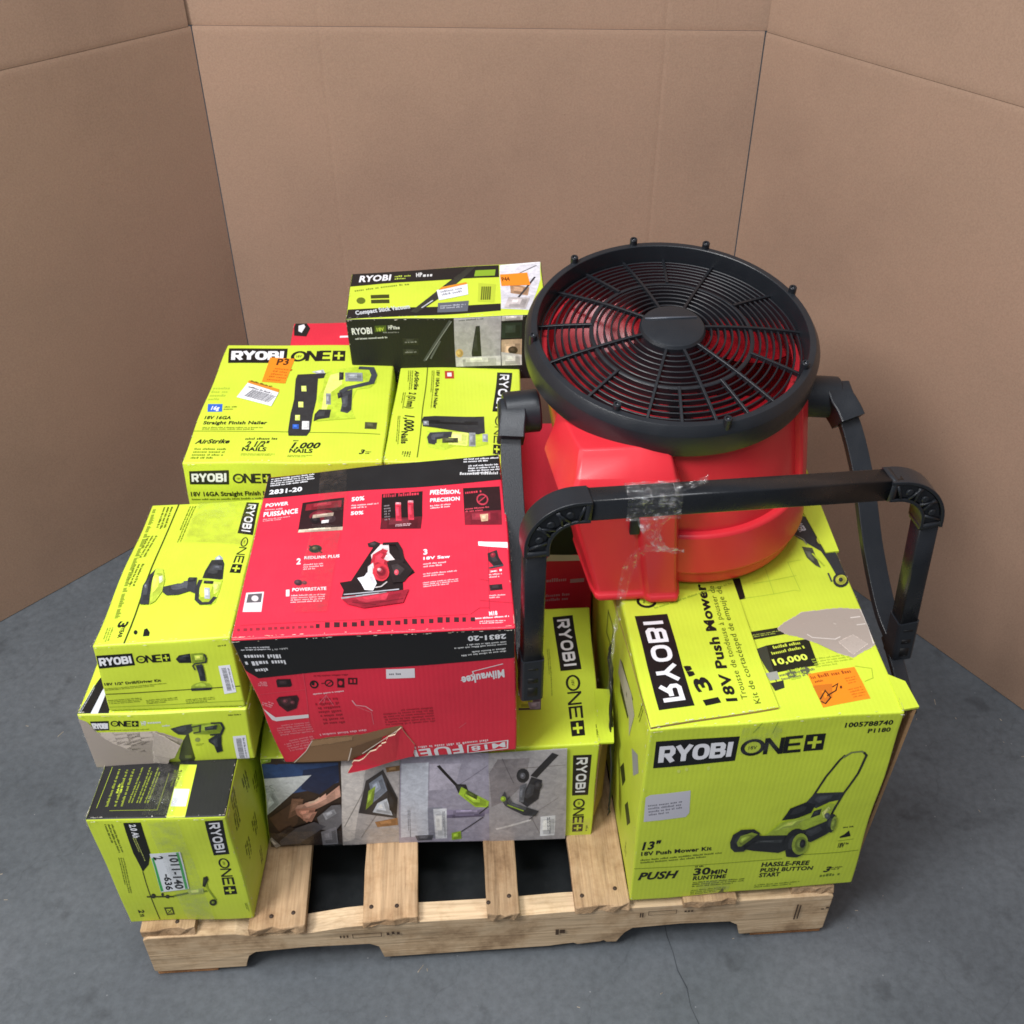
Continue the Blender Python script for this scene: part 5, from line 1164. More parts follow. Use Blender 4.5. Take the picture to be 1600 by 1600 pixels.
# ------------------------------------------------------------------ cartons
FACEIX = {'front': (0, 1, 5, 4), 'top': (4, 5, 7, 6), 'left': (2, 0, 4, 6), 'right': (1, 3, 7, 5), 'back': (3, 2, 6, 7), 'base': (2, 3, 1, 0)}
PNAME = {'front': 'front_panel', 'top': 'top_panel', 'left': 'side_panel', 'right': 'side_panel', 'back': 'back_panel', 'base': 'base_panel'}
class Panel:
    def __init__(s, q, bulge, seed, e=.0032, crush=None, cells=12):
        s.q = [Vector(p) for p in q]; a, b, c, d = s.q
        s.W = ((b-a).length+(c-d).length)/2; s.H = ((d-a).length+(c-b).length)/2
        s.n = (b-a).cross(d-a).normalized(); s.bulge = bulge; s.seed = seed; s.e = e; s.crush = crush
        s.ux = (b-a+c-d).normalized(); s.uy = (d-a+c-b).normalized()
        def lines(L_):
            l = [0, e*.35, e*.7, e, e*2.2]; l += [e*2.2+(L_-4.4*e)*i/cells for i in range(1, cells)]; l += [L_-x for x in (e*2.2, e, e*.7, e*.35, 0)]
            return l
        s.lx = lines(s.W); s.ly = lines(s.H)
        s.grid = [[s.raw(x, y) for x in s.lx] for y in s.ly]
    def _edge(s, t, L_):
        e = s.e
        if t < e: th = math.pi/4*(1-t/e); return e*(1-math.sin(th)), e*(1-math.cos(th))
        if t > L_-e: th = math.pi/4*(1-(L_-t)/e); return L_-e*(1-math.sin(th)), e*(1-math.cos(th))
        return t, 0.0
    def pos(s, x, y, off=0.0):
        i = min(max(bisect.bisect_right(s.lx, x)-1, 0), len(s.lx)-2); j = min(max(bisect.bisect_right(s.ly, y)-1, 0), len(s.ly)-2)
        u = (x-s.lx[i])/(s.lx[i+1]-s.lx[i]); v = (y-s.ly[j])/(s.ly[j+1]-s.ly[j]); g = s.grid
        return (g[j][i]*(1-u)+g[j][i+1]*u)*(1-v)+(g[j+1][i]*(1-u)+g[j+1][i+1]*u)*v+s.n*off
    def raw(s, x, y):
        x2, ox = s._edge(x, s.W); y2, oy = s._edge(y, s.H); u, v = x2/s.W, y2/s.H
        a, b, c, d = s.q; p = (a*(1-u)+b*u)*(1-v)+(d*(1-u)+c*u)*v
        f = max(0, math.sin(math.pi*min(1, max(0, u))))*max(0, math.sin(math.pi*min(1, max(0, v)))); f = f**.7 if f > 0 else 0
        z = s.bulge*f + .0022*f*noise.noise(Vector((x*7+s.seed*3.1, y*7, s.seed))) + .0003*f*noise.noise(Vector((x*21, y*21+s.seed, 4.2)))
        p = p + s.n*(z-ox-oy)
        if s.crush: p = s.crush(p)
        return p
    def mesh(s):
        bm = bmesh.new(); g = [[bm.verts.new(p) for p in row] for row in s.grid]
        for j in range(len(s.ly)-1):
            for i in range(len(s.lx)-1): bm.faces.new((g[j][i], g[j][i+1], g[j+1][i+1], g[j+1][i]))
        return bm
    def lay(s, name, polys, parent, mtl=None, base=.00028, step=.00011):
        bm = bmesh.new(); cl = bm.loops.layers.float_color.new('ink')
        for P, c, l in polys:
            P2 = []
            for p in P:
                q = (p[0]*.001, p[1]*.001)
                if not P2 or abs(P2[-1][0]-q[0])+abs(P2[-1][1]-q[1]) > 1e-6: P2.append(q)
            if len(P2) > 1 and abs(P2[0][0]-P2[-1][0])+abs(P2[0][1]-P2[-1][1]) < 1e-6: P2.pop()
            if len(P2) < 3: continue
            A = sum(P2[i-1][0]*P2[i][1]-P2[i][0]*P2[i-1][1] for i in range(len(P2)))
            if abs(A) < 1e-10: continue
            if A < 0: P2.reverse()
            f = bm.faces.new([bm.verts.new((min(max(x, .0003), s.W-.0003), min(max(y, .0003), s.H-.0003), l)) for x, y in P2])
            if name == 'picture':
                for lp in f.loops:
                    v_ = lp.vert.co; k_ = 1.0+.35*noise.noise(Vector((v_.x*22, v_.y*22, l*.37)))+.12*noise.noise(Vector((v_.x*70, v_.y*70, 2)))
                    lp[cl] = (c[0]*k_, c[1]*k_, c[2]*k_, 1)
            else:
                for lp in f.loops: lp[cl] = (*c, 1)
        big = [f for f in bm.faces if len(f.verts) > 4]
        if big: bmesh.ops.triangulate(bm, faces=big)
        if not bm.faces: bm.free(); return None
        x0 = min(v.co.x for v in bm.verts); x1 = max(v.co.x for v in bm.verts); y0 = min(v.co.y for v in bm.verts); y1 = max(v.co.y for v in bm.verts)
        for k, L_ in ((0, s.lx), (1, s.ly)):
            for t in L_[1:-1]:
                if (x0, y0)[k] < t < (x1, y1)[k]:
                    no = [0, 0, 0]; no[k] = 1; co = [0, 0, 0]; co[k] = t
                    bmesh.ops.bisect_plane(bm, geom=bm.verts[:]+bm.edges[:]+bm.faces[:], dist=1e-7, plane_co=co, plane_no=no)
        for v in bm.verts: v.co = s.pos(v.co.x, v.co.y, base+step*v.co.z)
        return link(name, bm, mtl or (PHOTO if name == 'picture' else INK), parent, smooth=True, recalc=False)
    def scuffs(s, parent, seed, sides='bt', dens=.05, colr=('cfc6b4', 'b5a58c', 'e2ddd0')):
        rg = random.Random(seed); polys = []
        for sd in sides:
            L_ = (s.W if sd in 'bt' else s.H)*1000; n = int(L_*dens)
            for _ in range(n):
                t = rg.uniform(2, L_-8)
                if rg.random() < .35: t = rg.choice((rg.uniform(0.5, 12), L_-rg.uniform(1, 14)))
                ln = rg.uniform(1, 7); w = rg.uniform(.3, 1.3); i0 = rg.uniform(.2, 1.2)
                r_ = [(t, i0), (t+ln, i0+rg.uniform(-.1, .3)), (t+ln*.7, i0+w), (t+ln*.2, i0+w*rg.uniform(.4, 1))]
                W_, H_ = s.W*1000, s.H*1000
                if sd == 't': r_ = [(x, H_-y) for x, y in r_]
                elif sd == 'l': r_ = [(y, x) for x, y in r_]
                elif sd == 'r': r_ = [(W_-y, x) for x, y in r_]
                polys.append((r_, lin(rg.choice(colr)), 30))
        if polys: s.lay('scuff', polys, parent)['kind'] = 'stuff'
CARTON = {}
def carton(key, name, label, mats, corners=None, bulge=None, crush=None, cells=12, wear=.05, cat='carton'):
    cs = [Vector(c) for c in (corners or CORNERS[key])]
    org = (cs[0]+cs[1]+cs[2]+cs[3])/4
    root = empty(name, org, label, cat); loc = [c-org for c in cs]
    seed = sum(ord(c) for c in key); out = {}
    def cr(p):
        if crush: p = crush(p+org)-org
        q = p*6.5+Vector((seed*.37, seed*.11, 0))
        return p+Vector((noise.noise(q), noise.noise(q+Vector((9, 0, 0))), noise.noise(q+Vector((0, 9, 0)))*.7))*.0042
    for fi, (fc, ix) in enumerate(FACEIX.items()):
        bl = (bulge or {}).get(fc, .0035)
        P = Panel([loc[i] for i in ix], bl, seed+fi*1.7, crush=cr, cells=cells)
        o = link(PNAME[fc], P.mesh(), mats.get(fc, mats['all']), root, recalc=False); out[fc] = (P, o)
        if (key, fc) in PRINTS:
            for g, polys in ops_to_layers(PRINTS[(key, fc)], seed+fi):
                P.lay(g, polys, o)
        if fc in ('front', 'top', 'left', 'right') and wear:
            P.scuffs(o, seed*3+fi, {'front': 'btlr', 'top': 'btlr', 'left': 'tr', 'right': 'tl'}[fc], wear)
    CARTON[key] = (root, out); return root, out
# ------------------------------------------------------------------ setting: floor
bm = bmesh.new(); n = 24
g = [[bm.verts.new((-7+14*i/n, -5+12*j/n, 0)) for i in range(n+1)] for j in range(n+1)]
for j in range(n):
    for i in range(n): bm.faces.new((g[j][i], g[j][i+1], g[j+1][i+1], g[j+1][i]))
o = link('floor', bm, floor_mat(), smooth=False); o['kind'] = 'structure'
bm = bmesh.new(); prev = None; rj = random.Random(3)
for i in range(41):
    y = -1.2+1.35*i/40; x = .325-.13*y+rj.uniform(-.004, .004); w = rj.uniform(.0003, .0010)
    cur = (bm.verts.new((x-w, y, .0012)), bm.verts.new((x+w, y, .0012)))
    if prev: bm.faces.new((prev[0], prev[1], cur[1], cur[0]))
    prev = cur
link('crack', bm, mat('crack_dirt', '383d42', .9, .4, 40), o, smooth=False)
# ------------------------------------------------------------------ cardboard sheet folded round the back
ZC = 1.228
sheet = empty('cardboard_screen', (0, 1.5, 0), 'tall brown corrugated cardboard sheet folded around the back of the pallet', 'cardboard')
def board(name, A, B_, z0, z1, scores=(), lean=0.0, seed=0, mark=None):
    A = Vector((*A, 0)); B_ = Vector((*B_, 0)); d = B_-A; L_ = d.length; d.normalize(); nrm = Vector((d.y, -d.x, 0))
    us = sorted(set([round(L_*i/26, 4) for i in range(27)]+[x for s in scores for x in (s-.012, s-.006, s-.002, s, s+.002, s+.006, s+.012)]))
    zs = sorted(set([z0+(z1-z0)*i/14 for i in range(15)]))
    bm = bmesh.new()
    def P(u, z, t):
        w = .006*noise.noise(Vector((u*1.7, z*1.5, seed)))*min(1, u*6, (L_-u)*6)
        for s in scores: w -= .0009*math.exp(-((u-s)/.0035)**2)
        dz = z-ZC
        w += -.0009*math.exp(-(dz/.005)**2)+lean*max(0, dz)
        return A+d*u+nrm*(w-t)+Vector((0, 0, z))-sheet.location
    zz = sorted(set(zs+[z for z in (ZC-.02, ZC-.01, ZC-.005, ZC-.002, ZC+.002, ZC+.005, ZC+.01, ZC+.02) if z0 <= z <= z1]))
    for t, flip in ((0, 0), (.007, 1)):
        g = [[bm.verts.new(P(u, z, t)) for u in us] for z in zz]
        for j in range(len(zz)-1):
            for i in range(len(us)-1):
                q = (g[j][i], g[j][i+1], g[j+1][i+1], g[j+1][i]); bm.faces.new(q[::-1] if flip else q)
        if t == 0: g0 = g
    def rim(a, b):
        for i in range(len(a)-1): bm.faces.new((a[i], a[i+1], b[i+1], b[i]))
    rim(g0[0], g[0]); rim(g0[-1], g[-1]); rim([r_[0] for r_ in g0], [r_[0] for r_ in g]); rim([r_[-1] for r_ in g0], [r_[-1] for r_ in g])
    bmesh.ops.recalc_face_normals(bm, faces=bm.faces)
    return link(name, bm, M_KRAFT, sheet)
CL, CR = (-.578, 1.548), (.684, 1.404)
LO, RO = (-2.35, -.22), (1.86, -.56)
board('panel', LO, (CL[0]-.002, CL[1]-.002), 0.002, ZC, seed=1)
board('panel', CL, CR, 0.002, ZC, scores=(.285, 1.055), seed=2)
board('panel', (CR[0]+.002, CR[1]-.003), RO, 0.002, ZC, seed=3)
board('flap', LO, (CL[0]-.006, CL[1]-.006), ZC+.001, 1.95, seed=1, lean=-.02)
board('flap', (CL[0]-.05, CL[1]+.0057+.006), (CR[0]+.05, CR[1]-.0057+.006), ZC+.001, 1.95, scores=(.335, 1.105), seed=2, lean=.015)
board('flap', (CR[0]+.003, CR[1]-.004), RO, ZC+.001, 1.95, seed=3, lean=-.015)
# ------------------------------------------------------------------ pallet
D = .146
pal = empty('wooden_pallet', (0, .6, 0), 'worn pine pallet with notched stringers carrying all the cartons', 'pallet')
def rough(bm, amp, seed):
    for v in bm.verts: v.co += Vector((noise.noise(v.co*31+Vector((seed, 0, 0))), noise.noise(v.co*29+Vector((0, seed, 3))), noise.noise(v.co*33+Vector((5, 0, seed)))))*amp
def stringer(y0, y1, seed, chip):
    t = D-.018; b = .016
    pts = [(-.6095, b+.004), (-.603, b), (-.447, b), (-.440, .052), (-.425, .066), (-.33, .069), (-.222, .067), (-.205, .054), (-.2, b)]
    pts += [(.10, b+.001), (.145, b+.012), (.15, b+.002), (.195, b+.004), (.2, b+.016), (.205, b+.001), (.225, b)] if chip else [(.225, b)]
    pts += [(.235, .05), (.25, .064), (.34, .067), (.43, .064), (.447, .05), (.452, b), (.604, b), (.6095, b+.004), (.6095, t-.004), (.6, t)]
    if chip: pts += [(.3, t-.001), (.24, t-.001), (.12, t), (.02, t-.004), (-.12, t-.002), (-.2, t), (-.26, t-.003), (-.33, t-.016), (-.42, t-.018), (-.45, t-.004), (-.6, t)]
    else: pts += [(-.6, t)]
    pts += [(-.6095, t-.006)]
    bm = bmesh.new(); prism(bm, [(x, z) for x, z in pts], 1, y0-.6, y1-.6, .0022); rough(bm, .0012, seed)
    o = link('stringer', bm, W_X, pal, smooth=False); return o
fs = stringer(0.0, .038, 1, True); stringer(.585, .623, 2, False); stringer(1.17, 1.208, 3, False)
BOARDS = [(-.6095, -.518), (-.425, -.327), (-.228, -.133), (-.012, .045), (.143, .240), (.335, .43), (.533, .6095)]
for i, (a, b) in enumerate(BOARDS):
    bm = bmesh.new(); box_bm(bm, (a, -.006-.6+(.010, 0, .003, -.002, .004, 0, .012)[i], D-.018), (b, 1.212-.6, D), .0025)
    bmesh.ops.subdivide_edges(bm, edges=[e for e in bm.edges if e.calc_length() > .5], cuts=24); bmesh.ops.subdivide_edges(bm, edges=[e for e in bm.edges if abs(e.verts[0].co.x-e.verts[1].co.x) > .03], cuts=6); rough(bm, .0016, 10+i)
    for v in bm.verts:
        if v.co.y < -.59: v.co += Vector((0, .006*noise.noise(v.co*90+Vector((i, 0, 0))), -.004*abs(noise.noise(v.co*60+Vector((0, i, 0))))))
    link('deck_board', bm, W_Y, pal, smooth=False)
for i, (a, b) in enumerate([(-.6075, -.50), (-.055, .045), (.475, .6075)]):
    bm = bmesh.new(); box_bm(bm, (a, .004-.6 if i != 1 else .05-.6, .001), (b, 1.2-.6, .0155), .002); rough(bm, .001, 30+i); link('bottom_board', bm, W_RED, pal, smooth=False)
# black slip sheet lying on the bottom boards
bm = bmesh.new(); g = [[bm.verts.new((-.595+1.19*i/40, .045+1.12*j/40-.6, .022+.006*noise.noise(Vector((i*.3, j*.25, 3))))) for i in range(41)] for j in range(41)]
for a, b in zip(g, g[1:]):
    for i in range(40): bm.faces.new((a[i], a[i+1], b[i+1], b[i]))
ss = link('plastic_sheet', bm, mat('black_sheeting', '1e2123', .4, .3, 12), None); ss.location = (0, .6, 0)
tag(ss, 'black plastic sheet seen through the gaps between the deck boards', 'sheet')
# nail heads and stamped marks on the stringer face
for x in (-.545, -.39, -.35, -.205, -.16, .0, .03, .165, .215, .565, .585):
    for yy in (.02,):
        bm = bmesh.new(); bmesh.ops.create_cone(bm, cap_ends=True, segments=10, radius1=.004, radius2=.0035, depth=.0015, matrix=Matrix.Translation((x+rng.uniform(-.01, .01), yy-.6+rng.uniform(-.004, .01), D+.0003)))
        link('nail', bm, mat('rusty_nail', '3a2a20', .7), pal)
def marks(polys):
    bm = bmesh.new()
    for P in polys: bm.faces.new([bm.verts.new((x, -.0032-.6, z)) for x, z in P])
    return link('stamp_mark', bm, mat('stamp_ink', '4a3728', .9, .3, 60), fs.parent, smooth=False)
def mrect(x, z, w, h): return [(x, z), (x+w, z), (x+w, z+h), (x, z+h)]
marks([mrect(-.25, .092, .05, .0015), mrect(-.25, .104, .05, .0015), mrect(-.25, .092, .0015, .0135), mrect(-.2, .092, .0015, .0135)])
marks([mrect(-.272+i*.006, .095, .003, .008) for i in range(3)]); marks([mrect(-.19+i*.009, .095+.002*(i % 2), .005, .009) for i in range(3)])
marks([mrect(.275, .105, .05, .0012), mrect(.275, .117, .05, .0012), mrect(.275, .105, .0012, .012), mrect(.325, .105, .0012, .013)]); marks([mrect(.26+i*.004, .1, .0025, .014) for i in range(2)]); marks([mrect(.34+i*.006, .108, .004, .006) for i in range(3)])
marks([mrect(.11, .06, .006, .018), mrect(.118, .064, .009, .012)]); marks([mrect(.545, .06, .003, .05), mrect(.551, .062, .0025, .045)]); marks([mrect(.60, .09, .006, .006), mrect(.592, .088, .005, .003)])
# ------------------------------------------------------------------ cartons
LM = {'all': M_LIME}
B0 = {'front': .003, 'top': .003}
carton('mower', 'mower_carton', 'large lime green push mower carton standing under the fan', {'all': M_LIME, 'right': M_KRAFT2, 'back': M_LIME}, bulge={'front': .004, 'top': -.006, 'left': .006, 'right': .006}, wear=.04)
carton('trim', 'trimmer_carton', 'upright lime carton with black top at the pallet corner, white 1011-140 sticker on its face', {'all': M_LIME, 'top': M_BLK}, bulge={'front': .005, 'right': .006, 'top': .001}, wear=.09)
carton('hdrill', 'hammer_drill_carton', 'low lime carton with a torn grey corner, squeezed between two lime boxes', LM, bulge={'front': .002}, wear=.05)
carton('drill', 'drill_carton', 'lime drill carton with a drill pictured on top, topmost of the corner stack', LM, bulge={'top': .004, 'front': .002}, wear=.05)
carton('vac', 'vacuum_carton', 'long carton with floor cleaning photos along its face, lying under the red saw box', {'all': M_LIME, 'right': M_KRAFT2}, bulge={'front': .004, 'top': .001}, wear=.04)
def red_crush(p):
    # the lower corner towards the drill boxes has been pushed in
    c = Vector(CORNERS['red'][0]); d = (p-c).length; k = max(0, 1-d/.17)
    p = p+Vector((.007, .010, .0))*k*k
    m = Vector(CORNERS['red'][0])*.5+Vector(CORNERS['red'][4])*.5
    k2 = max(0, 1-(p-m).length/.16)
    return p+Vector((.008, .003, 0))*k2
carton('red', 'saw_carton', 'damaged red and black circular saw carton with a torn front, upside down lettering', {'all': M_RED, 'left': M_KRAFT2}, bulge={'front': .003, 'top': -.004, 'right': .003}, crush=red_crush, cells=14, wear=.09)
carton('nailer', 'nailer_carton', 'lime finish nailer carton with orange and white stickers, behind the drill carton', LM, bulge={'top': .003}, wear=.04)
carton('brad', 'brad_nailer_carton', 'lime brad nailer carton tucked between the finish nailer carton and the fan', LM, bulge={'top': .003}, wear=.04)
carton('stick', 'stick_vacuum_carton', 'black and lime stick vacuum carton lying at the very back of the pile', {'all': M_BLK, 'top': M_LIME}, bulge={'top': .002, 'front': .001}, wear=.06)
def boxc(x0, x1, y0, y1, z0, z1): return [(x, y, z) for z in (z0, z1) for y in (y0, y1) for x in (x0, x1)]
PRINTS[('redback', 'top')] = [('G', 'print'), ('p', 'BLACK', [(2, 155), (6, 116), (34, 110), (40, 148), (30, 172), (4, 172)]), ('p', 'W', [(12, 162), (14, 136), (22, 128), (28, 156), (24, 168)]), ('s', 'W', 9, [(108, 102), (142, 102), (146, 146)])]
carton('redback', 'upright_red_carton', 'upright red carton showing a strip of its top behind the finish nailer carton', {'all': M_RED}, corners=boxc(-.384, .10, .985, 1.160, .146, .688), wear=.03)
PRINTS[('redlow', 'front')] = [('G', 'print'), ('p', 'BLACK', [(1, 330), (364, 330), (364, 429), (1, 429)]), ('p', 'd6cfc0', [(262, 318), (352, 312), (352, 326), (274, 334)]), ('g', 270, 262, 310, 262, 10, 1, 'd8a0a8'), ('p', 'c9a0a4', [(318, 256), (346, 256), (346, 266), (318, 266)]), ('g', 268, 210, 320, 210, 24, 2, 'd8a0a8')]
carton('redlow', 'low_red_carton', 'red and black carton glimpsed in the gap below the fan and behind the long carton', {'all': M_RED}, corners=boxc(-.128, .236, .56, .88, .146, .577), wear=.03)
carton('kraftlow', 'plain_carton', 'plain brown carton carrying the finish nailer carton', {'all': M_KRAFT2}, corners=boxc(-.505, -.17, .575, .96, .146, .588), wear=0)
# raised flap on top of the mower carton
def slab(P, panel, poly, thick, name, top_mat, edge_mat, droop=0.0):
    root = panel
    bm = bmesh.new(); pts = []
    N = len(poly)
    for i in range(N):
        a, b = Vector(poly[i]), Vector(poly[(i+1) % N])
        for k in range(6): pts.append(a.lerp(b, k/6))
    top = [bm.verts.new(P.pos(p.x*.001, p.y*.001, thick)) for p in pts]; bot = [bm.verts.new(P.pos(p.x*.001, p.y*.001, .0004)) for p in pts]
    for i in range(len(pts)):
        f = bm.faces.new((top[i], bot[i], bot[(i+1) % len(pts)], top[(i+1) % len(pts)])); f.material_index = 0
    link('flap_edge', bm, edge_mat, root, smooth=False)
    return P.lay(name, [(poly, (1, 1, 1), 0)], root, mtl=top_mat, base=thick)
P, o = CARTON['mower'][1]['top']
fl = slab(P, o, EXTRA['mower_flap'], .0048, 'flap', M_LIME, M_KRAFT2)
for gname, polys in ops_to_layers(PRINTS[('mower', 'flap')], 99):
    P.lay(gname, polys, o, base=.0052)
a, b = EXTRA['mower_flap'][0], EXTRA['mower_flap'][1]
rg = random.Random(5); wear = []
for i in range(26):
    t = rg.random(); x = a[0]+(b[0]-a[0])*t; y = a[1]+(b[1]-a[1])*t+.8
    wear.append(([(x, y), (x+rg.uniform(2, 8), y+.1), (x+3, y+rg.uniform(.6, 2.4))], lin(rg.choice(('e2ddd0', 'cfc6b4'))), 8))
P.lay('scuff', wear, o, base=.0052)
# overhanging corner flap of the mower carton (far front corner)
mroot = CARTON['mower'][0]; c5 = Vector(CORNERS['mower'][5]); c7 = Vector(CORNERS['mower'][7]); org = Vector(mroot.location)
dy = (c7-c5).normalized(); dx = Vector((1, 0, 0))
def thin(name, quad, th, m, parent, org, sub=6, bend=None):
    q = [Vector(p) for p in quad]; nrm = (q[1]-q[0]).cross(q[3]-q[0]).normalized(); bm = bmesh.new(); lay_ = []
    for t in (0, -th):
        g = []
        for j in range(sub+1):
            row = []
            for i in range(sub+1):
                u, v = i/sub, j/sub; p = (q[0]*(1-u)+q[1]*u)*(1-v)+(q[3]*(1-u)+q[2]*u)*v
                if bend: p = bend(p, u, v)
                row.append(bm.verts.new(p+nrm*t-org))
            g.append(row)
        lay_.append(g)
    A, Bq = lay_
    for j in range(sub):
        for i in range(sub):
            bm.faces.new((A[j][i], A[j][i+1], A[j+1][i+1], A[j+1][i])); bm.faces.new((Bq[j][i], Bq[j+1][i], Bq[j+1][i+1], Bq[j][i+1]))
    def rim(a, b):
        for i in range(len(a)-1): bm.faces.new((a[i], a[i+1], b[i+1], b[i]))
    rim(A[0], Bq[0]); rim(A[-1], Bq[-1]); rim([r_[0] for r_ in A], [r_[0] for r_ in Bq]); rim([r_[-1] for r_ in A], [r_[-1] for r_ in Bq])
    return link(name, bm, m, parent)
thin('flap', [c5+Vector((-.004, .004, .0015)), c5+Vector((.025, .010, -.001)), c5+dy*.06+Vector((.020, 0, .0)), c5+dy*.075+Vector((-.004, 0, .0015))], .004, M_LIME, mroot, org)
c1 = Vector(CORNERS['mower'][1])
thin('end_flap', [c1+Vector((.001, .008, .002)), c1+Vector((.003, .05, .002)), c5+Vector((.022, .06, -.008)), c5+Vector((.022, .010, -.008))], .005, M_KRAFT2, mroot, org)
# raised far edge of the mower carton
c6 = Vector(CORNERS['mower'][6])
thin('flap', [c5+dy*.36+Vector((-.02, 0, .0012)), c5+dy*.36+Vector((.003, 0, .003)), c7+Vector((.004, 0, .016)), c7+Vector((-.05, 0, .002))], .004, M_LIME, mroot, org)
# opened end of the long carton
vroot = CARTON['vac'][0]; org = Vector(vroot.location); v5, v1, v7, v3 = [Vector(CORNERS['vac'][i]) for i in (5, 1, 7, 3)]; dv = (v7-v5).normalized()
thin('flap', [v5+Vector((-.003, .001, .001)), v5+Vector((.026, .006, -.006)), v5+dv*.125+Vector((.030, 0, -.004)), v5+dv*.125+Vector((-.003, 0, .001))], .004, M_LIME, vroot, org)
thin('end_flap', [v1+Vector((.001, .002, .05)), v1+Vector((.024, .05, .05)), v5+Vector((.026, .05, -.012)), v5+Vector((.002, .002, -.006))], .004, M_KRAFT2, vroot, org)
# torn tongue on the saw carton
P, o = CARTON['red'][1]['front']
bm = bmesh.new(); pts = EXTRA['red_flap']; cen = Vector((sum(p[0] for p in pts)/len(pts), sum(p[1] for p in pts)/len(pts)))
def tongue(p, back=0):
    x, y = p; H_ = P.H*1000; W_ = P.W*1000
    k = max(0, min(1, (y-20)/60)); side = max(0, min(1, (230-x)/110))
    return P.pos(min(max(x, 1), W_-1)*.001, min(max(y, 1), H_-1)*.001, .0025+.020*side*(.35+.65*k)-back)+Vector((0, 0, min(0, y-1)*.001))
def ragged(pts):
    out = []
    for i in range(len(pts)):
        a, b = Vector(pts[i]), Vector(pts[(i+1) % len(pts)])
        for k in range(4):
            q = a.lerp(b, k/4); j = 3.2 if (i < 5 or i > 7) and k else 0
            out.append((q.x+rg.uniform(-j, j), q.y+rg.uniform(-j, j)))
    return out
rp = ragged(pts); A = [bm.verts.new(tongue(p)) for p in rp]; Bq = [bm.verts.new(tongue(p, .0025)) for p in rp]
f1 = bm.faces.new(A); f2 = bm.faces.new(Bq[::-1])
for i in range(len(A)):
    f = bm.faces.new((A[i], Bq[i], Bq[(i+1) % len(A)], A[(i+1) % len(A)])); f.material_index = 1
f2.material_index = 1; bmesh.ops.triangulate(bm, faces=[f1, f2])
t_ = link('torn_flap', bm, M_RED, o, smooth=False); t_.data.materials.append(kraft_mat('torn_paper', 'c8b59c', 9.0))
# ------------------------------------------------------------------ fan
fan = empty('drum_fan', (.36, .49, .63), 'big red drum fan lying on its back on the mower carton, black grille facing up', 'fan')
FO = Vector(fan.location)
def flink(name, bm, m, parent=None, smooth=True):
    par = parent or fan
    for v in bm.verts: v.co -= FO
    return link(name, bm, m, par, smooth)
PC = Vector((.333, .515, 1.0)); tl = math.radians(11); ax = Vector((0.0, -math.sin(tl), math.cos(tl))); ex = Vector((1, 0, 0)); ey = ax.cross(ex)
def FP(r, th, h): return PC+ex*(r*math.cos(th))+ey*(r*math.sin(th))+ax*h
def lathe(bm, prof, seg=96, closed=True, off=FP):
    rings = [[bm.verts.new(off(r, 2*math.pi*i/seg, h)) for i in range(seg)] for r, h in prof]
    m = len(rings)
    for j in range(m if closed else m-1):
        a, b = rings[j], rings[(j+1) % m]
        for i in range(seg): bm.faces.new((a[i], a[(i+1) % seg], b[(i+1) % seg], b[i]))
    return rings
bm = bmesh.new(); lathe(bm, [(.219, -.044), (.221, -.012), (.2225, -.001), (.2235, 0), (.2325, 0), (.2335, -.001), (.2418, -.0145), (.2425, -.0165), (.2425, -.054), (.2415, -.057), (.236, -.0585), (.222, -.0585), (.219, -.055)])
flink('shroud_ring', bm, M_PLAST)
# housing: lofted from the ring to the flat foot
BC = Vector((.380, .487, .629)); RB = .203
def HS(th, t, off=0.0):
    top = FP(.217+off, th, -.05); k = t
    e = .02
    r = RB+off
    bot = BC+Vector((math.cos(th)*r, math.sin(th)*r, 0))
    p = top.lerp(bot, k)
    cen = (PC-ax*.05).lerp(BC, k)
    bul = .004*math.sin(math.pi*k)
    if k > .94: # rounded foot edge
        q = (k-.94)/.06; bul -= .012*q*q
    d = (p-cen); d.z = 0
    return p+d.normalized()*bul
bm = bmesh.new(); seg = 96; ts = [0, .03, .1, .2, .3, .4, .5, .6, .7, .8, .88, .94, .96, .98, 1.0]
rings = [[bm.verts.new(HS(2*math.pi*i/seg, t)) for i in range(seg)] for t in ts]
for a, b in zip(rings, rings[1:]):
    for i in range(seg): bm.faces.new((a[i], a[(i+1) % seg], b[(i+1) % seg], b[i]))
bm.faces.new(rings[-1])
inner = [[bm.verts.new(HS(2*math.pi*i/seg, t, -.012)) for i in range(seg)] for t in (0, .2, .45, .75)]
for a, b in zip([rings[0]]+inner, inner):
    for i in range(seg): bm.faces.new((a[i], b[i], b[(i+1) % seg], a[(i+1) % seg]))
bmesh.ops.recalc_face_normals(bm, faces=bm.faces)
house = flink('housing', bm, M_REDPL)
def dist_pt(th, t, off): return HS(th, t, off)
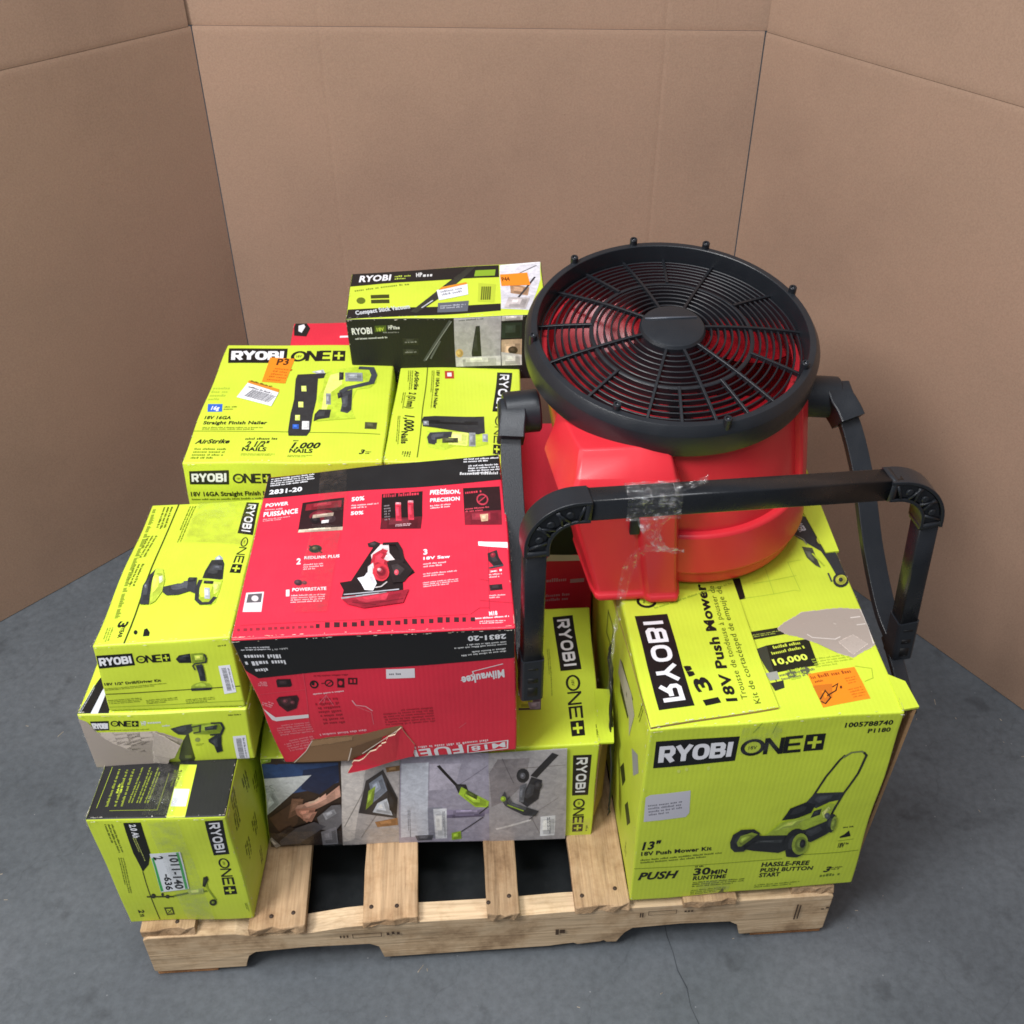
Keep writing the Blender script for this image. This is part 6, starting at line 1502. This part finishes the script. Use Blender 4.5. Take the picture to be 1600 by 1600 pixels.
# moulded bumper wrapping the lower side of the housing
NT, NK = 54, 24; th0, th1, k0, k1 = -104, -14, .06, .90
def bump_cell(i, j):
    th = th0+(th1-th0)*(i+.5)/NT; k = k0+(k1-k0)*(j+.5)/NK
    if .60 < k < .86: return True
    rc = math.hypot(max(0, th+38)/1.0, max(0, .60-k)*60)
    return th > -30 and k <= .60 or (th > -36 and .52 < k <= .60 and math.hypot(th+36, (k-.52)*75) > 6.2 and (th+36)+(k-.52)*75 > 6)
bm = bmesh.new(); vt = {}
def bv(i, j, lv):
    if (i, j, lv) not in vt: vt[(i, j, lv)] = bm.verts.new(HS(math.radians(th0+(th1-th0)*i/NT), k0+(k1-k0)*j/NK, (.013 if lv else -.003)))
    return vt[(i, j, lv)]
for i in range(NT):
    for j in range(NK):
        if not bump_cell(i, j): continue
        bm.faces.new((bv(i, j, 1), bv(i+1, j, 1), bv(i+1, j+1, 1), bv(i, j+1, 1)))
        for (a0, b0), (a1, b1), (ni, nj) in (((i, j), (i+1, j), (i, j-1)), ((i+1, j), (i+1, j+1), (i+1, j)), ((i+1, j+1), (i, j+1), (i, j+1)), ((i, j+1), (i, j), (i-1, j))):
            if not (0 <= ni < NT and 0 <= nj < NK) or not bump_cell(ni, nj):
                bm.faces.new((bv(a0, b0, 1), bv(a0, b0, 0), bv(a1, b1, 0), bv(a1, b1, 1)))
bp_ = flink('bumper', bm, M_REDPL, house)
md = bp_.modifiers.new('bevel', 'BEVEL'); md.width = .005; md.segments = 3; md.limit_method = 'ANGLE'; md.angle_limit = math.radians(40)
# front pod (cord bay) hanging from the ring to the foot
LV = [(.912, .300, .158, .296), (.905, .292, .155, .298), (.878, .266, .149, .303), (.845, .252, .138, .314), (.834, .248, .135, .317), (.830, .252, .136, .316), (.822, .262, .142, .312), (.66, .270, .186, .327), (.642, .268, .190, .329), (.636, .262, .189, .332), (.627, .263, .191, .331)]
bm = bmesh.new(); rows = []
for z, y, xl, xr in LV:
    xm = xl+(xr-xl)*.60; st = .010 if z < .825 else 0.0
    rows.append([bm.verts.new(p) for p in ((xl-.02, .42, z), (xl-.006, y+.03, z), (xl, y+.006, z), (xl+.006, y, z), (xm-.004, y, z), (xm, y-st*.6, z), (xm+.006, y-st, z), (xr-.006, y-st, z), (xr, y+.004, z), (xr+.004, y+.03, z), (xr+.02, .42, z))])
for a, b in zip(rows, rows[1:]):
    for i in range(len(a)-1): bm.faces.new((a[i], a[i+1], b[i+1], b[i]))
bm.faces.new(rows[0]); bm.faces.new(rows[-1][::-1])
for a, b in zip(rows, rows[1:]): bm.faces.new((a[-1], a[0], b[0], b[-1]))
pod = flink('cord_bay', bm, M_REDPL)
for e in pod.data.edges: pass
md = pod.modifiers.new('bevel', 'BEVEL'); md.width = .003; md.segments = 2; md.limit_method = 'ANGLE'; md.angle_limit = math.radians(35)
bm = bmesh.new(); box_bm(bm, (.236, .2545, .775), (.252, .264, .812), .002); flink('slot', bm, M_DARK, pod)
# grille
def bar_ring(name, r, w, h, hh, m=M_GRILL, parent=None):
    bm = bmesh.new(); lathe(bm, [(r-w/2, hh-h), (r-w/2, hh-.0006), (r-w/4, hh), (r+w/4, hh), (r+w/2, hh-.0006), (r+w/2, hh-h)], 80); return flink(name, bm, m, parent)
def dome(r): return -.005-.026*(r/.22)**2
for i in range(14):
    r = .0650+i*.0116; bar_ring('grille_ring', r, .0029, .0095, dome(r))
LONG = [2, 61, 103, 142, 193, 250, 281, 311]; SHORT = [29, 84, 123, 168, 221, 265.5, 296.5, 334]
def spoke(th, r0, r1):
    th = math.radians(th); bm = bmesh.new(); pth = [FP(r0+(r1-r0)*k/8, th, dome(r0+(r1-r0)*k/8)-.001) for k in range(9)]
    sweep(bm, pth, .0048, .0085, ax); flink('spoke', bm, M_GRILL)
for t_ in LONG: spoke(t_, .05, .2215)
for t_ in SHORT: spoke(t_, .132, .2215)
bar_ring('grille_ring', .132, .0055, .008, dome(.132)+.0006)
bm = bmesh.new(); lathe(bm, [(.0005, .002), (.046, .002), (.0515, .0005), (.0545, -.004), (.0555, -.022), (.05, -.024), (.0005, -.024)], 64, closed=False)
hub = flink('hub_cap', bm, M_PLAST)
bm = bmesh.new(); c = [FP(0, 0, 0)+ex*x+ey*y+ax*h for h in (.0016, .0036) for x, y in ((-.043, .017), (.043, .017), (.0435, .0205), (-.0435, .0205))]
v = [bm.verts.new(p) for p in c]
for q in ((0, 3, 2, 1), (4, 5, 6, 7), (0, 1, 5, 4), (1, 2, 6, 5), (2, 3, 7, 6), (3, 0, 4, 7)): bm.faces.new([v[i] for i in q])
flink('hub_rib', bm, mat('grey_plastic', '4d525b', .3), hub)  # line across the hub, a lighter grey than the cap
# motor and blades
bm = bmesh.new(); lathe(bm, [(.0005, -.05), (.055, -.05), (.062, -.058), (.064, -.2), (.0005, -.2)], 40, closed=False); flink('motor', bm, M_DARK)
for k in range(5):
    bm = bmesh.new(); rows = []
    for i in range(9):
        r = .06+.138*i/8; wd = math.radians(40+8*math.sin(math.pi*i/8)); t0 = 2*math.pi*k/5+.35*(i/8)
        row = []
        for j in range(7):
            s = j/6-.5; row.append((r, t0+s*wd*2*.72, -.072-.04*s*2*(1-.3*i/8)-.008*math.cos(math.pi*s)))
        rows.append(row)
    for dz in (0, -.004):
        g = [[bm.verts.new(FP(r, t, h+dz)) for r, t, h in row] for row in rows]
        for a, b in zip(g, g[1:]):
            for i in range(6): bm.faces.new((a[i], a[i+1], b[i+1], b[i]))
    flink('blade', bm, mat('shaded_red_plastic', 'a81a24', .3, .08, 6))  # blade red darkened to paint in the shade behind the grille
# yellow caution label on the inner wall
bm = bmesh.new(); g = [[bm.verts.new(HS(math.radians(226+i*3.5), .10+.06*j, -.0135)) for i in range(9)] for j in range(5)]
for a, b in zip(g, g[1:]):
    for i in range(8): bm.faces.new((a[i], a[i+1], b[i+1], b[i]))
flink('caution_label', bm, mat('yellow_label', 'd8d84a', .5), house)
# screw bosses round the rim
for th in (128, 98, 66, 20, 330, 281, 238, 185):
    t = math.radians(th); r = .2325 if th not in (330, 238) else .222
    bm = bmesh.new(); off = lambda rr, a_, h, r=r, t=t: FP(r, t, 0)+ex*(rr*math.cos(a_))+ey*(rr*math.sin(a_))+ax*h
    lathe(bm, [(.0005, -.012), (.0068, -.012), (.0066, .009), (.0056, .0105), (.0035, .0105), (.0035, .006), (.0005, .006)], 16, closed=False, off=off)
    bo = flink('screw_boss', bm, M_PLAST)
    bm = bmesh.new(); lathe(bm, [(.0005, .0064), (.0028, .0066), (.003, .0074), (.0012, .0078), (.0005, .0074)], 12, closed=False, off=off); flink('screw', bm, M_SCREW, bo)
# stand: pivots, arms, tube handle
def cyl(bm, p, q, r, seg=28, bev=.003):
    p, q = Vector(p), Vector(q); d = (q-p).normalized(); s = d.orthogonal().normalized(); u = d.cross(s); L_ = (q-p).length
    rings = []
    for t, rr in ((0, .0005), (0, r-bev), (bev, r), (L_-bev, r), (L_, r-bev), (L_, .0005)):
        rings.append([bm.verts.new(p+d*t+s*(rr*math.cos(2*math.pi*i/seg))+u*(rr*math.sin(2*math.pi*i/seg))) for i in range(seg)])
    for a, b in zip(rings, rings[1:]):
        for i in range(seg): bm.faces.new((a[i], a[(i+1) % seg], b[(i+1) % seg], b[i]))
def bez(pts, n=8):
    """Catmull-Rom through pts"""
    P_ = [Vector(p) for p in pts]; P_ = [P_[0]*2-P_[1]]+P_+[P_[-1]*2-P_[-2]]; out = []
    for i in range(1, len(P_)-2):
        for k in range(n):
            t = k/n; a, b, c, d = P_[i-1:i+3]
            out.append(.5*((2*b)+(c-a)*t+(2*a-5*b+4*c-d)*t*t+(3*b-a-3*c+d)*t**3))
    out.append(P_[-2]); return out
BL, BR = Vector((.073, .112, .951)), Vector((.657, .172, .920)); LB, RBt = Vector((.070, .122, .585)), Vector((.694, .187, .562))
bar = (BR-BL).normalized()
for side, piv_in, piv_out, pth, (corner, foot) in (
    ('l', (.112, .482, .868), (.052, .478, .866), [(.066, .464, .868), (.060, .425, .838), (.060, .36, .775), (.063, .28, .69), (.066, .20, .625), (.070, .135, .592)], (BL, LB)),
    ('r', (.560, .50, .866), (.628, .495, .862), [(.622, .482, .866), (.640, .445, .836), (.657, .385, .765), (.668, .31, .672), (.680, .24, .602), (.692, .195, .570)], (BR, RBt))):
    bm = bmesh.new(); cyl(bm, piv_in, piv_out, .036); pv = flink('pivot', bm, M_PLAST)
    bm = bmesh.new(); pin = Vector(piv_out); o_ = Vector((-1 if side == 'l' else 1, 0, 0)); cyl(bm, pin-o_*.005, pin+o_*.010, .024); flink('pivot_cap', bm, M_PLAST, pv)
    path = bez(pth); ups = [Vector((1, 0, 0))]*len(path)
    bm = bmesh.new(); sweep(bm, path, .016, .034, ups, round_=.08); arm = flink('arm', bm, M_PLAST)
    bm = bmesh.new(); sweep(bm, [path[0]+Vector((0, .018, .004))]+path[:8], .052, .044, [ups[0]]+ups[:8], round_=.08); flink('arm_clamp', bm, M_PLAST, arm)
    # leg tube
    up = (foot-corner).normalized(); c0 = corner+up*.055
    fwd = bar.cross(up).normalized()
    bm = bmesh.new(); sweep(bm, [c0, foot-up*.02], .031, .031, bar, round_=.1); flink('leg', bm, M_STEEL)
    # socket block; flush near-black plates paint the shade inside its windows
    bm = bmesh.new(); s0 = foot-up*.075; s1 = foot+up*.014; sweep(bm, [s0, s0+up*.004, s1-up*.004, s1], .036, .036, bar, round_=.15); so = flink('socket', bm, M_PLAST)
    nrm_ = fwd if fwd.y < 0 else -fwd
    for k, (d0, hh) in enumerate(((-.058, .004), (-.032, .010), (-.006, .020))):
        bm = bmesh.new(); w_ = .008
        c = foot+up*d0+nrm_*.0182
        vv = [bm.verts.new(c+bar*(sx*w_)+up*(sy*hh/2)-nrm_*dz) for dz in (0, .004) for sx, sy in ((-1, -1), (1, -1), (1, 1), (-1, 1))]
        for q in ((0, 1, 2, 3), (4, 7, 6, 5), (0, 4, 5, 1), (1, 5, 6, 2), (2, 6, 7, 3), (3, 7, 4, 0)): bm.faces.new([vv[i] for i in q])
        flink('socket_window', bm, mat('painted_recess_shade', '050506', .6), so)
    # corner joint: quarter arc with rims and truss ribs
    sgn = 1 if side == 'l' else -1; inn = bar*sgn; cc = corner+inn*.060+up*.060
    arc = [cc-inn*(.060*math.sin(t))-up*(.060*math.cos(t)) for t in [math.pi/2*i/12 for i in range(13)]]
    arc = [cc-up*.060+inn*.012]+arc+[cc-inn*.060+up*.012]
    N = nrm_
    bm = bmesh.new(); sweep(bm, arc, .026, .032, [N]*len(arc), round_=.12); cj = flink('corner_joint', bm, M_STEEL)
    for rad in (.076, .044):
        ar = [cc-inn*(rad*math.sin(t))-up*(rad*math.cos(t)) for t in [math.pi/2*i/14 for i in range(15)]]; ar = [cc-up*rad+inn*.014]+ar+[cc-inn*rad+up*.014]
        bm = bmesh.new(); sweep(bm, ar, .005, .038, [N]*len(ar), round_=.2); flink('joint_rim', bm, M_PLAST, cj)
    for j in range(6):
        t = math.pi/2*(j+.2)/6; t2 = t+(.2 if j % 2 else -.12)
        p_ = cc-inn*(.047*math.sin(t))-up*(.047*math.cos(t)); q_ = cc-inn*(.071*math.sin(t2))-up*(.071*math.cos(t2))
        bm = bmesh.new(); sweep(bm, [p_+N*.016, q_+N*.016], .0035, .006, N); flink('joint_rib', bm, M_PLAST, cj)
    for j in (1, 3, 5):
        t = math.pi/2*j/6; p_ = cc-inn*(.059*math.sin(t))-up*(.059*math.cos(t))
        bm = bmesh.new(); cyl(bm, p_+N*.012, p_+N*.0185, .0055, 14, .001); flink('joint_stud', bm, M_PLAST, cj)
    for ppos, upv in ((cc-up*.060+inn*.010, inn), (cc-inn*.060+up*.010, up)):
        bm = bmesh.new(); sweep(bm, [ppos-upv*.004, ppos+upv*.005], .037, .037, N, round_=.12); flink('joint_collar', bm, M_PLAST, cj)
bm = bmesh.new(); sweep(bm, [BL+bar*.058, BR-bar*.058], .032, .036, Vector((0, 0, 1)), round_=.09); hb = flink('handle_bar', bm, M_STEEL)
# black foot bracket beside the mower carton
bm = bmesh.new(); sweep(bm, [RBt+Vector((-.004, .03, -.006)), RBt+Vector((-.006, -.03, -.022)), RBt+Vector((-.010, -.105, -.045))], .024, .012, Vector((0, 0, 1))); flink('foot_bracket', bm, M_PLAST)
# ------------------------------------------------------------------ clear packing tape caught on the handle bar
def tape_mat():
    m, nt, b = base_mat('clear_tape'); L = nt.links; out = nt.nodes['Material Output']
    tr = node(nt, 'ShaderNodeBsdfTransparent'); gl = node(nt, 'ShaderNodeBsdfGlossy', Roughness=.06); df = node(nt, 'ShaderNodeBsdfDiffuse'); df.inputs[0].default_value = (.8, .8, .82, 1)
    tc = node(nt, 'ShaderNodeTexCoord'); n = node(nt, 'ShaderNodeTexNoise', Scale=70.0, Detail=5.0, Roughness=.7); L.new(tc.outputs['Object'], n.inputs['Vector'])
    r = ramp(nt, [(.50, (.06, .06, .06)), (.66, (.62, .62, .62))]); L.new(n.outputs['Fac'], r.inputs['Fac'])
    m0 = node(nt, 'ShaderNodeMixShader'); m0.inputs[0].default_value = .25; L.new(gl.outputs[0], m0.inputs[1]); L.new(df.outputs[0], m0.inputs[2])
    m1 = node(nt, 'ShaderNodeMixShader'); L.new(r.outputs['Color'], m1.inputs[0]); L.new(tr.outputs[0], m1.inputs[1]); L.new(m0.outputs[0], m1.inputs[2]); L.new(m1.outputs[0], out.inputs['Surface'])
    bp = node(nt, 'ShaderNodeBump', Strength=1.0, Distance=.004); L.new(n.outputs['Fac'], bp.inputs['Height']); L.new(bp.outputs['Normal'], gl.inputs['Normal'])
    return m
TAPE = tape_mat()
tp = empty('packing_tape', tuple(BL+bar*.17), 'crumpled clear packing tape wound on the handle bar, its end hanging over the red housing', 'tape')
TO = Vector(tp.location)
def ribbon(bm, path, w, sides, seed, crinkle=.003):
    rows = []
    for i, p in enumerate(path):
        p = Vector(p); s = Vector(sides[i]) if isinstance(sides, list) else Vector(sides); t = (Vector(path[min(i+1, len(path)-1)])-Vector(path[max(i-1, 0)])).normalized(); nn = t.cross(s).normalized()
        wi = w[i] if isinstance(w, list) else w
        rows.append([bm.verts.new(p+s*(wi*(j/8-.5))+nn*(crinkle*noise.noise(Vector((i*.7, j*.9, seed))))-TO) for j in range(9)])
    for a, b in zip(rows, rows[1:]):
        for j in range(8): bm.faces.new((a[j], a[j+1], b[j+1], b[j]))
bm = bmesh.new(); c = BL+bar*.165; zz = Vector((0, 0, 1)); yy = Vector((0, 1, 0)); loop = []
for yv, zv in ((.0165, -.012), (.0165, .0), (.0165, .0155), (.008, .0165), (-.006, .0168), (-.0168, .0162), (-.0172, .004), (-.0172, -.008), (-.0165, -.0172), (-.004, -.0175), (.01, -.0172)): loop.append(c+yy*(yv*1.05)+zz*(zv*1.2))
ribbon(bm, bez(loop, 5), .078, bar, 3, .0034); link('wrap', bm, TAPE, tp, smooth=False)
bm = bmesh.new(); tail = bez([c+Vector((.004, -.018, -.01)), c+Vector((.010, -.014, -.045)), c+Vector((.026, .0, -.085)), c+Vector((.040, .02, -.11)), c+Vector((.014, .07, -.15)), c+Vector((.0, .11, -.22)), c+Vector((-.012, .10, -.29)), c+Vector((-.026, .06, -.35)), c+Vector((-.034, .02, -.42))], 7)
nT = len(tail); ribbon(bm, tail, [.052*(1-i/nT)**1.3+.006 for i in range(nT)], [Vector((math.cos(i*.16), math.sin(i*.16)*.6, .15)).normalized() for i in range(nT)], 8, .006); link('tail', bm, TAPE, tp, smooth=False)
bm = bmesh.new(); ribbon(bm, bez([c+Vector((-.01, -.012, .018)), c+Vector((.02, -.01, .022)), c+Vector((.05, -.004, .026)), c+Vector((.075, .0, .034))], 6), .010, Vector((0, .8, .6)), 5, .008); link('loose_edge', bm, TAPE, tp, smooth=False)
# black strap hanging in the gap between the long carton and the mower carton
bm = bmesh.new(); TO = Vector((.218, .2, .40)); ribbon(bm, bez([(.222, .27, .50), (.224, .235, .46), (.220, .20, .42), (.219, .16, .37), (.217, .13, .31), (.216, .125, .25)], 5), .030, Vector((.25, 1, .3)).normalized(), 2, .004)
st_ = link('black_strap', bm, mat('black_webbing', '141512', .6), None); st_.location = TO
st_.modifiers.new('thick', 'SOLIDIFY').thickness = .002
tag(st_, 'black strap hanging in the gap between the long carton and the mower carton', 'strap')

def strip_mat():
    m, nt, b = base_mat('clear_strip'); L = nt.links; out = nt.nodes['Material Output']
    tr = node(nt, 'ShaderNodeBsdfTransparent'); tr.inputs[0].default_value = (.985, .985, .98, 1); gl = node(nt, 'ShaderNodeBsdfGlossy', Roughness=.16)
    tc = node(nt, 'ShaderNodeTexCoord'); n = node(nt, 'ShaderNodeTexNoise', Scale=55.0, Detail=5.0, Roughness=.7); L.new(tc.outputs['Object'], n.inputs['Vector'])
    r = ramp(nt, [(.42, (.05, .05, .05)), (.7, (.28, .28, .28))]); L.new(n.outputs['Fac'], r.inputs['Fac'])
    bp = node(nt, 'ShaderNodeBump', Strength=.7, Distance=.003); L.new(n.outputs['Fac'], bp.inputs['Height']); L.new(bp.outputs['Normal'], gl.inputs['Normal'])
    mx = node(nt, 'ShaderNodeMixShader'); L.new(r.outputs['Color'], mx.inputs[0]); L.new(tr.outputs[0], mx.inputs[1]); L.new(gl.outputs[0], mx.inputs[2]); L.new(mx.outputs[0], out.inputs['Surface'])
    return m
STRIP = strip_mat()
def strip(key, fc, quad):
    P, o = CARTON[key][1][fc]; W_, H_ = P.W*1000, P.H*1000
    P.lay('tape_strip', [([(x*W_, y*H_) for x, y in quad], (1, 1, 1), 36)], o, mtl=STRIP)
strip('trim', 'front', [(.48, .01), (.70, .01), (.66, .99), (.44, .99)])
strip('trim', 'top', [(.40, .01), (.62, .01), (.66, .6), (.44, .6)])
strip('red', 'top', [(.24, .70), (.36, .72), (.34, .99), (.23, .99)])
strip('red', 'top', [(.205, .12), (.325, .12), (.345, .62), (.225, .64)])
strip('mower', 'front', [(.30, .01), (.44, .01), (.44, .12), (.30, .115)])
strip('mower', 'front', [(.36, .86), (.52, .87), (.52, .99), (.36, .99)])
strip('vac', 'front', [(.0, .01), (.99, .01), (.99, .22), (.0, .20)])
strip('drill', 'top', [(.42, .66), (.93, .62), (.93, .98), (.42, .99)])

# lifted paper of the torn carton corner
P, o = CARTON['hdrill'][1]['front']; pts = EXTRA['hd_flap']; rg = random.Random(11)
def lift(p, back=0):
    x, y = p; u = (x-pts[0][0])/max(1, pts[2][0]-pts[0][0]); return P.pos(min(max(x, 1), P.W*1000-1)*.001, min(max(y, 1), P.H*1000-1)*.001, .0016+.013*max(0, u)**1.6-back)
def fringe(pts, n=6, j=.7):
    out = []
    for i in range(len(pts)):
        a, b = Vector(pts[i]), Vector(pts[(i+1) % len(pts)])
        for k in range(n):
            q = a.lerp(b, k/n); out.append((q.x+rg.uniform(-j, j), q.y+rg.uniform(-j, j)))
    return out
fp = fringe(pts); bm = bmesh.new(); A = [bm.verts.new(lift(p)) for p in fp]; Bq = [bm.verts.new(lift(p, .0009)) for p in fp]
f1 = bm.faces.new(A); f2 = bm.faces.new(Bq[::-1])
for i in range(len(A)): bm.faces.new((A[i], Bq[i], Bq[(i+1) % len(A)], A[(i+1) % len(A)]))
bmesh.ops.triangulate(bm, faces=[f1, f2]); link('torn_paper', bm, kraft_mat('grey_paper', 'b3a89e', 9.0), o, smooth=False)
# grit and splinters swept about the pallet
rg = random.Random(21); bm = bmesh.new()
for i in range(150):
    a_ = rg.uniform(0, 6.28); x = rg.uniform(-1.1, 1.3); y = rg.uniform(-.75, .9)
    if abs(x) < .64 and y > .02: continue
    L_ = rg.choice((.0015, .002, .003, .003, .004, .009)); w = min(L_*.5, .0012); d = Vector((math.cos(a_), math.sin(a_), 0)); s_ = Vector((-d.y, d.x, 0)); c = Vector((x, y, .0005))
    v = [bm.verts.new(c+d*L_*k1+s_*w*k2+Vector((0, 0, h))) for k1, k2, h in ((-1, -.6, 0), (1, -.3, 0), (.9, .5, 0), (-.8, .7, 0), (-.5, 0, w), (.6, .1, w*.8))]
    for q in ((0, 1, 5, 4), (1, 2, 5), (2, 3, 4, 5), (3, 0, 4)): bm.faces.new([v[k] for k in q])
gr = link('floor_grit', bm, mat('grit', 'a89a88', .9, .4, 30), None, smooth=False); gr['kind'] = 'stuff'; gr['label'] = 'pale grit and wood splinters scattered on the floor'
